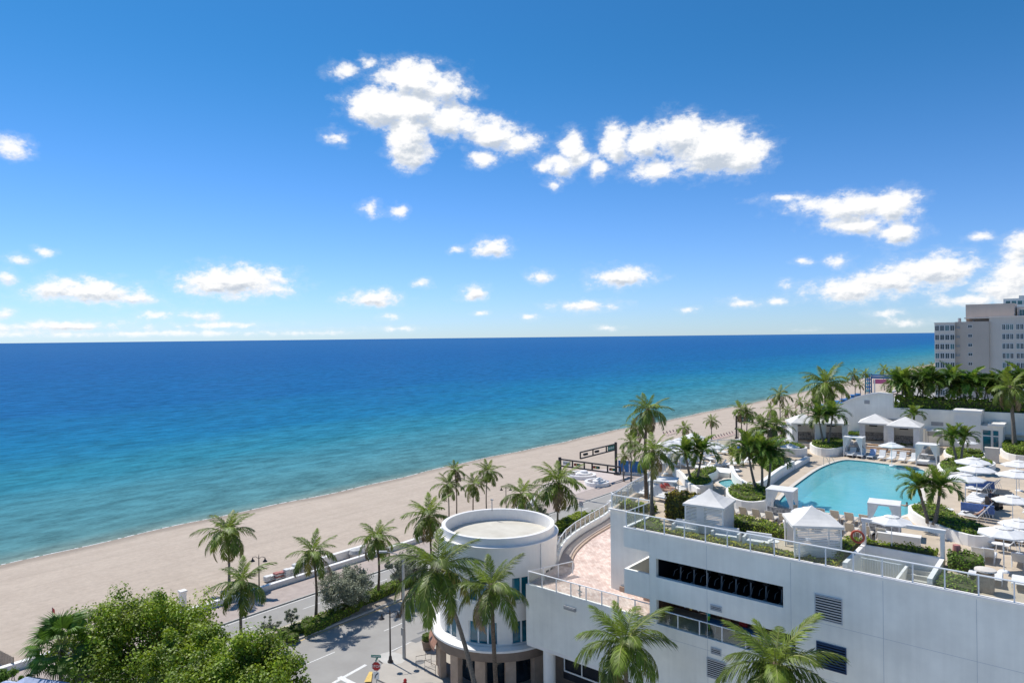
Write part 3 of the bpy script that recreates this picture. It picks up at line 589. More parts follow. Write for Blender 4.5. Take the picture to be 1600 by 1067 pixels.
# railings ---------------------------------------------------------------
def railing(name, pts, h, label, group=None, spacing=1.45, post='white_metal', pane='glass_rail', base=0.06, fascia=None, cat='railing', rw=0.045):
    """pts: 3D line along the base; top rail, posts and glass panels as parts"""
    e = empty(name, pts[0]); o = Vector(pts[0]); P = [Vector(p) - o for p in pts]
    mb = MB(); mb.tube([p + Vector((0, 0, h)) for p in P], rw, 8); mb.build('top_rail', post, e)
    pm = bpy.data.meshes.get('post_%s_%d' % (post, int(h * 100)))
    for i in range(len(P) - 1):
        a, c = P[i], P[i + 1]; d = c - a; n = max(1, round(d.length / spacing)); rz = math.atan2(d.y, d.x)
        for k in range(n + (1 if i == len(P) - 2 else 0)):
            q = a + d * (k / n)
            if pm is None:
                b = MB(); b.box(-.035, .035, -.035, .035, 0, h - 0.02); po = b.build('post', post, e); pm = po.data; pm.name = 'post_%s_%d' % (post, int(h * 100)); po.location = q; po.rotation_euler.z = rz
            else: inst('post', pm, e, q, (0, 0, rz))
            if k < n and pane:
                q2 = a + d * ((k + 1) / n); b = MB(); s = d.normalized() * .05; nn = Vector((-d.y, d.x, 0)).normalized() * 0.006
                z0, z1 = Vector((0, 0, base)), Vector((0, 0, h - .07)); A, B_ = q + s, q2 - s
                vs = [A + z0 + nn, B_ + z0 + nn, B_ + z1 + nn, A + z1 + nn, A + z0 - nn, B_ + z0 - nn, B_ + z1 - nn, A + z1 - nn]
                b.raw(vs, [(3, 2, 1, 0), (4, 5, 6, 7)]); b.build('glass_panel', pane, e)
    return tag(e, label, cat, group)
railing('terrace_railing', [(-36.3, 48.0, TZ + .1), (-33.9, 48.0, TZ + .1), (-35.35, 43.72, TZ + .12)][1:] + [(-23.95, 43.72, TZ + .12)], 1.05, 'white railing along the front of the pink paved terrace')
railing('terrace_railing', [(p[0], p[1], TZ + .75) for p in edge[::3]] , 0.95, 'curving white railing on the seaward side of the terrace', spacing=1.4)
mb = MB(); p = at(906, 934, TZ); mb.tube([p, p + Vector((0, 0, .95))], .05); mb.tube([p + Vector((-.25, .1, .55)), p + Vector((.25, -.1, .55))], .05); mb.tube([p + Vector((-.2, .1, .3)), p + Vector((.2, -.1, .3))], .04); mb.tube([p + Vector((0, 0, .9)), p + Vector((0, 0, 1.02))], .09)
tag(mb.build('standpipe', 'grey_metal'), 'grey branched standpipe standing on the pink terrace', 'standpipe')
mb = MB(); q = atY(891, 950, 43.55); mb.box(q.x - .55, q.x + .55, 43.42, 43.60, q.z - .14, q.z + .14); mb.box(q.x - .48, q.x + .48, 43.38, 43.43, q.z - .08, q.z + .08)
tag(mb.build('wall_light', 'grey_metal'), 'grey box light on the white terrace wall', 'wall light')
# ================================================================== HOTEL WITH THE POOL DECK
from mathutils.geometry import tessellate_polygon
DZ = 16.0
hot = empty('hotel_building', (-26, 43.3, 0)); HO = Vector((26, -43.3, 0))
def hs_(p): return (p[0] + 26, p[1] - 43.3)
west = smooth_poly([(-29.7, 47.4), (-30.9, 53), (-32.5, 61), (-35.5, 69), (-38.5, 76), (-39.2, 81), (-37.5, 87), (-33.5, 93), (-31.5, 100), (-31.0, 113)], 4, False)
deck_outer = [(14, 43.3), (-26, 43.3), (-26, 47.4)] + west + [(14, 113)]
deck_outer = list(reversed(deck_outer))
pool_o = smooth_poly([(-19.7, 57.2), (-20.6, 61.6), (-21.2, 67.9), (-21.6, 75.5), (-21.0, 81.2), (-19.4, 82.2), (-16.5, 81.8), (-13.6, 81.0), (-12.4, 79.2), (-11.9, 73), (-10.6, 66), (-10.2, 62.4), (-10.8, 59.0), (-12.0, 56.9), (-15.0, 56.1), (-17.6, 56.1)], 5)
pit_o = [(-11.0, 43.7), (-6.9, 43.7), (-6.9, 48.0), (-11.0, 48.0)]
spa_o = smooth_poly([(-27.2, 62.4), (-26.8, 64.4), (-25.4, 63.6), (-23.7, 61.0), (-23.9, 59.4), (-25.4, 60.2)], 5)
def tess(mb, loops, z, up=True):
    tr = tessellate_polygon([[Vector((p[0], p[1], 0)) for p in l] for l in loops]); fl = [p for l in loops for p in l]
    fs = []
    for t in tr:
        a, b_, c = [fl[i] for i in t]; cr_ = (b_[0] - a[0]) * (c[1] - a[1]) - (b_[1] - a[1]) * (c[0] - a[0])
        fs.append(tuple(t) if (cr_ > 0) == up else tuple(reversed(t)))
    mb.raw([(*hs_(p), z) for p in fl], fs)
mb = MB(); tess(mb, [deck_outer, pool_o, pit_o, spa_o], DZ); deck = mb.build('deck_floor', 'tan_deck', hot)
n = MAT['tan_deck'].node_tree
# outer walls
f1a = atY(1024.8, 872, 43.3); f1b = atY(1223.8, 949, 43.3); f2a = atY(1025.5, 936, 43.3); f2b = atY(1028, 974.5, 43.3)
x0 = -23.95
op1 = (f1a.x - x0, f1b.x - x0, f1b.z, f1a.z); op2 = (f2a.x - x0, -13.9 - x0, f2b.z, f2a.z)
mb = MB(); wall(mb, Vector((x0, 43.3, 0)) + HO, (1, 0, 0), (0, -1, 0), 38, (0, DZ), [op1, op2], 0.35); mb.build('front_wall', 'white_wall', hot)
mb = MB()
for i in range(len(west) - 1):
    a, c = hs_(west[i]), hs_(west[i + 1]); mb.face([(*c, 0), (*a, 0), (*a, DZ), (*c, DZ)])
mb.build('seaward_wall', 'white_wall', hot)
mb = MB(); mb.face([(-3.7, 4.1, 0), (0, 4.1, 0), (0, 4.1, DZ), (-3.7, 4.1, DZ)]); mb.face([(2.05, 0.3, 0), (2.05, 0.3, 11.3), (2.05, 4.1, 11.3), (2.05, 4.1, 0)]); mb.build('return_wall', 'white_wall', hot)
mb = MB()                                               # cantilevered corner with its open slot
mb.box(0, 2.04, 0, 0.22, 11.3, 13.05); mb.box(0, 0.22, 0.23, 4.1, 11.3, 13.05); mb.box(0.23, 2.04, 0.23, 4.1, 11.3, 11.6)
mb.box(0, 2.04, 0, 0.22, 14.65, 15.98); mb.box(0, 0.22, 0.23, 4.1, 14.65, 15.98); mb.box(0.23, 2.04, 0.23, 4.1, 14.7, 15.2); mb.box(0.0, 2.04, 3.8, 4.098, 13.06, 14.64)
mb.build('corner_balcony', 'white_wall', hot)
mb = MB(); mb.box(-.04, 40, -.06, 0.28, DZ + .003, DZ + .10); mb.box(-.04, 0.28, 0.29, 4.2, DZ + .003, DZ + .10); mb.box(-3.8, -.05, 3.9, 4.2, DZ + .003, DZ + .10); mb.build('coping', 'white_paint', hot)
# control joints of the render: thin dark grooves standing as recessed strips
mb = MB()
for px in (1105, 1236, 1380, 1526):
    q = atY(px, 960, 43.3); mb.box(q.x + 26 - .012, q.x + 26 + .012, -.004, .01, 0.2, 15.9)
for z in (12.6, 9.3, 6.2): mb.box(op2[1] + 2.5, 39, -.004, .01, z, z + .02)
mb.box(2.1, op2[1] + 2.4, -.004, .01, 8.9, 8.92)
mb.build('joint', 'louver_grey', hot)
# rooms behind the openings
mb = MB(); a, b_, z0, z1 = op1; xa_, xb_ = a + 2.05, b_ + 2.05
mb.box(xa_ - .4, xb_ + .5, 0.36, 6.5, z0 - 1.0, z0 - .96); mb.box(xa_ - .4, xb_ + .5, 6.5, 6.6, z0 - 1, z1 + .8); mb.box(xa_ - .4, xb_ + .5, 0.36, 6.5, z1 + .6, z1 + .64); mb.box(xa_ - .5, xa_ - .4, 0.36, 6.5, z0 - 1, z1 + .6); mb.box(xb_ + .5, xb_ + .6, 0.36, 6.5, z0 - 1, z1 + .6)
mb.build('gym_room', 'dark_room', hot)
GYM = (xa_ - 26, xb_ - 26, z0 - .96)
mb = MB(); a, b_, z0, z1 = op2; xa_, xb_ = a + 2.05, b_ + 2.05; BALZ = z0 + .05
mb.box(xa_ - .2, xb_ + .3, 0.36, 4.4, BALZ - .06, BALZ - .02); mb.box(xa_ - .2, xb_ + .3, 0.36, 4.3, z1 + .5, z1 + .55); mb.build('balcony_floor', 'concrete', hot)
mb = MB(); mb.box(xa_ - .2, xb_ + .3, 3.4, 3.5, BALZ, z1 + .5); mb.box(xa_ - .3, xa_ - .2, 0.36, 3.4, BALZ, z1 + .5); mb.box(xb_ + .3, xb_ + .4, 0.36, 3.4, BALZ, z1 + .5); mb.build('balcony_wall', 'brick_brown', hot)
BAL = (xa_ - 26, xb_ - 26)
tag(hot, 'white hotel building carrying the raised pool deck', 'building')
# pool and spa
mat('pool_tile', (0.40, 0.74, 0.80), 0.5, 0.05, 0.3, col2=(0.32, 0.68, 0.75))
mat('pool_coping', (0.66, 0.60, 0.52), 0.8, 0.06, 2)
def water_mat():
    m = bpy.data.materials.new('pool_water'); m.use_nodes = True; nt = m.node_tree; N = nt.nodes.new; L = nt.links.new; nt.nodes.remove(nt.nodes['Principled BSDF'])
    t = N('ShaderNodeBsdfTransparent'); t.inputs[0].default_value = (0.70, 0.92, 0.95, 1); gl = N('ShaderNodeBsdfGlossy'); gl.inputs['Roughness'].default_value = 0.04
    geo = N('ShaderNodeNewGeometry'); n = N('ShaderNodeTexNoise'); n.inputs['Scale'].default_value = 2.2; n.inputs['Detail'].default_value = 4; L(geo.outputs['Position'], n.inputs['Vector'])
    bp = N('ShaderNodeBump'); bp.inputs['Strength'].default_value = 0.25; bp.inputs['Distance'].default_value = 0.1; L(n.outputs[0], bp.inputs['Height']); L(bp.outputs[0], gl.inputs['Normal'])
    fr = N('ShaderNodeFresnel'); fr.inputs[0].default_value = 1.33; L(bp.outputs[0], fr.inputs['Normal']); ms = N('ShaderNodeMixShader'); L(fr.outputs[0], ms.inputs[0]); L(gl.outputs[0], ms.inputs[2]); df = N('ShaderNodeBsdfDiffuse'); n5 = N('ShaderNodeTexNoise'); n5.inputs['Scale'].default_value = 0.9; n5.inputs['Detail'].default_value = 5; L(geo.outputs['Position'], n5.inputs['Vector']); cx = N('ShaderNodeMix'); cx.data_type = 'RGBA'; L(n5.outputs[0], cx.inputs['Factor']); cx.inputs['A'].default_value = (0.12, 0.55, 0.61, 1); cx.inputs['B'].default_value = (0.27, 0.67, 0.70, 1); L(cx.outputs['Result'], df.inputs[0]); m0 = N('ShaderNodeMixShader'); m0.inputs[0].default_value = 0.6; L(t.outputs[0], m0.inputs[1]); L(df.outputs[0], m0.inputs[2]); L(m0.outputs[0], ms.inputs[1]); L(ms.outputs[0], nt.nodes['Material Output'].inputs[0]); MAT['pool_water'] = m
water_mat()
def basin(name, loop, dep, label, lip=0.35):
    e = empty(name, (loop[0][0], loop[0][1], DZ - dep)); c = Vector((loop[0][0], loop[0][1], DZ - dep)); P = [(p[0] - c.x, p[1] - c.y) for p in loop]; n = len(P)
    mb = MB(); mb.face([(*p, 0) for p in P]) if sum(P[i][0] * P[(i + 1) % n][1] - P[(i + 1) % n][0] * P[i][1] for i in range(n)) > 0 else mb.face([(*p, 0) for p in reversed(P)])
    for i in range(n):
        a, b2 = P[i], P[(i + 1) % n]; mb.face([(*a, 0), (*b2, 0), (*b2, dep - .004), (*a, dep - .004)])
    mb.build('basin', 'pool_tile', e)
    mb = MB(); mb.face([(*p, dep - 0.10) for p in (P if sum(P[i][0] * P[(i + 1) % n][1] - P[(i + 1) % n][0] * P[i][1] for i in range(n)) > 0 else list(reversed(P)))]); mb.build('water', 'pool_water', e)
    o = ribbon('coping', P, lip, dep - .02, dep + .03, 'pool_coping', e, closed=True)
    return tag(e, label, 'pool')
basin('swimming_pool', pool_o, 1.1, 'large turquoise swimming pool on the hotel deck')
basin('spa_pool', spa_o, 0.8, 'small turquoise spa pool beside the curved white wall')
# glass railings of the deck
railing('deck_railing', [(-25.85, 43.42, DZ + .1), (13.8, 43.42, DZ + .1)], 1.07, 'long glass railing along the front edge of the pool deck', spacing=1.5)
railing('deck_railing', [(-25.87, 47.3, DZ + .1), (-25.87, 43.46, DZ + .1)], 1.07, 'short glass railing on the corner balcony beside two palms', spacing=1.4)
railing('deck_railing', [(-29.6, 47.5, DZ + .1), (-25.9, 47.5, DZ + .1)], 1.07, 'glass railing on the set-back corner of the pool deck', spacing=1.4)
railing('deck_railing', [(p[0] + .12, p[1] + .1, DZ + .1) for p in west[:21:2]], 1.07, 'glass railing on the seaward edge of the pool deck', spacing=1.5)
railing('deck_railing', [(p[0], p[1], DZ + .3) for p in smooth_poly([(-37.9, 77), (-35.4, 77.6), (-33.0, 80.2), (-30.4, 80.6), (-28.6, 83.2), (-27.2, 84)], 2, False)], 1.05, 'glass railing winding across the raised sun terrace', spacing=1.5)
rb = railing('balcony_railing', [(BAL[0], 43.42, BALZ - .02), (BAL[1], 43.42, BALZ - .02)], 0.95, 'white railing of the shaded balcony in the hotel wall', spacing=1.65, pane='glass_clear')

# wall louvres: frame, backing and slats
def louvre(pxa, pxb, pya, pyb, slats, m, label, Y=43.3, name='louvre', pyr=None):
    a = atY(pxa, pya, Y); c = atY(pxa, pyb, Y); b2 = atY(pxb, pyr or pya, Y); e = empty(name, (a.x, Y, c.z)); w, h = b2.x - a.x, a.z - c.z
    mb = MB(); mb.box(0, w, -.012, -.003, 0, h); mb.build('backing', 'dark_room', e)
    mb = MB(); mb.box(-.05, 0, -.06, -.002, -.05, h + .05); mb.box(w, w + .05, -.06, -.002, -.05, h + .05); mb.box(0, w, -.06, -.002, h, h + .05); mb.box(0, w, -.06, -.002, -.05, 0); mb.build('frame', m, e)
    me = None
    for k in range(slats):
        z = h * (k + .5) / slats; tl = Matrix.Rotation(R(35), 3, 'X')
        if me is None: s_ = MB(); s_.obox((w / 2, -.035, 0), w - .01, .02, h / slats * .72, tilt=tl); o = s_.build('slat', m, e); o.location.z = z; me = o.data
        else: inst('slat', me, e, (0, 0, z))
    return tag(e, label, 'louvre')
louvre(1274.5, 1315, 928, 964.5, 9, 'louver_grey', 'grey wall louvre high on the blank hotel wall', pyr=937)
louvre(1277, 1321, 1001.6, 1039, 9, 'louver_blue', 'dark blue wall louvre low on the hotel wall beside a palm')
louvre(1105.5, 1134, 1027, 1055, 9, 'louver_grey', 'grey wall louvre between the two foreground palms')
louvre(1111, 1127, 944.5, 951, 3, 'louver_grey', 'small vent grille below the long gym opening')
louvre(1112, 1126, 1011, 1019, 3, 'louver_grey', 'small vent grille just under the shaded balcony')

# ------------------------------------------------------------------ stair pit and its white portal
sp_ = empty('stair_well', (-11, 43.7, DZ))
mb = MB(); mb.box(-.25, 0.0, -.05, 4.5, 0.003, 0.42); mb.box(4.1, 4.35, -.05, 4.5, 0.003, 0.42); mb.box(0.0, 4.1, 4.3, 4.5, 0.003, 0.42); mb.build('parapet', 'white_paint', sp_)
mb = MB(); mb.face([(0, 4.3, -3.2), (4.1, 4.3, -3.2), (4.1, 4.3, 0), (0, 4.3, 0)]); mb.face([(0, 0, -3.2), (0, 4.3, -3.2), (0, 4.3, 0), (0, 0, 0)]); mb.face([(4.1, 4.3, -3.2), (4.1, 0, -3.2), (4.1, 0, 0), (4.1, 4.3, 0)]); mb.face([(0, 0, -3.2), (4.1, 0, -3.2), (4.1, 4.3, -3.2), (0, 4.3, -3.2)]); mb.build('pit_wall', 'white_wall', sp_)
for i in range(12):
    mb = MB(); mb.box(2.5, 4.09, 0.35 + i * .3, 0.65 + i * .3, -3.19, -3.0 + i * .24); mb.build('step', 'concrete', sp_)
mb = MB(); mb.box(2.35, 2.5, 0.3, 3.9, -3.19, -.25); mb.build('stair_wall', 'white_paint', sp_)
for i in range(16):
    mb = MB(); mb.tube([(0.15 + i * .14, 2.35, -1.2), (0.15 + i * .14, 2.35, 0.15)], .016, 4); mb.build('baluster', 'white_metal', sp_)
mb = MB(); mb.tube([(.1, 2.35, .17), (2.4, 2.35, .17)], .03); mb.build('hand_rail', 'white_metal', sp_)
mb = MB(); mb.box(-.2, .02, 4.33, 4.55, .42, 1.9); mb.build('post', 'white_paint', sp_); mb = MB(); mb.box(4.12, 4.34, 4.33, 4.55, .42, 1.9); mb.build('post', 'white_paint', sp_)
mb = MB(); mb.box(-.25, 4.4, 4.30, 4.58, 1.9, 2.12); mb.build('beam', 'white_paint', sp_)
tag(sp_, 'white stair well with portal frame sunk into the deck edge', 'stairs')
mb = MB(); c = Vector((-11.35, 48.05, 17.0)); 
ringv = []
for i in range(24):
    a = 2 * math.pi * i / 24
    for k in range(8):
        b2 = 2 * math.pi * k / 8; rr = .36 + .075 * math.cos(b2); ringv.append((c.x + rr * math.cos(a), c.y - .42 + .075 * math.sin(b2), c.z + rr * math.sin(a)))
mb.raw(ringv, [(i * 8 + k, ((i + 1) % 24) * 8 + k, ((i + 1) % 24) * 8 + (k + 1) % 8, i * 8 + (k + 1) % 8) for i in range(24) for k in range(8)])
tag(mb.build('life_ring', 'orange_ring', smooth=True), 'red life ring hanging on the white portal post', 'life ring')

# ------------------------------------------------------------------ far end wall with its curved gable and planting trough
WY = 99.0
ew = empty('end_wall', (-26.5, WY, DZ)); EO = Vector((26.5, -WY, -DZ))
prof = []
for (px, py) in ((1306, 650), (1309, 641), (1317, 631), (1328, 625.5), (1338, 622), (1359, 617), (1374, 615.5), (1395.5, 617.5)): prof.append(atY(px, py, WY))
low = [atY(1396, 637, WY), atY(1600, 646, WY), atY(1680, 650, WY)]
top = prof + [Vector((prof[-1].x + .01, WY, low[0].z)), low[1], low[2]]
f = [Vector((p.x + 26.5, 0, p.z - DZ)) for p in top]
mb = MB(); base = [(f[-1].x, 0, -.6), (f[0].x, 0, -.6)]; poly = [tuple(p) for p in f] + base
mb.face(reversed(poly) if False else list(reversed(poly))); back = [(p[0], .5, p[2]) for p in poly]; mb.face(back)
for i in range(len(poly)): j = (i + 1) % len(poly); mb.face([poly[i], back[i], back[j], poly[j]])
mb.build('wall', 'white_wall', ew)
mb = MB()
for i in range(len(prof) - 1):
    a, c = f[i], f[i + 1]; mb.raw([(a.x, -.12, a.z + .01), (c.x, -.12, c.z + .01), (c.x, .62, c.z + .01), (a.x, .62, a.z + .01), (a.x, -.12, a.z + .22), (c.x, -.12, c.z + .22), (c.x, .62, c.z + .22), (a.x, .62, a.z + .22)], [(0, 1, 5, 4), (4, 5, 6, 7), (2, 3, 7, 6)])
mb.build('coping', 'white_paint', ew)
for (pa, pb, ya, yb) in ((1350.5, 1359, 620 + 5, 631), (1375, 1406, 653, 659), (1455, 1474, 658.5, 665.5), (1330, 1346, 672.5, 680), (1449, 1471, 674, 682), (1566, 1579, 682, 690)):
    a = atY(pa, ya, WY); c = atY(pb, yb, WY); mb = MB(); mb.box(a.x + 26.5, c.x + 26.5, -.05, -.004, c.z - DZ, a.z - DZ); mb.build('vent_panel', 'grey_metal' if pa != 1330 else 'louver_grey', ew)
a = atY(1441, 668, WY); b2 = atY(1600, 678, WY); mb = MB(); mb.box(a.x + 26.5, b2.x + 28, -.5, -.003, a.z - DZ - .12, a.z - DZ); mb.build('ledge', 'white_paint', ew)
tag(ew, 'long pale wall with a curved gable closing the pool deck', 'wall')
tw = empty('lift_tower', (-12.2, 96.2, DZ)); mb = MB(); h1 = atY(1492, 644, 96.2).z - DZ; w1 = atY(1532, 650, 96.2).x + 12.2
mb.box(0, w1, 0, 2.7, -.1, h1); mb.build('wall', 'white_stucco', tw); mb = MB(); mb.box(-.12, w1 + .12, -.15, 2.79, h1 + .002, h1 + .3); mb.build('roof_slab', 'white_paint', tw)
h2 = atY(1545, 665, 96.4).z - DZ; w2 = atY(1567, 668, 96.4).x + 12.2; mb = MB(); wall(mb, (w1 + .002, .1, -.1), (1, 0, 0), (0, -1, 0), w2 - w1, (-.1, h2), [(.12, w2 - w1 - .35, 0.05, h2 - .45)], .25); mb.box(w1 + .01, w2, .4, 2.7, -.1, h2); mb.build('porch', 'white_stucco', tw)
mb = MB(); mb.box(w1 + .7, w2 + .2, -.15, 2.6, h2 + .002, h2 + .28); mb.build('porch_roof', 'white_paint', tw)
dw = w2 - w1 - .47
for (a, c) in ((0.12, .12 + dw * .56), (.12 + dw * .60, .12 + dw)):
    d = MB(); d.box(w1 + a, w1 + c, .22, .27, .06, h2 - .46); do = d.build('door', 'white_metal', tw)
    d = MB(); d.box(w1 + a + .08, w1 + c - .08, .19, .218, .2, h2 * .60); d.build('pane', 'glass_blue', do); d = MB(); d.box(w1 + a + .08, w1 + c - .08, .19, .218, h2 * .60 + .12, h2 - .55); d.build('pane', 'glass_blue', do)
tag(tw, 'white lift tower with blue glass doors at the far wall', 'building')

# ================================================================== FAR BUILDINGS
def condo():
    Y0 = 250.0; e = empty('apartment_building', (-36.7, Y0, 0)); ox = 36.7
    P = lambda px, py, Y=Y0: atY(px, py, Y) + Vector((ox, -Y0, 0))
    a, b2, c, d = P(1461, 505), P(1492.5, 503), P(1545, 502), P(1640, 497)
    fl = 14.42 * (Y0 * math.cos(YAW) - (-36.7) * math.sin(YAW)) / FPX * .985
    def windows(cols, ztop, rows, h, w_, y, m='glass_far', split=2, glasses=None):
        me = {}
        for r_ in range(rows):
            for k, x in enumerate(cols):
                z = ztop - r_ * fl; fb_ = MB(); fb_.box(0, w_, -.10, -.02, -h, -h + .09); fb_.box(0, w_, -.10, -.02, -.09, 0); fb_.box(0, .09, -.10, -.02, -h + .09, -.09); fb_.box(w_ - .09, w_, -.10, -.02, -h + .09, -.09); fb_.box(w_ / 2 - .04, w_ / 2 + .04, -.09, -.02, -h + .09, -.09)
                key = 'f'
                if key not in me: o = fb_.build('window', 'white_metal', e); me[key] = o.data; o.location = (x, y, z)
                else: o = inst('window', me[key], e, (x, y, z))
                g = random.choice(glasses or ['glass_far', 'glass_far', 'glass_dark', 'glass_teal'])
                if g not in me: q = MB(); q.box(.09, w_ - .09, -.06, -.03, -h + .09, -.09); po = q.build('pane', g, o); me[g] = po.data
                else: inst('pane', me[g], o)
    zb = b2.z
    mb = MB(); mb.box(a.x, b2.x, -1.2, 12, 0, a.z); mb.build('window_bay', 'condo_light', e)
    mb = MB(); mb.box(a.x - .15, b2.x + .1, -1.35, 12, a.z, a.z + .18); mb.build('bay_cornice', 'white_stucco', e)
    mb = MB(); mb.box(b2.x + .01, c.x, 0, 12, 0, zb); mb.build('blank_wall', 'condo_beige', e)
    mb = MB(); mb.box(c.x + .01, d.x + 3, 0.9, 14, 0, d.z + .9); mb.build('rear_wall', 'condo_light', e)
    mb = MB(); mb.box(c.x - 6.3, d.x + 3, 0.7, 14.2, zb + .9, zb + 1.25); mb.build('parapet', 'condo_light', e)
    t0, t1 = P(1506, 475), P(1583, 473); mb = MB(); mb.box(t0.x, t1.x, 4, 15, zb - .5, t0.z - .1); mb.build('plant_room', 'condo_beige', e)
    u0, u1 = P(1586, 480), P(1640, 480); mb = MB(); mb.box(u0.x, u1.x, 8, 18, zb - .5, u0.z + .3); mb.build('penthouse', 'condo_light', e)
    wbay = (b2.x - a.x) / 4; ztop = P(1470, 508.5).z
    windows([a.x + .12 + wbay * k for k in range(4)], ztop, 8, 1.75, wbay * .86, -1.2)
    windows([P(1512, 500).x], P(1512, 507.5).z, 9, 1.0, P(1519, 500).x - P(1512, 500).x, 0, glasses=['glass_dark'])
    x0_, x1_ = P(1565, 500).x, P(1583.5, 500).x; w_ = (x1_ - x0_) / 3
    windows([x0_ + w_ * k for k in range(3)], P(1570, 506.5).z, 8, 1.7, w_ * .92, .9)
    x0_, x1_ = P(1587, 500).x, P(1606, 500).x
    windows([x0_ + w_ * k for k in range(6)], P(1590, 506).z, 8, 1.7, w_ * .92, .9)
    windows([u0.x + .5 + 1.6 * k for k in range(5)], P(1590, 482.5).z, 1, 2.0, 1.4, 8, glasses=['glass_teal'])
    for (x, w2_, h) in ((-1.0, .9, 1.2), (.9, .5, .6), (2.6, .5, .6)):
        mb = MB(); mb.tube([(P(1503, 500).x + x, 3, zb), (P(1503, 500).x + x, 3, zb + h)], w2_ / 2, 8); mb.build('roof_tank', 'grey_metal', e)
    for k in range(6):
        mb = MB(); q = P(1493.5, 512 + k * 14.4); mb.box(q.x + .1, q.x + 1.0, -.35, -.005, q.z - .35, q.z + .3); mb.build('air_conditioner', 'grey_metal', e)
    tag(e, 'beige apartment block with rows of dark windows on the right', 'building')
    e2 = empty('far_tower', atY(1568, 500, 420)); q0, q1, q2 = atY(1568, 467, 420), atY(1592, 467, 420), atY(1640, 460, 420); o = e2.location
    mb = MB(); mb.box(0, q1.x - o.x, 0, 20, -o.z, q0.z - o.z); mb.build('wall', 'white_stucco', e2); mb = MB(); mb.box(q1.x - o.x + .01, q2.x - o.x, 0, 20, -o.z, q2.z - o.z); mb.build('upper_block', 'white_stucco', e2)
    for k in range(5): mb = MB(); mb.box(1 + k * 2.4, 2.8 + k * 2.4, -.05, -.003, q0.z - o.z - 3.0, q0.z - o.z - 1.2); mb.build('window', 'glass_teal', e2)
    tag(e2, 'distant white tower showing above the beige apartment block', 'building')
condo()
# ================================================================== VEGETATION
def frond_mesh(name, curve, pairs, m, leaflet=0.25, width=0.020, droop=0.6, seed=0, vee=0.0, rach=0.011):
    rd = random.Random(seed); mb = MB(); n = 14; pts = []; p = Vector((0, 0, 0)); tg = []
    for i in range(n + 1):
        t = i / n; a = -curve * (t ** 1.35); d = Vector((math.cos(a), 0, math.sin(a))); pts.append(p.copy()); tg.append(d); p = p + d / n
    def P(t):
        f = min(t * n, n - 1e-6); i = int(f); q = f - i; return pts[i].lerp(pts[i + 1], q), tg[i].lerp(tg[i + 1], q).normalized()
    mb.mi = 1
    mb.tube([pts[i] for i in range(0, n + 1, 2)], [rach * (1.15 - i / n) + .002 for i in range(0, n + 1, 2)], 3, cap=False)
    mb.mi = 0
    for k in range(pairs):
        t = 0.13 + 0.87 * (k + .5) / pairs
        for s in (-1, 1):
            tt = min(0.995, t + rd.uniform(-.008, .008)); o, T = P(tt); Nn = Vector((-T.z, 0, T.x)); S_ = Vector((0, s, 0))
            ang = R(68 - 42 * tt + rd.uniform(-8, 8)); ln = leaflet * (0.45 + 0.75 * math.sin(math.pi * min(1, (tt * .92 + .12))) ** .8) * rd.uniform(.82, 1.1)
            if tt > .92: ln *= .75
            d = T * math.cos(ang) + S_ * math.sin(ang) + Nn * (vee + rd.uniform(-.12, .12)); d.normalize()
            dr = Vector((0, 0, -1)) * droop * rd.uniform(.6, 1.35); m1 = o + d * ln * .5 + dr * ln * .12; tip = o + d * ln * .86 + dr * ln * .62
            w = d.cross(Nn).normalized() * width * .5
            i0 = len(mb.v); mb.raw([o - w * .6, o + w * .6, m1 + w, m1 - w, tip], [(0, 1, 2, 3), (3, 2, 4)])
    me = bpy.data.meshes.new(name); me.from_pydata(mb.v, [], mb.f)
    for q in (m, 'rachis'): me.materials.append(MAT[q])
    me.polygons.foreach_set('material_index', mb.m); me.update(); return me
FR = {}
def fronds(kind, m, lod):
    key = (kind, m, lod)
    if key not in FR:
        pr = {0: 54, 1: 32, 2: 14}[lod]; wd = {0: .018, 1: .027, 2: .05}[lod]
        if kind == 'coco': FR[key] = [frond_mesh('frond_' + m, c, pr, m, .25, wd, dr, 10 * i + lod) for i, (c, dr) in enumerate(((.65, .5), (1.15, .85), (1.5, 1.05), (1.8, 1.1), (1.05, 1.0)))]
        else: FR[key] = [frond_mesh('frond_' + m, c, pr, m, .30, wd * 1.25, dr, 50 + 10 * i + lod, vee=.45) for i, (c, dr) in enumerate(((1.0, .25), (1.55, .4), (2.0, .5), (1.8, .3), (2.2, .45)))]
    return FR[key]
def crown_list(rd, kind, n, mats):
    out = []
    for i in range(n):
        q = (i + .5) / n; az = i * 2.39996 + rd.uniform(-.25, .25)
        if kind == 'coco':
            el = R(78 - 118 * q ** .9 + rd.uniform(-9, 9)); shp = 0 if q < .2 else (1 if q < .45 else (2 if q < .75 else rd.choice((3, 4)))); ln = rd.uniform(.86, 1.06) * (0.8 if q < .12 else 1)
        else:
            el = R(80 - 70 * q + rd.uniform(-8, 8)); shp = 0 if q < .2 else rd.choice((1, 2, 3) if q < .7 else (2, 4)); ln = rd.uniform(.9, 1.08)
        m = mats[0] if q < .14 else (mats[1] if q < .86 else (mats[2] if rd.random() < .55 else mats[3]))
        out.append((az, el, shp, ln, m))
    return out
PM = {'coco': ('palm_young', 'palm_leaf', 'palm_old', 'palm_dead'), 'adon': ('palm_young', 'palm_dark', 'palm_leaf', 'palm_leaf'), 'dry': ('palm_leaf', 'palm_leaf', 'palm_dead', 'palm_dead')}
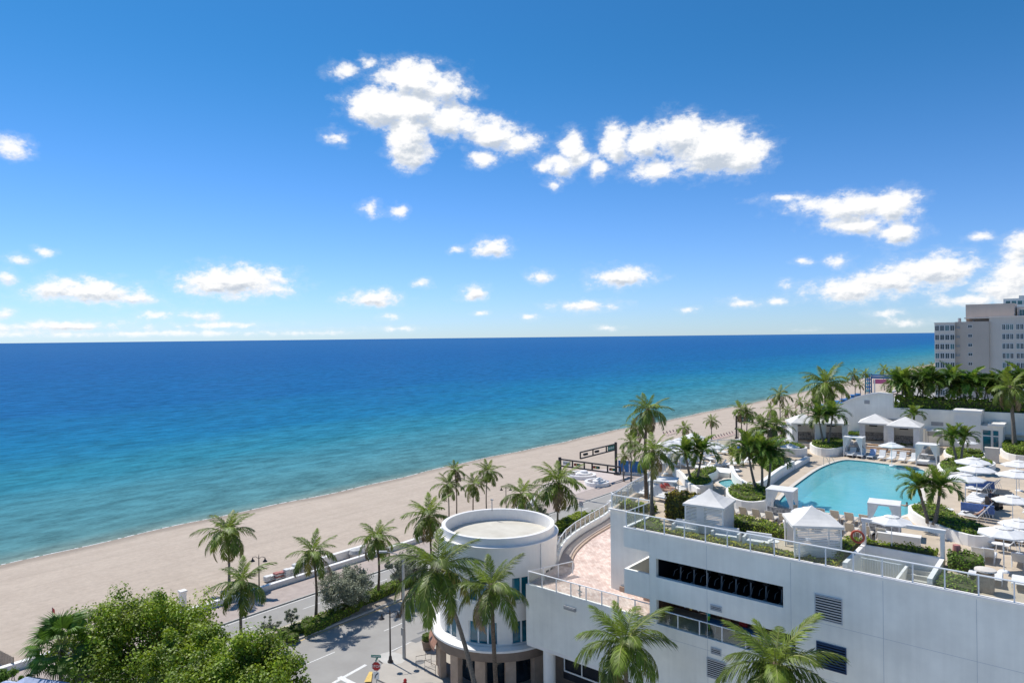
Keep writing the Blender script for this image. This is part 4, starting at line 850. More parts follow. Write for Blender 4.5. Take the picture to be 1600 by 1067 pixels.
def trunk_part(e, top, r0, r1, bend, rd, m='trunk_grey', shaft=None):
    mb = MB(); n = 9; b = Vector((rd.uniform(-1, 1), rd.uniform(-1, 1), 0)) * bend
    pts = [Vector(top) * (i / n) + b * math.sin(math.pi * i / n) * .5 for i in range(n + 1)]
    rs = [r1 + (r0 - r1) * (1 - i / n) + (.55 * r0 * (1 - i / n) ** 8) for i in range(n + 1)]
    mb.tube(pts, rs, 8, cap=True); mb.build('trunk', m, e, smooth=True)
    mb = MB(); c = Vector(top); d = (pts[-1] - pts[-2]).normalized()
    if shaft: mb.tube([c - d * .1, c + d * .25, c + d * .65], [r1 * 1.25, r1 * 1.35, r1 * .6], 8); mb.build('crown_shaft', 'palm_leaf', e, smooth=True)
    else: mb.tube([c - d * .45, c - d * .1, c + d * .25], [r1 * 1.05, r1 * 1.9, r1 * .8], 8); mb.build('fibre_heart', 'trunk_brown', e, smooth=True)
def crown_mesh(kind, lod, n, seed, pal):
    key = ('crown', kind, lod, n, seed, pal)
    if key not in FR:
        rd = random.Random(seed); vs, fs, mi = [], [], []; mats = list(PM[pal]) + ['rachis']
        for (az, el, shp, ln, m) in crown_list(rd, kind, n, PM[pal]):
            me = fronds(kind, m, lod)[shp]; mt = Matrix.Rotation(az, 4, 'Z') @ Matrix.Rotation(-el, 4, 'Y') @ Matrix.Scale(ln, 4); o = len(vs)
            vs += [tuple(mt @ v.co) for v in me.vertices]
            for p in me.polygons: fs.append(tuple(v + o for v in p.vertices)); mi.append(4 if p.material_index else mats.index(m))
        me = bpy.data.meshes.new('crown'); me.from_pydata(vs, [], fs)
        for m in mats: me.materials.append(MAT[m])
        me.polygons.foreach_set('material_index', mi); me.update(); FR[key] = me
    return FR[key]
PSEED = [100]
def palm(base, top, L_, label, kind='coco', n=20, lod=1, r=0.15, group=None, cat='palm tree', pal=None, bend=.5, joined=False, name=None):
    PSEED[0] += 1; rd = random.Random(PSEED[0]); base, top = Vector(base), Vector(top)
    e = empty(name or ('coconut_palm' if kind == 'coco' else 'ornamental_palm'), base); t = top - base; pal = pal or kind
    trunk_part(e, t, r, r * .68, bend, rd, shaft=(kind != 'coco'), m='trunk_brown' if kind == 'coco' and rd.random() < .4 else 'trunk_grey')
    if kind != 'coco': t = t + Vector((0, 0, .45))
    if joined:
        inst('crown', crown_mesh(kind, lod, n, rd.choice((1, 2, 3, 4)), pal), e, t, (0, 0, rd.uniform(0, 6.28)), L_)
    else:
        for (az, el, shp, ln, m) in crown_list(rd, kind, n, PM[pal]):
            q = (Matrix.Rotation(az, 3, 'Z') @ Matrix.Rotation(-el, 3, 'Y')).to_euler()
            inst('frond', fronds(kind, m, lod)[shp], e, t + Vector((math.cos(az), math.sin(az), 0)) * .05, q, L_ * ln)
    return tag(e, label, cat, group)
def palm_px(bx, by, z0, cx, cy, Lpx, label, **kw):      # base pixel on level z0, crown pixel straight above it
    b = at(bx, by, z0); D = depth(b); c = atD(cx, cy, D); return palm(b, c, Lpx * D / FPX, label, **kw)
def palm_D(D, bx, cx, cy, Lpx, label, z0=0.1, **kw):
    c = atD(cx, cy, D); b = atD(bx, cy, D); b.z = z0; return palm(b, c, Lpx * D / FPX, label, **kw)

# foreground palms
palm_D(53.0, 752, 683, 888, 92, 'tall coconut palm with leaning trunk left of the round building', n=22, lod=0, r=.20, bend=2.2)
palm_D(50.5, 779, 768, 917, 76, 'coconut palm standing in front of the round building', n=18, lod=0, r=.19, bend=.6)
palm_D(44.5, 985, 975, 1003, 88, 'coconut palm in front of the terrace wall, left of the hotel wall', n=24, lod=0, r=.19)
palm_D(38.0, 1224, 1212, 1040, 104, 'coconut palm with upright young fronds before the blank hotel wall', n=26, lod=0, r=.19)
# palms along the road and the beach wall
palm_px(358, 920, .1, 355, 831, 52, 'coconut palm on the sand just behind the beach wall', n=22, r=.16)
palm_px(378, 1012, .14, 378, 909, 58, 'coconut palm rising from the median behind the leafy green tree', n=17, r=.16, pal='coco')
palm_px(493, 972, .14, 489, 863, 47, 'slender coconut palm on the median beside a silver tree', n=18, r=.15)
palm_px(590, 933, .14, 588, 840, 44, 'coconut palm on the median between hedge and beach wall', n=18, r=.15)
palm_px(676, 900, .14, 670, 806, 50, 'dark coconut palm behind the left side of the round building', n=19, r=.15)
palm_px(817, 848, .14, 816, 772, 42, 'short coconut palm just behind the rotunda roof', n=16, r=.13)
palm_px(871, 822, .14, 872, 754, 55, 'full coconut palm on the median right of the rotunda roof', n=20, r=.15)
palm_px(701, 838, .1, 700, 757, 30, 'lowest of four slim palms on the beach behind the rotunda', n=16, r=.11)
palm_px(712, 836, .1, 711, 734, 24, 'thin tall palm leftmost behind the rotunda roof rim', n=15, r=.10, pal='dry')
palm_px(740, 828, .1, 740, 757, 28, 'short slim palm between two taller palms behind the rotunda', n=16, r=.11)
palm_px(762, 822, .1, 762, 737, 29, 'tallest of the slim beach palms behind the rotunda', n=17, r=.11)
G2 = 'palms at the far plaza'
palm_px(986, 752, .1, 985, 690, 24, 'slim palm right of the rear traffic signal mast', n=15, lod=2, r=.14)
palm_px(993, 742, .1, 993, 668, 26, 'taller slim palm behind the rear traffic signal mast', n=15, lod=2, r=.14)
palm_px(975, 752, .1, 976, 712, 18, 'ragged dry palm right of the traffic signal mast', n=13, lod=2, r=.14, pal='dry')
palm_px(1070, 700, .1, 1069, 668, 18, 'short bushy palm on the sand behind the white umbrellas', n=15, lod=2, r=.2)
palm_px(1112, 690, .1, 1112, 657, 17, 'lone small palm on the sand behind the sun terrace', n=15, lod=2, r=.15)
palm_px(1159, 688, .1, 1158, 640, 23, 'left of two beach palms by the red loungers', n=16, lod=2, r=.18)
palm_px(1166, 688, .1, 1168, 645, 20, 'right of two beach palms by the red loungers', n=16, lod=2, r=.16)
# pool deck palms
palm_px(1011, 778, DZ + .1, 1012, 641, 42, 'tallest coconut palm at the corner of the pool deck', n=20, r=.16)
palm_px(1019, 808, DZ + .1, 1020, 706, 46, 'coconut palm with drooping fronds at the deck corner railing', n=20, r=.15)
palm_px(1291, 662, DZ - .2, 1290, 599, 48, 'big coconut palm beyond the far cabanas', n=22, r=.22)
palm_px(1586, 704, DZ + .5, 1578, 606, 40, 'coconut palm with thick trunk at the far right of the deck', n=19, r=.22)
for i, (bx, by, cx, cy, L_, lb) in enumerate(((1183, 770, 1170, 712, 37, 'left stem of the palm trio in the round planter'), (1190, 772, 1190, 716, 35, 'middle stem of the palm trio in the round planter'), (1199, 769, 1204, 722, 34, 'right stem of the palm trio in the round planter'),
    (1080, 752, 1072, 716, 30, 'left of two ornamental palms by the spa planting'), (1089, 752, 1096, 714, 32, 'right of two ornamental palms by the spa planting'),
    (1288, 697, 1280, 658, 27, 'left stem of the palm clump in front of the far cabanas'), (1293, 698, 1300, 656, 27, 'right stem of the palm clump in front of the far cabanas'),
    (1451, 816, 1438, 772, 34, 'left of two palms in the long curved planter'), (1460, 820, 1468, 772, 36, 'right of two palms in the long curved planter'),
    (1496, 726, 1488, 690, 24, 'left stem of the palm clump in front of the lift tower'), (1502, 727, 1506, 690, 22, 'right stem of the palm clump in front of the lift tower'),
    (1428, 690, 1428, 655, 18, 'bushy palm behind the rightmost far cabana'))):
    palm_px(bx, by, DZ + .6, cx, cy, L_ * 1.15, lb, kind='adon', n=18, lod=1, r=.13, bend=.15)
palm_px(1192, 712, DZ + .3, 1190, 668, 36, 'shaggy palm with a skirt of dead fronds, left of two', n=17, lod=1, r=.15, pal='dry')
palm_px(1208, 714, DZ + .3, 1212, 664, 34, 'shaggy palm with a skirt of dead fronds, right of two', n=17, lod=1, r=.15, pal='dry')
# palms along the far beach road, nearest first
rd = random.Random(11)
ORD = ['first', 'second', 'third', 'fourth', 'fifth', 'sixth', 'seventh', 'eighth', 'ninth', 'tenth', 'eleventh', 'twelfth', 'thirteenth', 'fourteenth', 'fifteenth', 'sixteenth', 'seventeenth', 'eighteenth', 'nineteenth', 'twentieth']
for i, (bx, by, cx, cy, L_) in enumerate(sorted(((1219, 668, 1218, 616, 26), (1206, 672, 1205, 640, 18), (1232, 660, 1230, 640, 16), (1252, 655, 1250, 627, 14), (1262, 652, 1263, 630, 13), (1274, 645, 1274, 618, 13), (1316, 634, 1316, 601, 14), (1336, 627, 1335, 585, 17), (1344, 622, 1343, 600, 12), (1352, 618, 1352, 583, 13), (1382, 610, 1381, 577, 15), (1392, 604, 1392, 582, 11), (1405, 600, 1404, 580, 12), (1418, 597, 1418, 578, 11), (1428, 594, 1428, 577, 10), (1440, 592, 1440, 573, 11), (1450, 590, 1450, 577, 10), (1458, 588, 1457, 571, 10), (1243, 658, 1243, 645, 11), (1300, 640, 1303, 615, 12)), key=lambda t: t[2])):
    palm_px(bx, by, 0, cx, cy, L_, ORD[i] + ' palm from the left in the row lining the far beach road', n=13, lod=2, r=.18, joined=True, group='palms lining the far beach road')
# row on top of the end wall
TROUGH = [atY(1396 + i * 11.5, 634, WY + 1.6) for i in range(20)]
for i in range(19):
    px = 1398 + i * 11.6 + rd.uniform(-3, 3); b_ = atY(px, 634 + i * .5, WY + 1.3 + rd.uniform(0, 1.2)); c_ = atY(px + rd.uniform(-7, 7), 604 + rd.uniform(-7, 9) + i * .1, b_.y); b_.z = atY(1396, 637, WY).z - .2
    palm(b_, c_, rd.uniform(2.1, 2.8), ORD[i] + ' palm from the left in the row on top of the end wall', kind='adon', n=16, lod=2, r=.09, bend=.2, joined=True, group='palms on the end wall')
for i, (px, cy, L_) in enumerate(((1412, 596, 16), (1425, 588, 17), (1440, 592, 15), (1590, 640, 20))):
    b_ = atY(px, 636, WY + 6); b_.z = 8; palm(b_, atY(px + 3, cy, WY + 6), L_ / 11.6, ['leftmost', 'second', 'third', 'rightmost'][i] + ' of the taller palms rising behind the planted end wall', n=15, lod=2, r=.12, joined=True, group='palms behind the end wall')

# ------------------------------------------------------------------ hedges: a darker core inside a coat of separate leaves
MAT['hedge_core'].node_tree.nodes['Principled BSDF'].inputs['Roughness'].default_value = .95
LEAFQ = [(0, -.5, 0), (.36, -.05, .06), (0, .5, 0), (-.36, -.05, .06)]
def leaves(mb, p, n, size, rd, spread=.9):
    nn = Vector((n[0] + rd.uniform(-spread, spread), n[1] + rd.uniform(-spread, spread), n[2] + rd.uniform(-spread * .6, spread))).normalized()
    a = nn.orthogonal().normalized(); a.rotate(Matrix.Rotation(rd.uniform(0, 6.28), 3, nn)); b = nn.cross(a); s = size * rd.uniform(.7, 1.25)
    mb.face([p + (a * x + b * y + nn * z) * s for (x, y, z) in LEAFQ])
def hedge(poly, z0, h, label, m='hedge_leaf', m2=None, size=.16, dens=110, name='hedge', cat='hedge', bumps=.14, seed=None, mix=.3):
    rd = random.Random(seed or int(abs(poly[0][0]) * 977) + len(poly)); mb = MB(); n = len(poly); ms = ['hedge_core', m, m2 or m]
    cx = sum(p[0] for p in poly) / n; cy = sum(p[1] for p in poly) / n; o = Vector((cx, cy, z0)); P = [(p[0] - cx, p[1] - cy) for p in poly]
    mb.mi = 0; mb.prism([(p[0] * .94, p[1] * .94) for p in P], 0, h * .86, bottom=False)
    xs = [p[0] for p in P]; ys_ = [p[1] for p in P]; A = (max(xs) - min(xs)) * (max(ys_) - min(ys_))
    per = sum(math.dist(P[i], P[(i + 1) % n]) for i in range(n)); f1, f2 = rd.uniform(0, 6), rd.uniform(0, 6)
    bz = lambda x, y: bumps * (math.sin(x * 2.3 + f1) * math.cos(y * 2.7 + f2) + .6 * math.sin(x * 5.1 + y * 4.3))
    for k in range(int(A * dens)):
        x, y = rd.uniform(min(xs), max(xs)), rd.uniform(min(ys_), max(ys_))
        if not inside((x, y), P): continue
        mb.mi = 2 if rd.random() < mix else 1; leaves(mb, Vector((x, y, h * .93 + bz(x, y) + rd.uniform(-.10, .08))), (0, 0, 1), size, rd)
    for i in range(n):
        a, c = P[i], P[(i + 1) % n]; l = math.dist(a, c); nx, ny = (c[1] - a[1]) / (l + 1e-9), -(c[0] - a[0]) / (l + 1e-9)
        if inside(((a[0] + c[0]) / 2 + nx * .02, (a[1] + c[1]) / 2 + ny * .02), P): nx, ny = -nx, -ny
        for k in range(int(l * h * dens)):
            t = rd.random(); z = rd.uniform(0, h); mb.mi = 2 if rd.random() < mix else 1; q = rd.uniform(-.12, .05)
            leaves(mb, Vector((a[0] + (c[0] - a[0]) * t + nx * q, a[1] + (c[1] - a[1]) * t + ny * q, z)), (nx, ny, .3), size, rd)
    ob = mb.build(name, ms); ob.location = o
    return tag(ob, label, cat)
def rect(x0, x1, y0, y1): return [(x0, y0), (x1, y0), (x1, y1), (x0, y1)]
def pxpoly(L_, z): return [tuple(at(x, y, z)[:2]) for x, y in L_]
hedge(pxpoly(((476, 992), (505, 980), (560, 952), (567, 944), (545, 946), (497, 968)), .3), .14, .8, 'dark green hedge on the median at the foot of a palm', size=.2, m2='hedge_lime')
hedge(pxpoly(((562, 946), (590, 936), (622, 921), (628, 913), (604, 917), (570, 932)), .3), .14, .8, 'second green hedge block along the median', size=.2, m2='hedge_lime')
hedge(pxpoly(((624, 921), (650, 912), (668, 901), (650, 898), (628, 909)), .3), .14, .7, 'hedge on the median beside the round building', size=.2)
hedge(pxpoly(((862, 836), (895, 821), (918, 806), (905, 804), (880, 815), (862, 826)), .3), .14, .8, 'lime green hedge on the median right of the rotunda', m='hedge_lime', size=.22)
hedge([(-64, 84), (-61, 84), (-61, 128), (-64, 128)], .14, .5, 'long low hedge farther along the median', size=.3, dens=30)
for (x, y, r_, lb) in ((446, 992, .8, 'small round shrub on the bare median'), (468, 985, 1.0, 'grey green shrub on the median below the young silver trees'), (430, 1003, .7, 'low shrub at the bare end of the median'), (456, 1000, .7, 'rounded shrub near the kerb below the young silver trees'), (484, 975, .8, 'rounded shrub beside the hedge at the palm foot')):
    c = at(x, y, .15); hedge([(c.x + r_ * math.cos(a * .785), c.y + r_ * math.sin(a * .785)) for a in range(8)], .14, .6, lb, name='shrub', cat='shrub', size=.16)

def tree(base, h, rad, label, m='grape_leaf', m2=None, size=.22, clumps=110, per=170, trunk_r=.18, seed=1, flat=.75, name='leafy_tree', cat='tree', low=.35, lean=(0, 0)):
    rd = random.Random(seed); e = empty(name, base); c = Vector((lean[0], lean[1], h - rad * flat))
    mb = MB(); limbs = []; fork = Vector((lean[0] * .3, lean[1] * .3, max(.4, h * low)))
    mb.tube([(0, 0, -.1), fork * .5 + Vector((rd.uniform(-.1, .1), .05, 0)), fork], [trunk_r * 1.25, trunk_r, trunk_r * .85], 8)
    cen = []
    while len(cen) < clumps:
        v = Vector((rd.uniform(-1, 1), rd.uniform(-1, 1), rd.uniform(-.75, 1)))
        if not .45 < v.length < 1.0: continue
        v = Vector((v.x * rad, v.y * rad, v.z * rad * flat)) * rd.uniform(.72, 1.16); cen.append(c + v)
    for k in range(0, clumps, max(1, clumps // 26)):
        p = cen[k]; mid = fork.lerp(p, .5) + Vector((rd.uniform(-.3, .3), rd.uniform(-.3, .3), rd.uniform(-.2, .3)))
        mb.tube([fork, mid, p], [trunk_r * .5, trunk_r * .3, trunk_r * .1], 5, cap=False)
    mb.build('trunk', 'trunk_grey', e, smooth=True)
    mb = MB(); cr = rad * .22
    for p in cen:
        rr = cr * rd.uniform(.5, 1.25); mb.mi = 1 if rd.random() < .4 else 0
        for k in range(per):
            d = Vector((rd.gauss(0, 1), rd.gauss(0, 1), rd.gauss(0, .8))).normalized(); q = p + d * rr * rd.random() ** .45
            leaves(mb, q, (d.x * .8, d.y * .8, d.z * .6 + .45), size, rd, .7)
    mb.build('crown', [m, m2 or m], e)
    return tag(e, label, cat)
def tree_D(D, px, py, h_top_py, rpx, label, **kw):
    t = atD(px, h_top_py, D); b = Vector((t.x, t.y, .12)); return tree(b, t.z, rpx * D / FPX, label, **kw)
tree_D(58, 222, 0, 936, 106, 'large leafy green tree at the lower left', clumps=210, per=210, size=.23, m2='grape_leaf_light', seed=5, flat=.60, trunk_r=.28)
tree_D(49, 372, 0, 1004, 100, 'bright green leafy tree at the bottom left of centre', m='grape_leaf_light', m2='grape_leaf', clumps=170, per=230, size=.22, seed=8, flat=.7, trunk_r=.25)
tree_D(53, 292, 0, 988, 70, 'middle green tree joining the two larger leafy trees', m='grape_leaf', m2='grape_leaf_light', clumps=90, per=200, size=.22, seed=31, flat=.7, trunk_r=.2)
tree_D(55, 160, 0, 1020, 50, 'silvery grey bush between fan palm and green tree', m='silver_leaf', clumps=60, per=150, size=.16, seed=9, flat=.8)
tree_D(52, 15, 0, 1045, 30, 'dark green bush at the bottom left corner', m='hedge_leaf', clumps=30, per=150, size=.16, seed=19, flat=.8)
def tree_px(bx, by, tx, ty, rpx, label, **kw):
    b = at(bx, by, .14); D = depth(b); t = atD(tx, ty, D); return tree(b, t.z - b.z, rpx * D / FPX, label, lean=((t - b).x, (t - b).y), **kw)
tree_px(545, 952, 540, 889, 44, 'silver leaved tree on the median between two palms', m='silver_leaf', clumps=110, per=170, size=.17, seed=21, flat=.60, trunk_r=.14, name='silver_tree')
tree_px(648, 905, 641, 862, 34, 'silver leaved tree on the median behind the lamp mast', m='silver_leaf', clumps=60, per=140, size=.18, seed=22, flat=.75, trunk_r=.14, name='silver_tree')
tree_px(843, 838, 838, 788, 28, 'silver leaved tree on the median behind the rotunda roof', m='silver_leaf', clumps=60, per=130, size=.22, seed=23, flat=.8, trunk_r=.15, name='silver_tree')
tree_px(421, 992, 422, 962, 15, 'young silver tree on the bare median, left of two', m='silver_leaf', clumps=26, per=90, size=.13, seed=24, flat=.9, trunk_r=.05, low=.45, name='silver_tree')
tree_px(455, 984, 455, 948, 13, 'young silver tree on the bare median, right of two', m='silver_leaf', clumps=24, per=90, size=.13, seed=25, flat=1.0, trunk_r=.05, low=.45, name='silver_tree')
tree_px(628, 0 + 935, 622, 868, 20, 'thin silver tree beside the lamp mast', m='silver_leaf', clumps=24, per=90, size=.15, seed=26, flat=1.0, trunk_r=.07, low=.4, name='silver_tree')
# fan palm in the lower left
def fan_palm(base, top, Rm, label):
    rd = random.Random(77); e = empty('fan_palm', base); t = Vector(top) - Vector(base); trunk_part(e, t, .17, .15, .3, rd)
    mb = MB()
    mb.mi = 1; mb.tube([(0, 0, 0), (.32, 0, .02), (.58, 0, 0)], [.012, .009, .006], 3); mb.mi = 0
    for k in range(34):
        a = R(-118 + 236 * k / 33); d = Vector((math.cos(a), math.sin(a), 0)); o = Vector((.56, 0, 0)); ln = .48 * (1 - .25 * abs(a) / 2.1) * rd.uniform(.9, 1.05); w = Vector((-d.y, d.x, 0)) * .018
        m1 = o + d * ln * .55 + Vector((0, 0, .03)); tip = o + d * ln + Vector((0, 0, -.10 - .10 * rd.random()))
        mb.raw([o, m1 + w, tip, m1 - w], [(0, 1, 2, 3)])
    me = None
    for i in range(30):
        q = (i + .5) / 30; az = i * 2.39996; el = R(80 - 125 * q); ang = (Matrix.Rotation(az, 3, 'Z') @ Matrix.Rotation(-el, 3, 'Y') @ Matrix.Rotation(rd.uniform(-.3, .3), 3, 'X')).to_euler()
        if me is None: f_ = mb.build('fan_leaf', ['palm_dark', 'rachis'], e); me = f_.data; f_.location = t; f_.rotation_euler = ang; f_.scale = (Rm,) * 3
        else: inst('fan_leaf', me, e, t, ang, Rm * rd.uniform(.88, 1.08))
    return tag(e, label, 'palm tree')
c = atD(95, 1012, 54); fan_palm((c.x, c.y, .1), c, 62 * 54 / FPX, 'fan palm with stiff fan leaves at the lower left')
# ================================================================== POOL DECK FURNISHING
# --- planters: a white curved wall, soil, and planting as a hedge thing of its own
def planter(poly, h, label, hlabel, m='hedge_leaf', m2='hedge_lime', hh=.45, z=DZ, size=.17, closed=True):
    c = (sum(p[0] for p in poly) / len(poly), sum(p[1] for p in poly) / len(poly)); e = empty('planter', (c[0], c[1], z)); P = [(p[0] - c[0], p[1] - c[1]) for p in poly]
    ribbon('planter_wall', P, .24, 0, h, 'white_stucco', e, closed=True); mb = MB(); mb.prism(P, h - .35, h - .22, bottom=False); mb.build('soil', 'soil', e); tag(e, label, 'planter')
    k = .93; hedge([(c[0] + p[0] * k, c[1] + p[1] * k) for p in P], z + h - .25, hh, hlabel, m, m2, size, name='planting', cat='shrubs', bumps=.10, dens=95)
PA = smooth_poly([(-10.5, 59.6), (-9.6, 61.3), (-8.4, 60.3), (-6.9, 57.6), (-5.4, 56.2), (-4.9, 54.6), (-5.7, 53.4), (-7.4, 54.4), (-9.5, 57.0)], 4)
PB = smooth_poly([(-23.6, 56.8), (-22.2, 53.6), (-20.5, 52.7), (-19.5, 54.2), (-20.2, 57.2), (-22.0, 59.0)], 4)
PC = smooth_poly([(-25.6, 86.5), (-24.2, 83.2), (-22.6, 82.8), (-21.8, 85.5), (-22.4, 89), (-24.4, 90.4)], 4)
PD = smooth_poly([(-29.2, 62.0), (-28.9, 65.0), (-27.9, 64.2), (-27.6, 61.2), (-26.2, 59.0), (-26.0, 57.2), (-27.0, 56.6), (-28.4, 58.6)], 4)
PE = smooth_poly(pxpoly(((1468, 733), (1472, 743), (1490, 748), (1512, 744), (1550, 736), (1549, 729), (1520, 727), (1490, 724)), DZ), 4)
planter(PA, .75, 'long curved white planter with two palms right of the pool', 'green ground cover in the long curved planter')
planter(PB, .95, 'round white planter holding the palm trio left of the pool', 'green ground cover under the palm trio')
planter(PC, .9, 'round white planter with palms before the far cabanas', 'green ground cover in the planter before the far cabanas')
planter(PD, .75, 'curved white planter beside the spa pool', 'green planting beside the spa pool')
planter(PE, .6, 'low white planter in front of the lift tower', 'clipped green planting in front of the lift tower')
planter(smooth_poly([(-30.6, 82.3), (-28.4, 80.6), (-25.6, 80.4), (-25.0, 82.4), (-27.4, 84.6)], 4), .9, 'white planter wall left of the far pool steps', 'dark hedge left of the far pool steps')
planter(smooth_poly(pxpoly(((1566, 706), (1570, 716), (1600, 722), (1640, 720), (1630, 706), (1590, 700)), DZ), 3), .7, 'white planter at the far right beside the thick palm', 'bushy planting at the far right of the deck', hh=.9)
planter(smooth_poly(pxpoly(((1478, 715), (1500, 722), (1536, 722), (1534, 713), (1505, 708), (1480, 708)), DZ), 3), .5, 'planter below the palm clump at the lift tower', 'planting below the palm clump at the lift tower')
# hedges on the deck
hedge([(-25.4, 43.75), (-23.3, 43.75), (-23.2, 44.4), (-25.3, 46.8)], DZ, .3, 'lime hedge in the corner of the deck railing', 'hedge_lime', 'hedge_leaf')
hedge(rect(-23.2, -11.6, 43.75, 44.65), DZ, .20, 'yellow green hedge along the front glass railing', 'hedge_lime', 'hedge_yellow', mix=.5)
hedge(rect(-29.2, -26.3, 48.0, 49.0), DZ, .55, 'low hedge behind the set-back corner railing', 'hedge_lime', 'hedge_leaf')
hedge(rect(-24.9, -22.3, 47.6, 49.2), DZ, 1.9, 'tall reddish brown croton hedge beside the slatted cabana', 'hedge_croton', 'hedge_yellow', size=.2, mix=.25, dens=130)
hedge([(-20.6, 49.6), (-16.3, 48.6), (-15.2, 47.9), (-15.6, 47.2), (-20.2, 47.9)], DZ, .75, 'clipped hedge between slatted cabanas and beige loungers', 'hedge_lime', 'hedge_leaf')
hedge([(-12.4, 48.9), (-10.9, 48.9), (-7.2, 49.5), (-7.2, 48.7), (-11.5, 48.3), (-11.5, 44.8), (-12.2, 45.0)], DZ, .6, 'clipped hedge wrapping the stair well', 'hedge_lime', 'hedge_leaf')
hedge(smooth_poly([(-6.5, 47.6), (-5.9, 48.9), (-5.0, 48.6), (-4.7, 47.6), (-5.4, 46.9)], 3), DZ, .9, 'rounded green bush right of the stair well', size=.15)
hedge(rect(-6.5, -4.7, 43.8, 46.2), DZ, .22, 'square bed of low green planting at the deck edge', 'hedge_leaf', 'hedge_lime', dens=130)
hedge([(-32.6, 78), (-30.6, 75.6), (-28.5, 76.3), (-28.8, 77.6), (-30.8, 78.6)], DZ, .9, 'square clipped hedge near the people in blue', 'hedge_lime', 'hedge_leaf')
hedge([(-28.8, 75.8), (-24.0, 68.5), (-23.3, 69.6), (-25.6, 76.2), (-27.6, 77.6)], DZ, 1.1, 'broad green hedge behind the palm trio', size=.2)
hedge([(-24.2, 97.4), (-21.8, 97.4), (-21.8, 98.6), (-24.2, 98.6)], DZ, 1.0, 'dark hedge behind the left far cabana', size=.2)
hedge([(-17.2, 92.2), (-15.0, 92.6), (-15.2, 93.6), (-17.3, 93.2)], DZ, .6, 'low hedge in front of the right far cabana')
a = atY(1396.5, 637, WY); b_ = atY(1680, 650, WY)
hedge([(a.x, WY + .6), (b_.x, WY + .6), (b_.x, WY + 2.6), (a.x, WY + 2.6)], a.z - .25, 1.7, 'long dark green hedge on top of the end wall', 'hedge_leaf', 'hedge_lime', size=.3, dens=40, bumps=.3)
hedge([(-26.8, WY - 8), (-25, WY - 8), (-25, WY - 7), (-26.8, WY - 7)], DZ, .5, 'small hedge at the foot of the far gable')
mb = MB(); q = pxpoly(((1396, 634), (1600, 640)), 0)
mb.box(a.x - .3, b_.x, WY + .55, WY + 4, DZ, a.z - .24); tag(mb.build('planting_trough', 'white_wall'), 'raised planting trough behind the end wall', 'planter')

# --- curved white walls and basin edges by the pool
def wallet(px, z, w, h, label, name='garden_wall'): return tag(ribbon(name, smooth_poly(pxpoly(px, z), 4, False), w, z, z + h, 'white_stucco'), label, 'wall')
wallet(((1053, 742), (1066, 752), (1075, 765), (1092, 778)), DZ, .3, .8, 'curved white wall left of the spa planting')
wallet(((1143, 741), (1147, 752), (1155, 762), (1166, 769)), DZ, .35, .9, 'curved white wall right of the spa pool')
wallet(((1166, 770), (1188, 768), (1215, 748), (1239, 733)), DZ, .35, .9, 'white wall beside the tan pool walk')
wallet(((1239, 733), (1262, 720)), DZ, .5, .5, 'low wall end of the tan pool walk')
tag(MB().prism(pxpoly(((1106, 744), (1120, 737), (1146, 740), (1140, 747)), DZ), DZ + .004, DZ + .5).build('garden_terrace', 'white_stucco'), 'white raised platform behind the spa pool', 'platform')
# flights of low steps up to the far cabanas, tan fronts
for (x0_, x1_, y0_, lb) in ((-26.9, -24.9, 87.5, 'tan steps up to the left far cabana'), (-20.4, -18.2, 89.2, 'tan steps between the two far cabanas'), (-17.8, -15.6, 87.8, 'tan steps in front of the right far cabana')):
    e = empty('garden_steps', (x0_, y0_, DZ))
    for k in range(4): mb = MB(); mb.box(0, x1_ - x0_, k * .45, 1.9, k * .16 + .003, (k + 1) * .16); mb.build('step', 'wood' if k % 2 else 'pool_coping', e)
    tag(e, lb, 'steps')

# --- umbrella
def make_umbrella():
    e = empty('pool_umbrella'); n = 8; rr = 1.36
    mb = MB(); C = [(0, 0, 2.78)]
    ring = lambda r_, z, w: [(r_ * math.cos(2 * math.pi * (k + .5) / n), r_ * math.sin(2 * math.pi * (k + .5) / n), z) for k in range(n)]
    r1, r2 = ring(.45, 2.60, 0), ring(rr, 2.29, 0); r3 = [(p[0] * 1.0, p[1] * 1.0, 2.20) for p in r2]
    for k in range(n):
        j = (k + 1) % n; mid = ((r2[k][0] + r2[j][0]) / 2 * .985, (r2[k][1] + r2[j][1]) / 2 * .985, 2.29); m1 = ((r1[k][0] + r1[j][0]) / 2, (r1[k][1] + r1[j][1]) / 2, 2.585)
        mb.face([r1[k], r2[k], mid, m1]); mb.face([m1, mid, r2[j], r1[j]]); mb.face([r2[k], r3[k], (mid[0], mid[1], 2.215), mid]); mb.face([mid, (mid[0], mid[1], 2.215), r3[j], r2[j]])
    mb.build('canopy', 'white_fabric', e)
    mb = MB(); q1 = ring(.50, 2.63, 0)
    for k in range(n): mb.face([(0, 0, 2.74), q1[k], q1[(k + 1) % n]])
    mb.build('vent_cap', 'white_fabric', e)
    mb = MB(); mb.tube([(0, 0, 0), (0, 0, 2.84)], .028, 8); mb.build('pole', 'white_metal', e)
    mb = MB(); mb.lathe([(.001, .09), (.25, .08), (.30, .0)], n=12); mb.build('base', 'white_metal', e)
    for k in range(n):
        a = 2 * math.pi * (k + .5) / n; mb = MB(); mb.tube([(0, 0, 2.58), (rr * .97 * math.cos(a), rr * .97 * math.sin(a), 2.26)], .012, 4); mb.build('rib', 'white_metal', e)
    return tag(e, 'white octagonal pool umbrella', 'umbrella', 'white pool umbrellas')
UMB = make_umbrella()
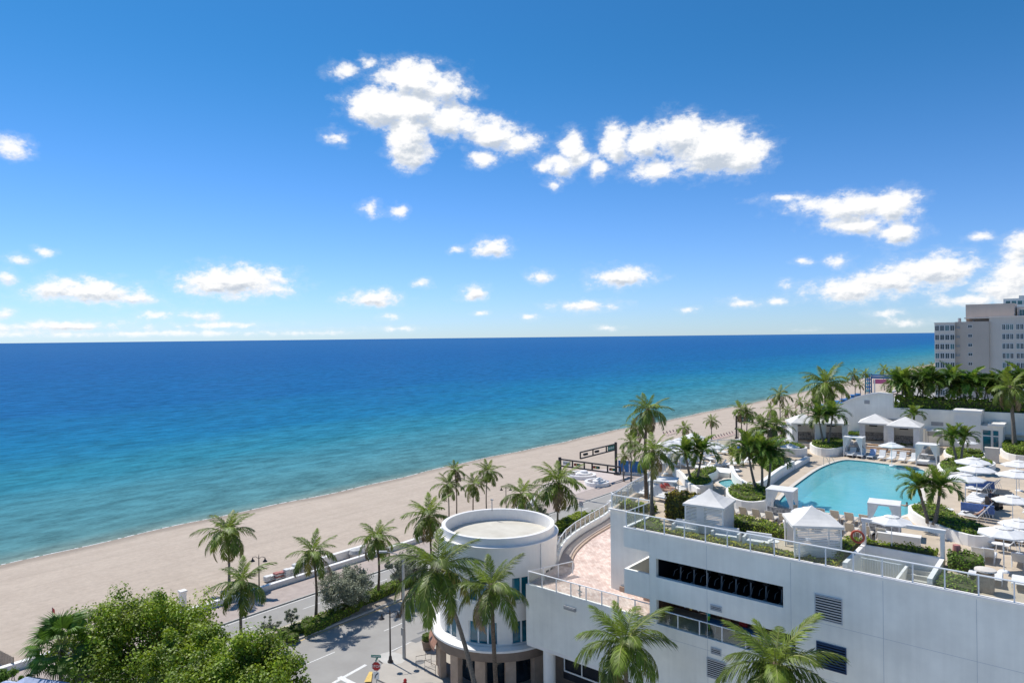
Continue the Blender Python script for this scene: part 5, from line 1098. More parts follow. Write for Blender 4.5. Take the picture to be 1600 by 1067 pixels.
ulist = [((1263, 788), 56, 'beside the flat-roofed daybed at the near pool edge'), ((1393, 806), 66, 'in front of the daybed at the near right pool corner'), ((1520, 722), 56, 'farthest in the cluster right of the pool, behind the low planter'),
 ((1526, 734), 58, 'tilted over loungers just in front of the low planter'), ((1508, 748), 66, 'nearest the pool in the cluster right of it'), ((1592, 724), 52, 'at the far right edge below the thick palm'), ((1588, 742), 66, 'at the right edge over a white towel lounger'),
 ((1582, 775), 60, 'at the right edge behind the dark service cart'), ((1592, 806), 60, 'at the right edge above a pair of white loungers'), ((1568, 829), 78, 'largest, at the right near the long curved planter'), ((1393, 692), 40, 'in front of the two far cabanas'),
 ((1512, 682), 26, 'small, by the glass doors of the lift tower'), ((1234, 688), 20, 'small, by the left far cabana')]
for (p, w, lb) in ulist:
    q = at(p[0], p[1], DZ + 2.4); D = depth(q); place(UMB, USED, (q.x, q.y, DZ), random.uniform(0, .7), max(.75, min(1.05, .92 * w * D / FPX / 2.72)), 'white pool umbrella ' + lb)
for i, (p, w) in enumerate((((1024, 718), 44), ((1040, 703), 40), ((1046, 692), 36), ((1061, 689), 44), ((1063, 703), 40), ((1083, 681), 50), ((1100, 691), 44), ((1118, 696), 36))):
    q = at(p[0], p[1], DZ + 2.4); place(UMB, USED, (q.x, q.y, DZ), random.uniform(0, .7), 1.0, ORD[i] + ' umbrella from the left in the cluster on the seaward sun terrace', 'umbrellas on the seaward sun terrace')
# --- loungers
def make_lounger(m, towel=None, back=52, name='sun_lounger', label='white sun lounger'):
    e = empty(name)                                     # feet at -y, head at +y
    mb = MB()
    for s in (-1, 1): mb.tube([(s * .30, -.95, .32), (s * .30, .35, .32)], .022, 4)
    mb.tube([(-.30, -.95, .32), (.30, -.95, .32)], .022, 4); mb.build('frame', 'white_metal', e)
    for (x, y) in ((-.3, -.8), (.3, -.8), (-.3, .3), (.3, .3)): mb = MB(); mb.tube([(x, y, 0), (x, y, .32)], .02, 4); mb.build('leg', 'white_metal', e)
    mb = MB(); mb.obox((0, -.30, .345), .58, 1.28, .03); mb.build('seat_sling', m, e)
    a = R(back); L2 = .78; tl = Matrix.Rotation(a, 3, 'X'); mid = Vector((0, .35 + math.cos(a) * L2 / 2, .34 + math.sin(a) * L2 / 2))
    mb = MB(); mb.obox(mid, .58, L2, .03, tilt=tl); bk = mb.build('backrest', m, e)
    mb = MB()
    for s in (-1, 1): p1 = Vector((s * .30, .35, .33)); p2 = Vector((s * .30, .35 + math.cos(a) * L2, .33 + math.sin(a) * L2)); mb.tube([p1, p2], .022, 4); mb.tube([p2 * .6 + p1 * .4, Vector((s * .30, .85, .05))], .016, 4)
    mb.build('back_frame', 'white_metal', e)
    if towel: mb = MB(); mb.obox(mid + Vector((0, -.02, .025)), .60, L2 * .98, .025, tilt=tl); mb.build('towel', towel, e)
    return tag(e, label, 'lounger')
LW = make_lounger('white_fabric'); LB = make_lounger('white_fabric', 'blue_towel', label='white sun lounger with blue backrest towel'); LS = make_lounger('beige_sling', back=58, label='beige sling lounger'); LP = make_lounger('white_fabric', 'pale_blue_cloth', label='white lounger with pale blue towel'); LF = make_lounger('white_fabric', back=8, label='flat white lounger')
def lounge(proto, p, rz, label, group=None, z=DZ, pxl=True):
    q = at(p[0], p[1], z) if pxl else Vector((p[0], p[1], z)); return place(proto, USED, (q.x, q.y, z), rz, 1.0, label, group)
names = ['first', 'second', 'third', 'fourth', 'fifth', 'sixth', 'seventh', 'eighth', 'ninth', 'tenth']
for i in range(7): lounge(LS, (-21.0 + i * .98, 51.3), math.pi, '%s beige sling lounger from the left behind the clipped hedge' % names[i], 'beige loungers behind the hedge', pxl=False)
for i in range(7): lounge(LS, (-17.3 + i * .98, 54.4), math.pi, '%s beige sling lounger from the left at the near pool edge' % names[i], 'beige loungers at the pool edge', pxl=False)
for i in range(4): lounge(LS, (-13.6 + i * .98, 51.4), math.pi, '%s beige sling lounger from the left right of the near gabled cabana' % names[i], 'beige loungers by the stair well', pxl=False)
for i in range(8):
    pr = LP if i == 2 else LW; lounge(pr, (-20.6 + i * 1.02, 84.2 + .1 * math.sin(i)), .1 * math.sin(i * 3), ('white lounger with pale blue towel across the pool' if i == 2 else '%s white lounger from the left in the row across the pool' % names[i]), 'loungers across the pool', pxl=False)
hd = R(-98)                                            # heads to the right
for i in range(4): lounge(LB if i in (0, 2) else LW, (-6.6 + .05 * i, 61.0 + i * .85), hd, ['nearest', 'second', 'third', 'farthest'][i] + (' blue and white lounger' if i in (0, 2) else ' white lounger') + ' in the middle group right of the pool', 'loungers in the middle group', pxl=False)
for i in range(5): lounge(LB if i < 2 else LW, (-6.9 + .05 * i, 66.2 + i * .85), hd, names[i] + ' lounger of the rear group right of the pool, counted from the front', 'loungers in the rear group', pxl=False)
for i in range(4): lounge(LB if i == 0 else LW, (-7.4 + .2 * i, 71.6 + i * .9), hd, names[i] + ' lounger of the farthest group right of the pool, counted from the front', 'loungers in the farthest group', pxl=False)
for i in range(5): lounge(LW if i % 2 else LB, (-3.2, 56.4 + i * .95), hd, names[i] + ' lounger under the umbrellas at the right edge, counted from the front', 'loungers at the right edge', pxl=False)
for i in range(5): lounge(LW, (-2.9, 64.5 + i * 1.0), hd, names[i] + ' white lounger in the rear at the right edge, counted from the front', 'rear loungers at the right edge', pxl=False)
for i, (p, pr, rz, lb) in enumerate((((1568, 858), LW, R(-100), 'white lounger beside the end of the long curved planter'), ((1590, 851), LW, R(-100), 'white lounger under the largest umbrella'), ((1530, 874), LW, math.pi, 'empty lounger seen from behind left of the pale towel'), ((1546, 876), LP, math.pi, 'lounger with a pale blue towel over its back near the railing'), ((1592, 884), LP, math.pi, 'lounger with grey blue towel at the right edge near the railing'))): lounge(pr, p, rz, lb)
for i, px in enumerate((1524, 1556, 1592, 1626)): lounge(LF, (px, 902 + i * 7), math.pi + .05, 'flat white lounger by the front railing, %s from the tan bin' % names[i], 'flat loungers by the railing')
for i in range(6): lounge(LW, (-27.9 - .12 * i, 52.4 + i * .95), R(80), names[i] + ' white lounger of the row along the seaward railing', 'loungers along the seaward railing', pxl=False)
for i in range(5): lounge(LW, (-30.0 - .25 * i, 52.9 + i * .95), R(80), names[i] + ' white lounger of the outer row at the seaward railing', 'outer loungers at the seaward railing', pxl=False)
rd = random.Random(5)
for r_ in range(5):
    for c_ in range(6):
        x, y = -37.4 + c_ * 1.15 - .3 * r_ + rd.uniform(-.15, .15), 66.0 + r_ * 2.5 + c_ * .25 + rd.uniform(-.2, .2)
        if x < -35.0 and y < 69: continue
        lounge(LW, (x, y), R(60) + rd.uniform(-.2, .2), '%s white lounger from the left in the %s row of the seaward sun terrace' % (ORD[c_], ORD[r_]), 'packed loungers on the sun terrace', pxl=False)
for i in range(7): lounge(LW, (-30.6 + i * .42, 66.8 + i * .95), R(-60), names[i] + ' white lounger of the line behind the spa palms', 'loungers behind the spa palms', pxl=False)
# --- cabanas
def slat_cabana(loc, rz, label, side=2.62, sides=('near', 'right')):
    e = empty('slatted_cabana', loc, rz); h = 2.12; s = side / 2
    mb = MB(); ev = s + .16; ap = (0, 0, h + .95); cn = [(-ev, -ev, h), (ev, -ev, h), (ev, ev, h), (-ev, ev, h)]
    for k in range(4):
        a, b2 = Vector(cn[k]), Vector(cn[(k + 1) % 4]); A = Vector(ap)
        for q in range(5):                               # fabric sags a little between the ridges
            t0, t1 = q / 5, (q + 1) / 5; sag = lambda t: Vector((0, 0, -.12 * math.sin(math.pi * t)))
            mb.face([a.lerp(A, t0) + sag(t0), b2.lerp(A, t0) + sag(t0), b2.lerp(A, t1) + sag(t1), a.lerp(A, t1) + sag(t1)])
        mb.face([a - Vector((0, 0, .16)), b2 - Vector((0, 0, .16)), b2, a])
    mb.build('tent_roof', 'cream_fabric', e)
    for (x, y) in ((-s, -s), (s, -s), (s, s), (-s, s)): mb = MB(); mb.box(x - .05, x + .05, y - .05, y + .05, 0, h - .02); mb.build('post', 'white_paint', e)
    me = None; nn = 18
    for sd_ in sides:
        for k in range(nn):
            z = .15 + k * (h - .35) / nn
            if me is None: m_ = MB(); m_.box(-s + .06, s - .06, -.02, .02, 0, (h - .35) / nn * .62); o = m_.build('slat', 'white_paint', e); me = o.data
            else: o = inst('slat', me, e)
            o.location = {'near': (0, -s, z), 'right': (s, 0, z), 'left': (-s, 0, z), 'back': (0, s, z)}[sd_]; o.rotation_euler.z = math.pi / 2 if sd_ in ('right', 'left') else 0
    mb = MB(); mb.box(-s + .08, -s + .5, s - .1, s - .06, .1, h - .2); mb.build('curtain', 'white_fabric', e)
    mb = MB(); mb.box(-s + .2, s - .2, -s + .3, -s + 1.0, 0.05, .42); mb.box(-s + .2, s - .2, -s + .2, -s + .3, .42, .8); mb.build('sofa', 'white_fabric', e)
    return tag(e, label, 'cabana')
slat_cabana((-20.75, 46.35, DZ), R(7), 'white slatted cabana with tent roof beside the croton hedge')
slat_cabana((-13.55, 45.65, DZ), R(30), 'white slatted cabana with tent roof next to the stair well', 2.7, ('near',))
def tent_cabana(loc, rz, label, w=3.0):
    e = empty('tent_cabana', loc, rz); h, s = 2.45, w / 2
    mb = MB(); ev = s + .2; cn = [(-ev, -ev, h), (ev, -ev, h), (ev, ev, h), (-ev, ev, h)]
    for k in range(4): mb.face([cn[k], cn[(k + 1) % 4], (0, 0, h + 1.0)]); mb.face([(cn[k][0], cn[k][1], h - .2), (cn[(k + 1) % 4][0], cn[(k + 1) % 4][1], h - .2), cn[(k + 1) % 4], cn[k]])
    mb.build('tent_roof', 'cream_fabric', e)
    mb = MB(); mb.box(-s, s, s - .06, s, 0, h - .2); mb.build('back_wall', 'cream_fabric', e)
    for x in (-1, 1): mb = MB(); mb.box(x * s - .04, x * s + .04, -s, s - .07, 0, h - .2); mb.build('side_wall', 'white_fabric', e); mb = MB(); mb.box(x * (s - .32) - .28, x * (s - .32) + .28, -s - .02, -s + .04, 0, h - .2); mb.build('curtain', 'white_fabric', e)
    mb = MB(); mb.box(-s + .35, s - .35, s - .9, s - .1, 0.1, .5); mb.box(-s + .35, s - .35, s - .3, s - .1, .5, .95); mb.build('sofa', 'pattern_cloth', e)
    mb = MB(); mb.box(-.8, .1, s - .12, s - .075, h - .75, h - .4); mb.build('screen', 'black', e)
    return tag(e, label, 'cabana')
for (p, rz, lb, w) in (((1255, 688), R(30), 'tent cabana farthest left, behind the far palm clump', 3.2), ((1303, 689), R(15), 'tent cabana half hidden behind the far palm clump', 3.0), ((1368, 689), R(8), 'left of the two open tent cabanas before the end wall', 3.2), ((1415, 695), R(3), 'right of the two open tent cabanas before the end wall', 3.2)):
    q = at(p[0], p[1], DZ + .6); tent_cabana((q.x, q.y, DZ + .55), rz, lb, w); mb = MB(); mb.obox((q.x, q.y, DZ + .277), 4.4, 4.4, .55, rz); tag(mb.build('cabana_platform', 'pool_coping'), 'tan platform under the ' + lb, 'platform')
def daybed(loc, rz, label):
    e = empty('daybed_cabana', loc, rz); h = 2.15
    mb = MB(); mb.box(-1.0, 1.0, -.85, .85, h, h + .12); mb.build('flat_roof', 'white_fabric', e)
    for (x, y) in ((-.93, -.78), (.93, -.78), (.93, .78), (-.93, .78)):
        mb = MB(); mb.box(x - .05, x + .05, y - .05, y + .05, 0, h - .003); mb.build('post', 'white_paint', e)
        mb = MB(); sx = 1 if x > 0 else -1; mb.face([(x - sx * .06, y, h - .02), (x - sx * .62, y, h - .02), (x - sx * .12, y, .95), (x - sx * .06, y, .4)]); mb.build('curtain', 'white_fabric', e)
    mb = MB(); mb.box(-.88, .88, -.72, .72, .18, .48); mb.build('mattress', 'white_fabric', e); mb = MB(); mb.box(-.88, .88, -.80, -.66, .2, .95); mb.build('back_panel', 'pattern_cloth', e)
    mb = MB(); mb.box(-.95, .95, -.8, .8, .08, .17); mb.build('bed_frame', 'dark_metal', e)
    return tag(e, label, 'daybed')
daybed((-17.9, 53.0, DZ), R(5), 'flat roofed white daybed at the near left pool corner'); daybed((-10.9, 53.0, DZ), R(8), 'flat roofed white daybed at the near right pool corner')
daybed((-13.0, 83.4, DZ), math.pi, 'flat roofed white daybed at the far right pool corner'); daybed((-20.4, 84.6, DZ), math.pi, 'flat roofed white daybed at the far left pool corner')
def pavilion(loc, rz, w, d, h, label):
    e = empty('garden_pavilion', loc, rz); mb = MB(); mb.box(-w / 2, w / 2, -d / 2, d / 2, h, h + .1); mb.build('roof', 'white_fabric', e)
    for x in (-1, 1):
        for y in (-1, 1): mb = MB(); mb.tube([(x * (w / 2 - .08), y * (d / 2 - .08), 0), (x * (w / 2 - .08), y * (d / 2 - .08), h)], .04, 6); mb.build('post', 'grey_metal', e)
    return tag(e, label, 'pavilion')
pavilion((-26.6, 50.6, DZ), R(20), 2.3, 2.0, 2.2, 'flat white sun shade behind the two corner palms')
pavilion((-2.6, 93.5, DZ), 0, 2.2, 2.6, 2.6, 'white framed shade at the far right of the deck')
pavilion((-14.2, 95.5, DZ), 0, 1.6, 1.6, 2.2, 'small white frame behind the far right daybed')
# --- small things on the deck
def small(name, mb, m, label, cat): return tag(mb.build(name, m), label, cat)
q = at(1540, 924, DZ); e = empty('waste_bin', (q.x, q.y, DZ)); mb = MB(); mb.box(-.38, .38, -.3, .3, 0.03, 1.05); mb.build('cabinet', 'tan_wood', e)
for k in range(5): mb = MB(); mb.box(-.385 + k * .155, -.385 + k * .155 + .14, -.315, -.302, .06, 1.02); mb.build('board', 'tan_wood', e)
mb = MB(); mb.lathe([(.001, 1.28), (.5, 1.22), (.52, 1.14), (.3, 1.06)], n=20); mb.build('lid', 'pool_coping', e); tag(e, 'tan wooden waste bin behind the front glass railing', 'bin')
q = at(1495, 882, DZ); mb = MB(); mb.lathe([(.001, 1.25), (.2, 1.2), (.24, .3), (.2, 0)], (q.x, q.y, DZ), 12); small('folded_parasol', mb, 'red_cloth', 'red folded cloth standing right of the rounded bush', 'parasol')
q = at(1233, 838, DZ); mb = MB(); mb.obox((q.x, q.y, DZ + .5), .7, .6, 1.0, R(20)); mb.obox((q.x, q.y, DZ + 1.03), .78, .68, .06, R(20)); small('service_stand', mb, 'white_paint', 'white service cabinet at the left post of the near cabana', 'cabinet')
for (p, lb) in (((1128, 848), 'white sofa with back to the hedge, right of the croton cabana'), ((1172, 862), 'low white sofa behind the front railing'), ((1065, 836), 'white armchair left of the slatted cabana')):
    q = at(p[0], p[1], DZ); e = empty('white_sofa', (q.x, max(q.y, 44.9), DZ), R(8)); mb = MB(); mb.box(-.8, .8, -.35, .35, .1, .42); mb.build('seat', 'white_fabric', e); mb = MB(); mb.box(-.8, .8, .2, .38, .42, .85); mb.build('backrest', 'white_fabric', e)
    for s in (-1, 1): mb = MB(); mb.box(s * .87 - .07, s * .87 + .07, -.36, .36, .1, .62); mb.build('armrest', 'white_fabric', e)
    tag(e, lb, 'sofa')
for (p, lb) in (((1195, 868), 'white round table behind the front railing'), ((1482, 806), 'thin legged side table left of the blue loungers'), ((1560, 862), 'side table at the largest umbrella'), ((1150, 742), 'small white table left of the curved wall')):
    q = at(p[0], p[1], DZ); e = empty('side_table', (q.x, max(q.y, 44.9), DZ)); mb = MB(); mb.lathe([(.001, .56), (.36, .56), (.36, .52), (.001, .52)], n=16); mb.build('table_top', 'white_paint', e)
    for k in range(3): a = 2.1 * k; mb = MB(); mb.tube([(.25 * math.cos(a), .25 * math.sin(a), 0), (.2 * math.cos(a), .2 * math.sin(a), .52)], .018, 5); mb.build('leg', 'white_metal', e)
    tag(e, lb, 'table')
q = at(1408, 715, DZ); 
def planter_box(p, w, d, h, rz, m, label, name, cat): q = at(p[0], p[1], DZ); mb = MB(); mb.obox((q.x, q.y, DZ + h / 2 + .003), w, d, h, rz); mb.obox((q.x, q.y, DZ + h + .04), w * 1.05, d * 1.05, .07, rz); return small(name, mb, m, label, cat)
planter_box((1525, 838), 3.4, 1.3, .55, R(-15), 'wood', 'low wooden deck box behind the long curved planter', 'deck_box', 'deck box')
planter_box((1550, 722), 1.2, .8, 1.5, 0, 'pool_coping', 'tall tan stone block right of the lift tower planter', 'stone_block', 'block')
planter_box((1215, 704), 1.0, .2, 1.2, R(10), 'white_paint', 'white notice board in front of the dark hedge', 'notice_board', 'board')
planter_box((1405, 852), 2.4, .7, .7, R(5), 'white_paint', 'long white counter behind the stair portal', 'counter', 'counter')
# handrails at the pool edge
for (p, lb) in (((1287, 727), 'bent pool handrail at the far left corner'), ((1132, 775), 'handrail of the spa pool steps')):
    q = at(p[0], p[1], DZ); e = empty('pool_handrail', (q.x, q.y, DZ))
    for k in range(2): mb = MB(); mb.tube([(k * .6, 0, 0), (k * .6, 0, .9), (k * .6 + .15, .5, .8), (k * .6 + .3, 1.0, .1)], .022, 6); mb.build('rail', 'galvanised', e)
    tag(e, lb, 'handrail')
# dark service cart among the loungers
q = at(1553, 795, DZ); e = empty('service_cart', (q.x, q.y, DZ), R(-20)); mb = MB(); mb.box(-.5, .5, -.3, .3, .3, .95); mb.build('body', 'dark_metal', e); mb = MB(); mb.tube([(-.5, 0, .9), (-.8, 0, 1.1)], .03); mb.build('handle', 'grey_metal', e); mb = MB(); mb.box(-.3, .3, -.22, .22, .96, 1.2); mb.build('bag', 'black', e)
for (x, y) in ((-.35, -.32), (.35, -.32), (-.35, .32), (.35, .32)): mb = MB(); mb.tube([(x, y - .04, .17), (x, y + .04, .17)], .17, 12); mb.build('wheel', 'black', e)
tag(e, 'dark service cart parked between loungers at the right', 'cart')
# gym machines behind the long opening
def gym_machine(x, y, z, label):
    e = empty('exercise_machine', (x, y, z)); mb = MB(); mb.box(-.28, .28, -.8, .8, .05, .2); mb.build('base', 'grey_metal', e)
    mb = MB(); mb.tube([(0, .6, .2), (0, .75, 1.45)], .05, 6); mb.build('column', 'grey_metal', e); mb = MB(); mb.obox((0, .72, 1.5), .45, .08, .32); mb.build('console', 'black', e)
    for s in (-1, 1): mb = MB(); mb.tube([(s * .22, .7, 1.15), (s * .27, .3, 1.1), (s * .27, .1, .8)], .02, 5); mb.build('handle', 'grey_metal', e)
    mb = MB(); mb.tube([(0, .3, .35), (0, .5, .35)], .18, 14); mb.build('flywheel', 'grey_metal', e)
    return tag(e, label, 'exercise machine', 'machines in the gym opening')
for i in range(8): gym_machine(GYM[0] + .9 + i * 1.02, 44.6, GYM[2], '%s exercise machine from the left in the dark gym opening' % names[i])

# broad blue cushions of the double daybeds right of the pool
for (p, L_, lb) in (((1527, 800), 2.1, 'blue backed bench behind the middle group of loungers'), ((1531, 761), 2.1, 'blue backed bench behind the rear group of loungers'), ((1505, 828), 2.3, 'low blue mat behind the long curved planter')):
    q = at(p[0], p[1], DZ + .3); e = empty('blue_bench', (q.x, q.y, DZ), R(2)); low_ = p[0] == 1505
    mb = MB(); mb.box(-L_ / 2, L_ / 2, -.06, .1, .28, .55 if low_ else .92); mb.build('back_cushion', 'blue_towel', e); mb = MB(); mb.box(-L_ / 2, L_ / 2, .1, .85, .3, .44); mb.build('seat_cushion', 'blue_towel', e)
    for x in (-1, 1):
        for y in (.0, .75): mb = MB(); mb.box(x * (L_ / 2 - .08) - .03, x * (L_ / 2 - .08) + .03, y, y + .06, 0, .28); mb.build('leg', 'white_metal', e)
    tag(e, lb, 'bench')
# ================================================================== STREET AND BEACH FURNITURE
def text_mesh(name, s, size, m, parent, loc, rot, ext=.004):
    cu = bpy.data.curves.new(name, 'FONT'); cu.body = s; cu.size = size; cu.align_x = 'CENTER'; cu.align_y = 'CENTER'; cu.extrude = ext
    o = bpy.data.objects.new('tmp', cu); COL.objects.link(o); dg = bpy.context.evaluated_depsgraph_get(); me = bpy.data.meshes.new_from_object(o.evaluated_get(dg)); bpy.data.objects.remove(o)
    me.name = name; me.materials.clear(); me.materials.append(MAT[m]); t = bpy.data.objects.new(name, me); t.location = loc; t.rotation_euler = rot; return link(t, parent)
def street_lamp(base, rz, h, label, arm=.75):
    e = empty('street_lamp', base, rz); mb = MB(); mb.lathe([(.26, 0), (.26, .12), (.17, .22), (.14, .5), (.09, .62)], n=12); mb.build('base', 'dark_metal', e)
    mb = MB(); mb.tube([(0, 0, .5), (0, 0, h)], [.085, .055], 8); mb.build('post', 'dark_metal', e); mb = MB(); mb.tube([(0, 0, h), (0, 0, h + .25)], [.05, .01], 8); mb.build('finial', 'dark_metal', e)
    for s in (-1, 1):
        mb = MB(); mb.tube([(0, 0, h - .25), (s * arm * .5, 0, h - .02), (s * arm, 0, h - .12)], .03, 6); mb.build('arm', 'dark_metal', e)
        mb = MB(); mb.lathe([(.02, -.12), (.06, -.2), (.10, -.36), (.27, -.56), (.27, -.60), (.001, -.58)], (s * arm, 0, h), 14); mb.build('lamp_shade', 'dark_metal', e)
    return tag(e, label, 'street lamp')
b_ = at(610, 1034, .13); street_lamp(b_, math.atan2(1.0, .62) , (1034 - 955) * depth(b_) / FPX, 'dark double street lamp on the corner pavement')
b_ = at(405, 927, .13); street_lamp(b_, math.atan2(.6, .8), (927 - 869) * depth(b_) / FPX, 'dark double street lamp on the promenade behind the short palm')
b_ = at(791, 812, .13); street_lamp(b_, math.atan2(.6, .8), (812 - 760) * depth(b_) / FPX, 'dark double street lamp behind the rotunda roof')
for i, (x, y, t) in enumerate(((1154, 705, 667), (1210, 672, 652), (1254, 660, 640))): b_ = at(x, y, .13); street_lamp(b_, R(20), (y - t) * depth(b_) / FPX, 'far street lamp, %s along the beach road' % names[i])
b_ = at(631.5, 1028, .13); D = depth(b_); e = empty('light_mast', b_); h = (1028 - 869) * D / FPX
mb = MB(); mb.tube([(0, 0, 0), (0, 0, h)], [.17, .11], 10); mb.build('mast', 'galvanised', e); d = -RGT * (27 * D / FPX)
mb = MB(); mb.tube([(0, 0, h - .3), (d.x * .4, d.y * .4, h + .25), (d.x, d.y, h + .45)], [.06, .05, .04], 8); mb.build('arm', 'galvanised', e); mb = MB(); mb.obox((d.x * 1.15, d.y * 1.15, h + .46), .75, .28, .14, YAW); mb.build('luminaire', 'galvanised', e)
mb = MB(); mb.box(-.16, .16, -.22, -.12, 2.2, 2.9); mb.build('control_box', 'galvanised', e); tag(e, 'tall grey light mast on the corner pavement', 'light mast')
# stop sign
b_ = atD(588, 1040, 57.5); e = empty('stop_sign', (b_.x, b_.y, .13), 0); zs = b_.z - .13; n_ = Vector((.55, -.83, 0)).normalized(); u_ = Vector((-n_.y, n_.x, 0)); rz_ = math.atan2(u_.y, u_.x)
mb = MB(); mb.tube([(0, 0, 0), (0, 0, zs + .9)], .035, 6); mb.build('post', 'galvanised', e)
def plate(nm, w, h_, z, m, off=.045, sides=None, parent=None):
    mb = MB(); pts = sides or [(-w / 2, -h_ / 2), (w / 2, -h_ / 2), (w / 2, h_ / 2), (-w / 2, h_ / 2)]
    A = [Vector((0, 0, z)) + u_ * p[0] + Vector((0, 0, p[1])) + n_ * off for p in pts]; B_ = [p - n_ * .015 for p in A]; k = len(A)
    mb.face(A); mb.face(reversed(B_)); [mb.face([A[i], B_[i], B_[(i + 1) % k], A[(i + 1) % k]]) for i in range(k)]
    return mb.build(nm, m, parent or e)
oc = lambda r: [(r * math.cos(R(22.5 + 45 * k)), r * math.sin(R(22.5 + 45 * k))) for k in range(8)]
so_ = plate('octagon_border', 0, 0, zs, 'sign_white', .045, oc(.42)); plate('octagon', 0, 0, zs, 'red_paint', .055, oc(.38), so_)
text_mesh('lettering', 'STOP', .30, 'sign_white', so_, Vector((0, 0, zs)) + n_ * .062, (math.pi / 2, 0, rz_))
ar = plate('turn_sign', .50, .62, zs - .78, 'sign_white'); mb = MB(); cv = [(-.10, -.22), (-.08, -.05), (.0, .08), (.10, .14)]
mb.tube([Vector((0, 0, zs - .78)) + u_ * a + Vector((0, 0, c)) + n_ * .055 for a, c in cv], .035, 4); P3 = lambda a, c: Vector((0, 0, zs - .78)) + u_ * a + Vector((0, 0, c)) + n_ * .06
mb.face([P3(.05, .22), P3(.06, .06), P3(.2, .2)]); mb.build('arrow', 'black', ar)
gs = plate('street_name_plate', .85, .22, zs + .84, 'sign_green'); mb = MB(); rd = random.Random(4)
for k in range(9): x = -.30 + k * .075; mb.face([Vector((0, 0, zs + .84)) + u_ * (x + a) + Vector((0, 0, c)) + n_ * .05 for a, c in ((0, -.05), (.045, -.05), (.045, .05), (0, .05 - .03 * (k % 2)))])
mb.build('white_lettering', 'sign_white', gs); u_, n_ = n_, u_; plate('street_name_plate', .7, .2, zs + .58, 'sign_green'); tag(e, 'red octagonal stop sign with green street name plates', 'road sign')
# hydrant
b_ = atD(633, 1064, 58.5); e = empty('fire_hydrant', (b_.x, b_.y, .13)); mb = MB(); mb.lathe([(.18, 0), (.18, .06), (.12, .08), (.12, .55), (.15, .58), (.14, .68), (.05, .78), (.001, .80)], n=14); mb.build('barrel', 'red_paint', e, smooth=False)
for a in (0, 2.1, 4.2): mb = MB(); mb.tube([(0, 0, .45), (.2 * math.cos(a), .2 * math.sin(a), .45)], .06, 8); mb.build('nozzle', 'red_paint', e)
tag(e, 'red fire hydrant near the stop sign', 'hydrant')
# street planter and barriers by the rotunda shops
b_ = at(668, 1014, .13); mb = MB(); mb.lathe([(.4, 0), (.55, .8), (.6, .9), (.5, .9)], (b_.x, b_.y, .13), 16); tag(mb.build('street_urn', 'base_brown'), 'brown planter urn at the kerb by the shops', 'planter')
hedge([(b_.x + .5 * math.cos(a * .785), b_.y + .5 * math.sin(a * .785)) for a in range(8)], 1.0, .6, 'clipped round bush in the kerbside urn', name='clipped_bush', cat='shrub', size=.12, dens=260)
for i, (x, y) in enumerate(((662, 1040), (676, 1030), (672, 1052))):
    b_ = at(x, y, .13); e = empty('shop_barrier', b_, R(60 - 30 * i)); mb = MB(); mb.tube([(-.7, 0, 0), (-.7, 0, 1), (.7, 0, 1), (.7, 0, 0)], .025, 5); mb.build('frame', 'dark_metal', e); mb = MB(); mb.tube([(-.7, 0, .5), (.7, 0, .5)], .02, 5); mb.build('cross_bar', 'dark_metal', e); tag(e, '%s dark tube barrier on the pavement by the shops' % names[i], 'barrier')
# ------------------------------------------------------------------ traffic signal gantries: ladder-like arms
def signal(pole, h, arm_dir, L_, panels, label):
    e = empty('traffic_signal_mast', pole); d = Vector(arm_dir).normalized(); s = Vector((-d.y, d.x, 0)); t = .16
    def bar(a, c, w=.22, nm='beam'):
        a, c = Vector(a), Vector(c); v = (c - a); mb = MB(); up = Vector((0, 0, 1)) if abs(v.normalized().z) < .9 else d
        x = v.normalized(); y = up.cross(x).normalized(); z = x.cross(y); mt = Matrix((x, y, z)).transposed(); mb.obox((a + c) / 2, v.length, w, w, tilt=mt); return mb.build(nm, 'dark_metal', e)
    mb = MB(); mb.obox((0, 0, h / 2), .42, .42, h, math.atan2(d.y, d.x)); mb.build('pole', 'dark_metal', e); mb = MB(); mb.obox((0, 0, .25), .75, .75, .5, math.atan2(d.y, d.x)); mb.build('foot', 'dark_metal', e)
    z1, z0 = h - .35, h - 1.6
    bar(d * .2 + Vector((0, 0, z1)), d * L_ + Vector((0, 0, z1)), .24); bar(d * .2 + Vector((0, 0, z0)), d * L_ + Vector((0, 0, z0)), .24)
    for q in panels['posts']: bar(d * L_ * q + Vector((0, 0, z0)), d * L_ * q + Vector((0, 0, z1)), .22, 'upright')
    for q in panels['heads']:
        c = d * L_ * q + Vector((0, 0, (z0 + z1) / 2)); mb = MB(); mb.obox(c, 1.25, .35, .42, math.atan2(d.y, d.x)); ho = mb.build('signal_head', 'black', e)
        for k in range(3): mb = MB(); p = c + d * (-.4 + .4 * k) + s * panels.get('face', 1) * .2; mb.tube([p, p + s * panels.get('face', 1) * .08], .15, 10); mb.build('lens', ['red_paint', 'road_yellow', 'sign_green'][k], ho)
    for (q, w, m, hgt) in panels['signs']:
        c = d * L_ * q + Vector((0, 0, (z0 + z1) / 2)); mb = MB(); mb.obox(c, w, .06, hgt, math.atan2(d.y, d.x)); po = mb.build('sign_panel', m, e)
        mb = MB()
        for k in range(7):
            for f_ in (-1, 1): mb.obox(c + d * (-w * .36 + k * w * .12) + s * f_ * .035, w * .07, .01, hgt * (.34 if k % 3 else .5), math.atan2(d.y, d.x))
        mb.build('white_lettering', 'sign_white' if m != 'sign_white' else 'black', po)
    return tag(e, label, 'traffic signal')
signal((-76.5, 104.5, .13), 7.1, (1, 0, 0), 13.2, {'posts': (.22, .42, .55, .80, 1.0), 'heads': (.30, .62, .88), 'signs': ((.12, 1.7, 'sign_white', .75),), 'face': -1}, 'dark ladder-like signal gantry reaching across the road')
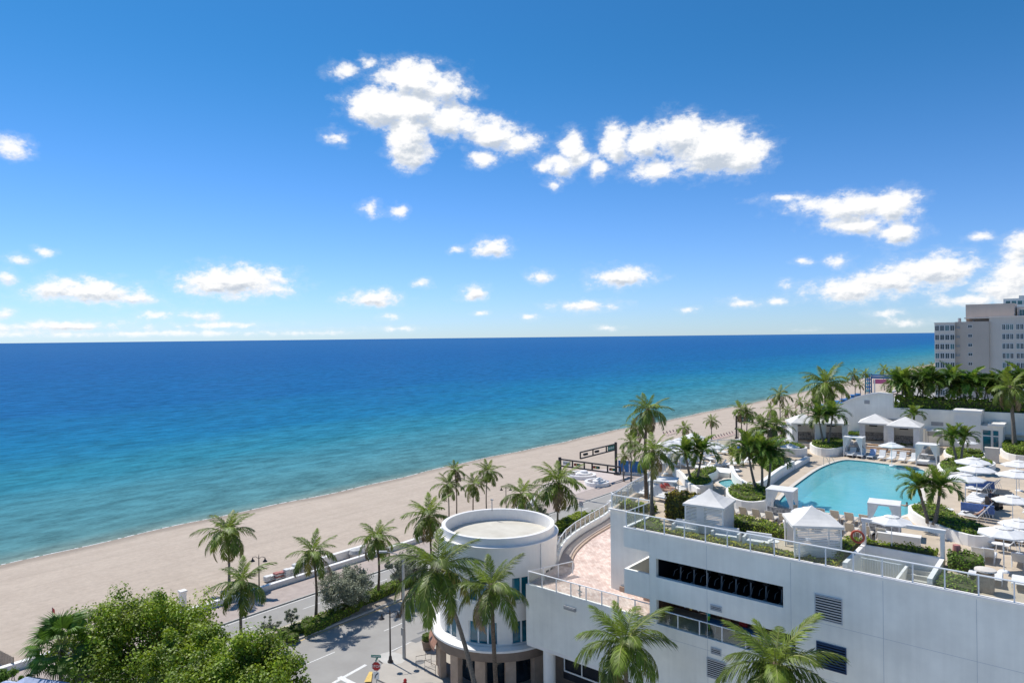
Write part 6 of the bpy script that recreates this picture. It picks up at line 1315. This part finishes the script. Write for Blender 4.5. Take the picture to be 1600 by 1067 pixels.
signal((-78.0, 127.0, .13), 7.0, (0, -1, 0), 13.5, {'posts': (.28, .66, 1.0), 'heads': (.55, .86), 'signs': ((.14, 2.6, 'sign_green', .95),), 'face': -1}, 'dark ladder-like signal gantry reaching along the beach road with green sign')
e_ = signal((-77.5, 192.0, .13), 6.6, (1, 0, 0), 15, {'posts': (.3, .6, 1.0), 'heads': (.5, .8), 'signs': ((.16, 3.4, 'sign_green', 1.2),), 'face': -1}, 'far signal gantry with green sign behind the shaggy palms')
b_ = at(909, 832, .14); e = empty('parking_sign', b_); h = (832 - 783) * depth(b_) / FPX; mb = MB(); mb.tube([(0, 0, 0), (0, 0, h)], .04, 6); mb.build('post', 'galvanised', e); mb = MB(); mb.obox((0, -.06, h - .45), .75, .03, .9); po = mb.build('plate', 'sign_white', e)
mb = MB(); mb.lathe([(.26, 0), (.30, 0), (.30, .012), (.26, .012)], (0, 0, 0), 20); o = mb.build('red_circle', 'red_paint', po); o.rotation_euler.x = math.pi / 2; o.location = (0, -.078, h - .3); text_mesh('lettering', 'P', .36, 'black', po, (0, -.082, h - .3), (math.pi / 2, 0, 0)); tag(e, 'parking restriction sign on the median before the hedge', 'road sign')
# white curls of the beach entrance
for (p, r_, lb) in (((936, 757), 3.0, 'white stepped swirl planter near the signal gantry'), ((912, 745), 3.6, 'larger white swirl wall behind the signal gantry')):
    b_ = at(p[0], p[1], .13); e = empty('entrance_swirl', b_); pts = [((r_ - a * .28) * math.cos(a + 2.4), (r_ - a * .28) * math.sin(a + 2.4)) for a in [k * .3 for k in range(28)] if r_ - a * .28 > .4]
    o = ribbon('curl_wall', pts, .55, 0, .7, 'white_paint', e); mb = MB(); mb.lathe([(r_ * .45, 0), (r_ * .42, .9), (r_ * .25, .95), (r_ * .22, 1.35), (.001, 1.4)], n=24); mb.build('stepped_core', 'white_paint', e); tag(e, lb, 'planter')
b_ = at(988, 742, .13); e = empty('beach_kiosk', b_, R(20)); 
for k in range(5): mb = MB(); mb.box(-3 + k * 1.2, -3 + k * 1.2 + 1.1, -.1, .1, .6, 3.0); mb.build('panel', 'beach_blue', e)
mb = MB(); mb.box(-3.2, 3.2, .12, 1.6, 0, .6); mb.build('plinth', 'white_paint', e); tag(e, 'blue panelled stand beside the rear signal gantry', 'kiosk')
# ------------------------------------------------------------------ beach things
def stack(p, n, label, cols=('white_fabric',), w=2.0):
    b_ = at(p[0], p[1], .1); e = empty('lounger_stack', b_, math.pi / 2 + R(4)); rd = random.Random(p[0])
    for k in range(n): mb = MB(); mb.obox((rd.uniform(-.06, .06), rd.uniform(-.05, .05), .12 + k * .2), w, .75, .10, rd.uniform(-.05, .05)); mb.obox((-w / 2 + .3, 0, .2 + k * .2), .6, .7, .08, rd.uniform(-.05, .05)); mb.build('stacked_lounger', cols[k % len(cols)], e)
    return tag(e, label, 'lounger stack')
stack((470, 893), 6, 'tall stack of white loungers behind the beach wall', w=2.2); stack((455, 899), 5, 'stack of white loungers left of the tallest stack', w=2.0); stack((440, 902), 4, 'low stack with red cushion at the beach wall', ('white_fabric', 'red_cloth')); stack((425, 905), 3, 'lowest stack of white loungers behind the wall'); stack((484, 889), 5, 'rightmost stack of white loungers behind the wall')
b_ = at(556, 869, .1); mb = MB(); mb.lathe([(.9, 0), (1.0, .5), (.75, .95), (.001, 1.1)], (b_.x, b_.y, b_.z), 16); tag(mb.build('covered_heap', 'galvanised'), 'round grey covered heap behind the beach wall', 'heap')
b_ = at(533, 872, .1); mb = MB(); mb.box(b_.x - .3, b_.x + .3, b_.y - 3, b_.y + 4, 0, 1.0); tag(mb.build('wall_block', 'white_paint'), 'white wall block standing behind the beach wall', 'wall')
b_ = at(285.5, 945, .1); e = empty('gate_pillar', b_); mb = MB(); mb.box(-.3, .3, -.3, .3, 0, 1.5); mb.build('shaft', 'white_paint', e); mb = MB(); mb.box(-.38, .38, -.38, .38, 1.503, 1.68); mb.build('cap', 'white_paint', e); tag(e, 'white gate pillar on the sand above the leafy tree', 'pillar')
b_ = at(82, 978, .1); e = empty('beach_flag', b_); mb = MB(); mb.tube([(0, 0, 0), (0, 0, 2.0)], .04, 6); mb.build('pole', 'grey_metal', e); mb = MB(); mb.raw([(0, 0, 2), (.4, .1, 1.85), (.9, .0, 1.5), (0, 0, 1.5), (.4, .1, 1.4), (.8, 0, 1.15)], [(0, 1, 4, 3), (1, 2, 5, 4)]); mb.build('flag', 'shirt_red', e); tag(e, 'small reddish flag on a pole on the sand', 'flag')
e = empty('timber_fence', at(8, 1040, .1), R(8))
for k in range(9): mb = MB(); mb.box(-3.2 + k * .55, -3.2 + k * .55 + .5, -.05, .05, 0, 1.25); mb.build('board', 'tan_wood', e)
tag(e, 'weathered timber fence at the left edge', 'fence')
for (x, y, lb) in ((38, 1058, 'pale blue tent roof at the bottom left, in front of the fan palm'), (5, 1064, 'second pale blue tent roof in the bottom left corner')):
    t = atD(x, y, 50); e = empty('beach_tent', (t.x, t.y, .1), R(25)); h = t.z - .1; mb = MB(); cn = [(-2, -2), (2, -2), (2, 2), (-2, 2)]
    for k in range(4): mb.face([(*cn[k], h - 1.1), (*cn[(k + 1) % 4], h - 1.1), (0, 0, h)])
    mb.build('tent_roof', 'pale_blue_cloth', e)
    for c in cn: mb = MB(); mb.tube([(*c, 0), (*c, h - 1.1)], .04, 6); mb.build('pole', 'grey_metal', e)
    tag(e, lb, 'tent')
LR = make_lounger('red_cloth', label='red beach lounger'); rd = random.Random(9)
for i in range(9): q = at(1113 + i * 4.3, 688 - i * 1.15, .1); lounge(LR, (q.x, q.y), R(90), '%s red beach lounger from the left behind the sun terrace' % names[i], 'red beach loungers', z=.1, pxl=False)
for i in range(6): q = at(1040 + i * 5, 680 - i * 1.2, .1); lounge(LR, (q.x, q.y), R(90), ORD[i] + ' reddish lounger from the left on the sand behind the white umbrellas', 'loungers on the sand behind the umbrellas', z=.1, pxl=False)
def beach_shade(b_, m, label, grp):
    e = empty('beach_shelter', b_, R(rd.uniform(-10, 10))); mb = MB(); mb.raw([(-1.3, -1.1, 1.9), (1.3, -1.1, 1.9), (1.3, 1.1, 2.2), (-1.3, 1.1, 2.2)], [(0, 1, 2, 3)]); mb.build('shelter_roof', m, e)
    mb = MB(); mb.box(-1.2, 1.2, 1.0, 1.06, .3, 2.1); mb.build('back_cloth', m, e)
    for x in (-1.2, 1.2): mb = MB(); mb.tube([(x, -1, 0), (x, -1, 1.9)], .03, 5); mb.build('pole', 'grey_metal', e)
    return tag(e, label, 'shelter', grp)
for i, (x, y) in enumerate(((1276, 644), (1282, 640), (1288, 646), (1298, 637), (1306, 634), (1312, 637), (1318, 631), (1326, 629), (1333, 624), (1340, 622))): beach_shade(at(x, y, .1), 'beach_blue', '%s blue beach shelter from the left beyond the big palm' % names[i], 'blue beach shelters')
# blue and pink lattice gateway on the far road
b_ = at(1362, 614, 0); e = empty('beach_gateway', b_, R(0)); D = depth(b_); k_ = D / FPX
for (dx, dy) in ((-4, -2), (-1, -2), (-4, 2), (-1, 2)): mb = MB(); mb.box(dx * .55 - .25, dx * .55 + .25, dy - .25, dy + .25, 0, 30 * k_); mb.build('tower_leg', 'teal_paint' if dx < -2 else 'beach_blue', e)
for q in range(5): mb = MB(); mb.box(-2.5, -.3, -2.3, 2.3, (3 + q * 5.8) * k_, (4.2 + q * 5.8) * k_); mb.build('brace', 'beach_blue' if q % 2 else 'teal_paint', e)
mb = MB(); mb.box(-.2, 40 * k_, -.6, .6, 23 * k_, 29 * k_); mb.build('bridge', 'beach_blue', e); mb = MB(); mb.box(1, 24 * k_, -.9, -.7, 15 * k_, 22 * k_); mb.build('pink_banner', 'pink_paint', e); mb = MB(); mb.box(-.2, 40 * k_, -.75, -.62, 26 * k_, 27 * k_); mb.build('white_band', 'sign_white', e)
mb = MB(); mb.tube([(1.6, -1, 0), (1.6, -1, 22 * k_)], .3, 6); mb.build('white_post', 'sign_white', e); tag(e, 'blue lattice gateway with a pink banner on the far road', 'gateway')
# far low town and greenery behind the end wall
for i, (px, py, w, d, h, m) in enumerate(((1450, 612, 26, 12, 9, 'condo_light'), (1500, 606, 34, 12, 12, 'white_stucco'), (1560, 606, 34, 14, 12, 'condo_light'))):
    b_ = atY(px, py, 190 + i * 6); e = empty('low_building', (b_.x, 190 + i * 6, 0)); mb = MB(); mb.box(-w / 2, w / 2, 0, d, 0, h); mb.build('wall', m, e); mb = MB(); mb.box(-w / 2 - .3, w / 2 + .3, -.3, d + .3, h, h + .5); mb.build('roof', 'white_paint', e)
    for k in range(8): mb = MB(); mb.box(-w / 2 + 1 + k * w / 8, -w / 2 + 1 + k * w / 8 + w / 14, -.08, -.01, h - 3.2, h - 1.2); mb.build('window', 'glass_teal', e)
    tag(e, '%s low pale building behind the palms on the end wall, counted from the left' % names[i], 'building')

# ================================================================== PEOPLE
def person(loc, rz, pose, shirt, legs, label, hair='hair', scale=1.0):
    J = {'pel': (0, 0, .95), 'sp': (0, .01, 1.18), 'ch': (0, 0, 1.36), 'nk': (0, 0, 1.50), 'hd': (0, -.02, 1.60), 'top': (0, -.01, 1.73)}
    for s, k in ((-1, 'l'), (1, 'r')):
        J[k + 'sh'] = (s * .18, 0, 1.42); J[k + 'el'] = (s * .25, .05, 1.15); J[k + 'wr'] = (s * .25, -.08, .93); J[k + 'pa'] = (s * .25, -.11, .86)
        J[k + 'hp'] = (s * .10, 0, .90); J[k + 'kn'] = (s * .11, -.03, .50); J[k + 'an'] = (s * .11, .03, .09); J[k + 'to'] = (s * .12, -.15, .04)
    if pose == 'walk': J['lkn'] = (-.1, -.2, .52); J['lan'] = (-.1, -.25, .12); J['lto'] = (-.1, -.42, .07); J['rkn'] = (.1, .08, .5); J['ran'] = (.1, .32, .13); J['rto'] = (.1, .18, .04); J['lwr'] = (-.24, .18, .95); J['lpa'] = (-.24, .2, .88)
    if pose == 'reach': J['rel'] = (.3, -.22, 1.25); J['rwr'] = (.22, -.46, 1.25); J['rpa'] = (.2, -.53, 1.25)
    if pose == 'lie':                                   # on a lounger: seat at .38, head towards +y
        J = {k: v for k, v in J.items()}
        J.update({'pel': (0, .25, .47), 'sp': (0, .42, .62), 'ch': (0, .56, .80), 'nk': (0, .64, .94), 'hd': (0, .68, 1.05), 'top': (0, .72, 1.17)})
        for s, k in ((-1, 'l'), (1, 'r')): J.update({k + 'sh': (s * .18, .60, .86), k + 'el': (s * .27, .42, .66), k + 'wr': (s * .24, .2, .55), k + 'pa': (s * .22, .13, .52), k + 'hp': (s * .10, .2, .46), k + 'kn': (s * .12, -.22, .58), k + 'an': (s * .11, -.58, .44), k + 'to': (s * .12, -.68, .54)})
    if pose == 'swim':
        J.update({'lel': (-.4, -.2, 1.40), 'lwr': (-.55, -.4, 1.38), 'lpa': (-.58, -.47, 1.38), 'rel': (.4, -.2, 1.40), 'rwr': (.5, -.45, 1.38), 'rpa': (.52, -.52, 1.38)})
    rad = {'pel': .145, 'sp': .125, 'ch': .145, 'nk': .06, 'hd': .095, 'top': .07}
    for k in 'lr': rad.update({k + 'sh': .065, k + 'el': .045, k + 'wr': .032, k + 'pa': .036, k + 'hp': .09, k + 'kn': .06, k + 'an': .042, k + 'to': .035})
    B_ = [('pel', 'sp', 's'), ('sp', 'ch', 's'), ('ch', 'nk', 's'), ('nk', 'hd', 'k'), ('hd', 'top', 'h')]
    for k in 'lr': B_ += [('ch', k + 'sh', 's'), (k + 'sh', k + 'el', 's'), (k + 'el', k + 'wr', 'k'), (k + 'wr', k + 'pa', 'k'), ('pel', k + 'hp', 'l'), (k + 'hp', k + 'kn', 'l'), (k + 'kn', k + 'an', 'l' if legs != 'shorts_tan' else 'k'), (k + 'an', k + 'to', 'h')]
    for k, s in (('l', -1), ('r', 1)):                   # five fingers, the thumb leaving the side of the palm
        w, p = Vector(J[k + 'wr']), Vector(J[k + 'pa']); d = (p - w).normalized(); sd_ = d.cross(Vector((0, 1, 0)) if abs(d.y) < .8 else Vector((0, 0, 1))).normalized()
        for q, (o, ln) in enumerate(((-.03, .07), (-.01, .085), (.012, .08), (.032, .06))): J['%sf%d' % (k, q)] = p + sd_ * o + d * ln + Vector((0, -.015, 0)); rad['%sf%d' % (k, q)] = .009; B_.append((k + 'pa', '%sf%d' % (k, q), 'k'))
        J[k + 'th'] = w.lerp(p, .55) - sd_ * .06 + d * .03; rad[k + 'th'] = .010; B_.append((k + 'pa', k + 'th', 'k'))
    ks = list(J); me = bpy.data.meshes.new('p'); me.from_pydata([tuple(J[k]) for k in ks], [(ks.index(a), ks.index(b)) for a, b, c in B_], [])
    o = bpy.data.objects.new('tmp_p', me); COL.objects.link(o); o.modifiers.new('s', 'SKIN'); sk = me.skin_vertices[0].data
    for i, k in enumerate(ks): r_ = rad[k]; sk[i].radius = (r_ * (1.25 if k in ('pel', 'sp', 'ch') else 1), r_); sk[i].use_root = (k == 'pel')
    sb = o.modifiers.new('u', 'SUBSURF'); sb.levels = 1; sb.render_levels = 1
    dg = bpy.context.evaluated_depsgraph_get(); dg.update(); nm = bpy.data.meshes.new_from_object(o.evaluated_get(dg)); bpy.data.objects.remove(o); nm.name = 'person'
    nm.materials.clear(); order = {'s': 0, 'l': 1, 'k': 2, 'h': 3}
    for m in (shirt, legs, 'skin', hair): nm.materials.append(MAT[m])
    seg = [(Vector(J[a]), Vector(J[b]), c) for a, b, c in B_]; idx = []
    for p in nm.polygons:
        best = None
        for a, b, c in seg:
            ab = b - a; t = max(0, min(1, (p.center - a).dot(ab) / (ab.dot(ab) + 1e-9))); dd = (p.center - (a + ab * t)).length
            if best is None or dd < best[0]: best = (dd, c)
        c = best[1]
        if c == 'h' and p.center.z > J['hd'][2] - .1 and p.normal.y < -.35 and p.center.z < J['top'][2] - .01: c = 'k'   # the face
        idx.append(order[c])
    nm.polygons.foreach_set('material_index', idx); nm.polygons.foreach_set('use_smooth', [True] * len(nm.polygons)); nm.update()
    ob = bpy.data.objects.new('person', nm); COL.objects.link(ob); ob.location = loc; ob.rotation_euler.z = rz; ob.scale = (scale,) * 3
    hd = Vector(J['hd']); tp = Vector(J['top']); ax = (tp - hd).normalized(); f_ = Vector((0, -1, 0)) if pose != 'lie' else (Vector((0, -1, 0)) - ax * ax.dot(Vector((0, -1, 0)))).normalized()
    mb = MB()
    for s in (-1, 1): c = hd + ax * .035 + f_ * .088 + Vector((s * .035, 0, 0)); mb.obox(c, .022, .012, .012)
    mb.build('eyes', 'black', ob); mb = MB(); mb.obox(hd + f_ * .10 - ax * .0, .022, .035, .04); mb.build('nose', 'skin', ob); mb = MB(); mb.obox(hd + f_ * .088 - ax * .045, .045, .012, .012); mb.build('mouth', 'shirt_red', ob)
    return tag(ob, label, 'person')
p = lambda x, y, z=DZ: tuple(at(x, y, z))
person(p(1155, 717), R(150), 'stand', 'shirt_blue', 'shorts_tan', 'person in blue shirt at the clipped hedge, leftmost of three')
person(p(1168, 717), R(170), 'stand', 'shirt_blue', 'shorts_dark', 'person in blue shirt seen from behind, middle of three')
person(p(1192, 717), R(60), 'walk', 'shirt_blue', 'shorts_dark', 'person in blue walking behind a palm trunk, rightmost of three')
for (i, s) in ((2, 'shirt_red'), (3, 'shirt_red')):
    person((-27.9 - .12 * i, 52.4 + i * .95, DZ), R(80), 'lie', s, 'skin', ['sunbather in red on a lounger behind the corner palms, nearer one', 'sunbather in red on a lounger behind the corner palms, farther one'][i - 2])
q = at(1417, 789, DZ); person((q.x, q.y, DZ - 1.45), R(200), 'swim', 'skin', 'shorts_dark', 'swimmer in the pool near its right edge')
person((BAL[0] + 3.4, 44.4, BALZ), R(-60), 'reach', 'shirt_teal', 'vest_green', 'worker in teal and green on the shaded balcony')
q = at(975, 744, .13); person(q, R(40), 'walk', 'shirt_white', 'shorts_dark', 'pedestrian in white on the promenade beside the signal gantry')
person(p(1548, 800), R(90), 'reach', 'shorts_dark', 'shorts_dark', 'attendant in dark clothes at the service cart')
person((-6.55, 61.0, DZ), hd, 'lie', 'skin', 'shorts_dark', 'sunbather on the nearest blue and white lounger')
# things on the shaded balcony
for i, (x, z, m, lb) in enumerate(((2.2, 1.35, 'road_yellow', 'yellow balloon under the balcony ceiling'), (1.75, 1.42, 'pale_blue_cloth', 'pale blue balloon under the balcony ceiling'), (2.75, 1.4, 'shirt_white', 'white balloon under the balcony ceiling'))):
    mb = MB(); mb.lathe([(.001, .17), (.10, .14), (.15, .03), (.11, -.1), (.03, -.19), (.001, -.21)], (BAL[0] + x, 44.2, BALZ + z), 12); tag(mb.build('balloon', m, smooth=True), lb, 'balloon')
for i, (x, m, lb) in enumerate(((4.2, 'awning_red', 'orange red chair beside the worker on the balcony'), (5.4, 'red_paint', 'second red chair farther along the balcony'))):
    e = empty('balcony_chair', (BAL[0] + x, 45.2, BALZ)); mb = MB(); mb.box(-.28, .28, -.28, .28, .38, .48); mb.build('seat', m, e); mb = MB(); mb.box(-.28, .28, .22, .30, .48, 1.05); mb.build('backrest', m, e)
    for (a, c) in ((-.25, -.25), (.25, -.25), (.25, .25), (-.25, .25)): mb = MB(); mb.tube([(a, c, 0), (a, c, .38)], .02, 5); mb.build('leg', 'grey_metal', e)
    tag(e, lb, 'chair')
for i, x in enumerate((3.9, 6.0, 7.2)): e = empty('balcony_table', (BAL[0] + x, 44.3, BALZ)); mb = MB(); mb.box(-.55, .55, -.4, .4, .70, .75); mb.build('table_top', 'beach_blue', e); mb = MB(); mb.tube([(0, 0, 0), (0, 0, .7)], .05, 8); mb.build('leg', 'grey_metal', e); tag(e, '%s blue table from the left on the shaded balcony' % names[i], 'table')
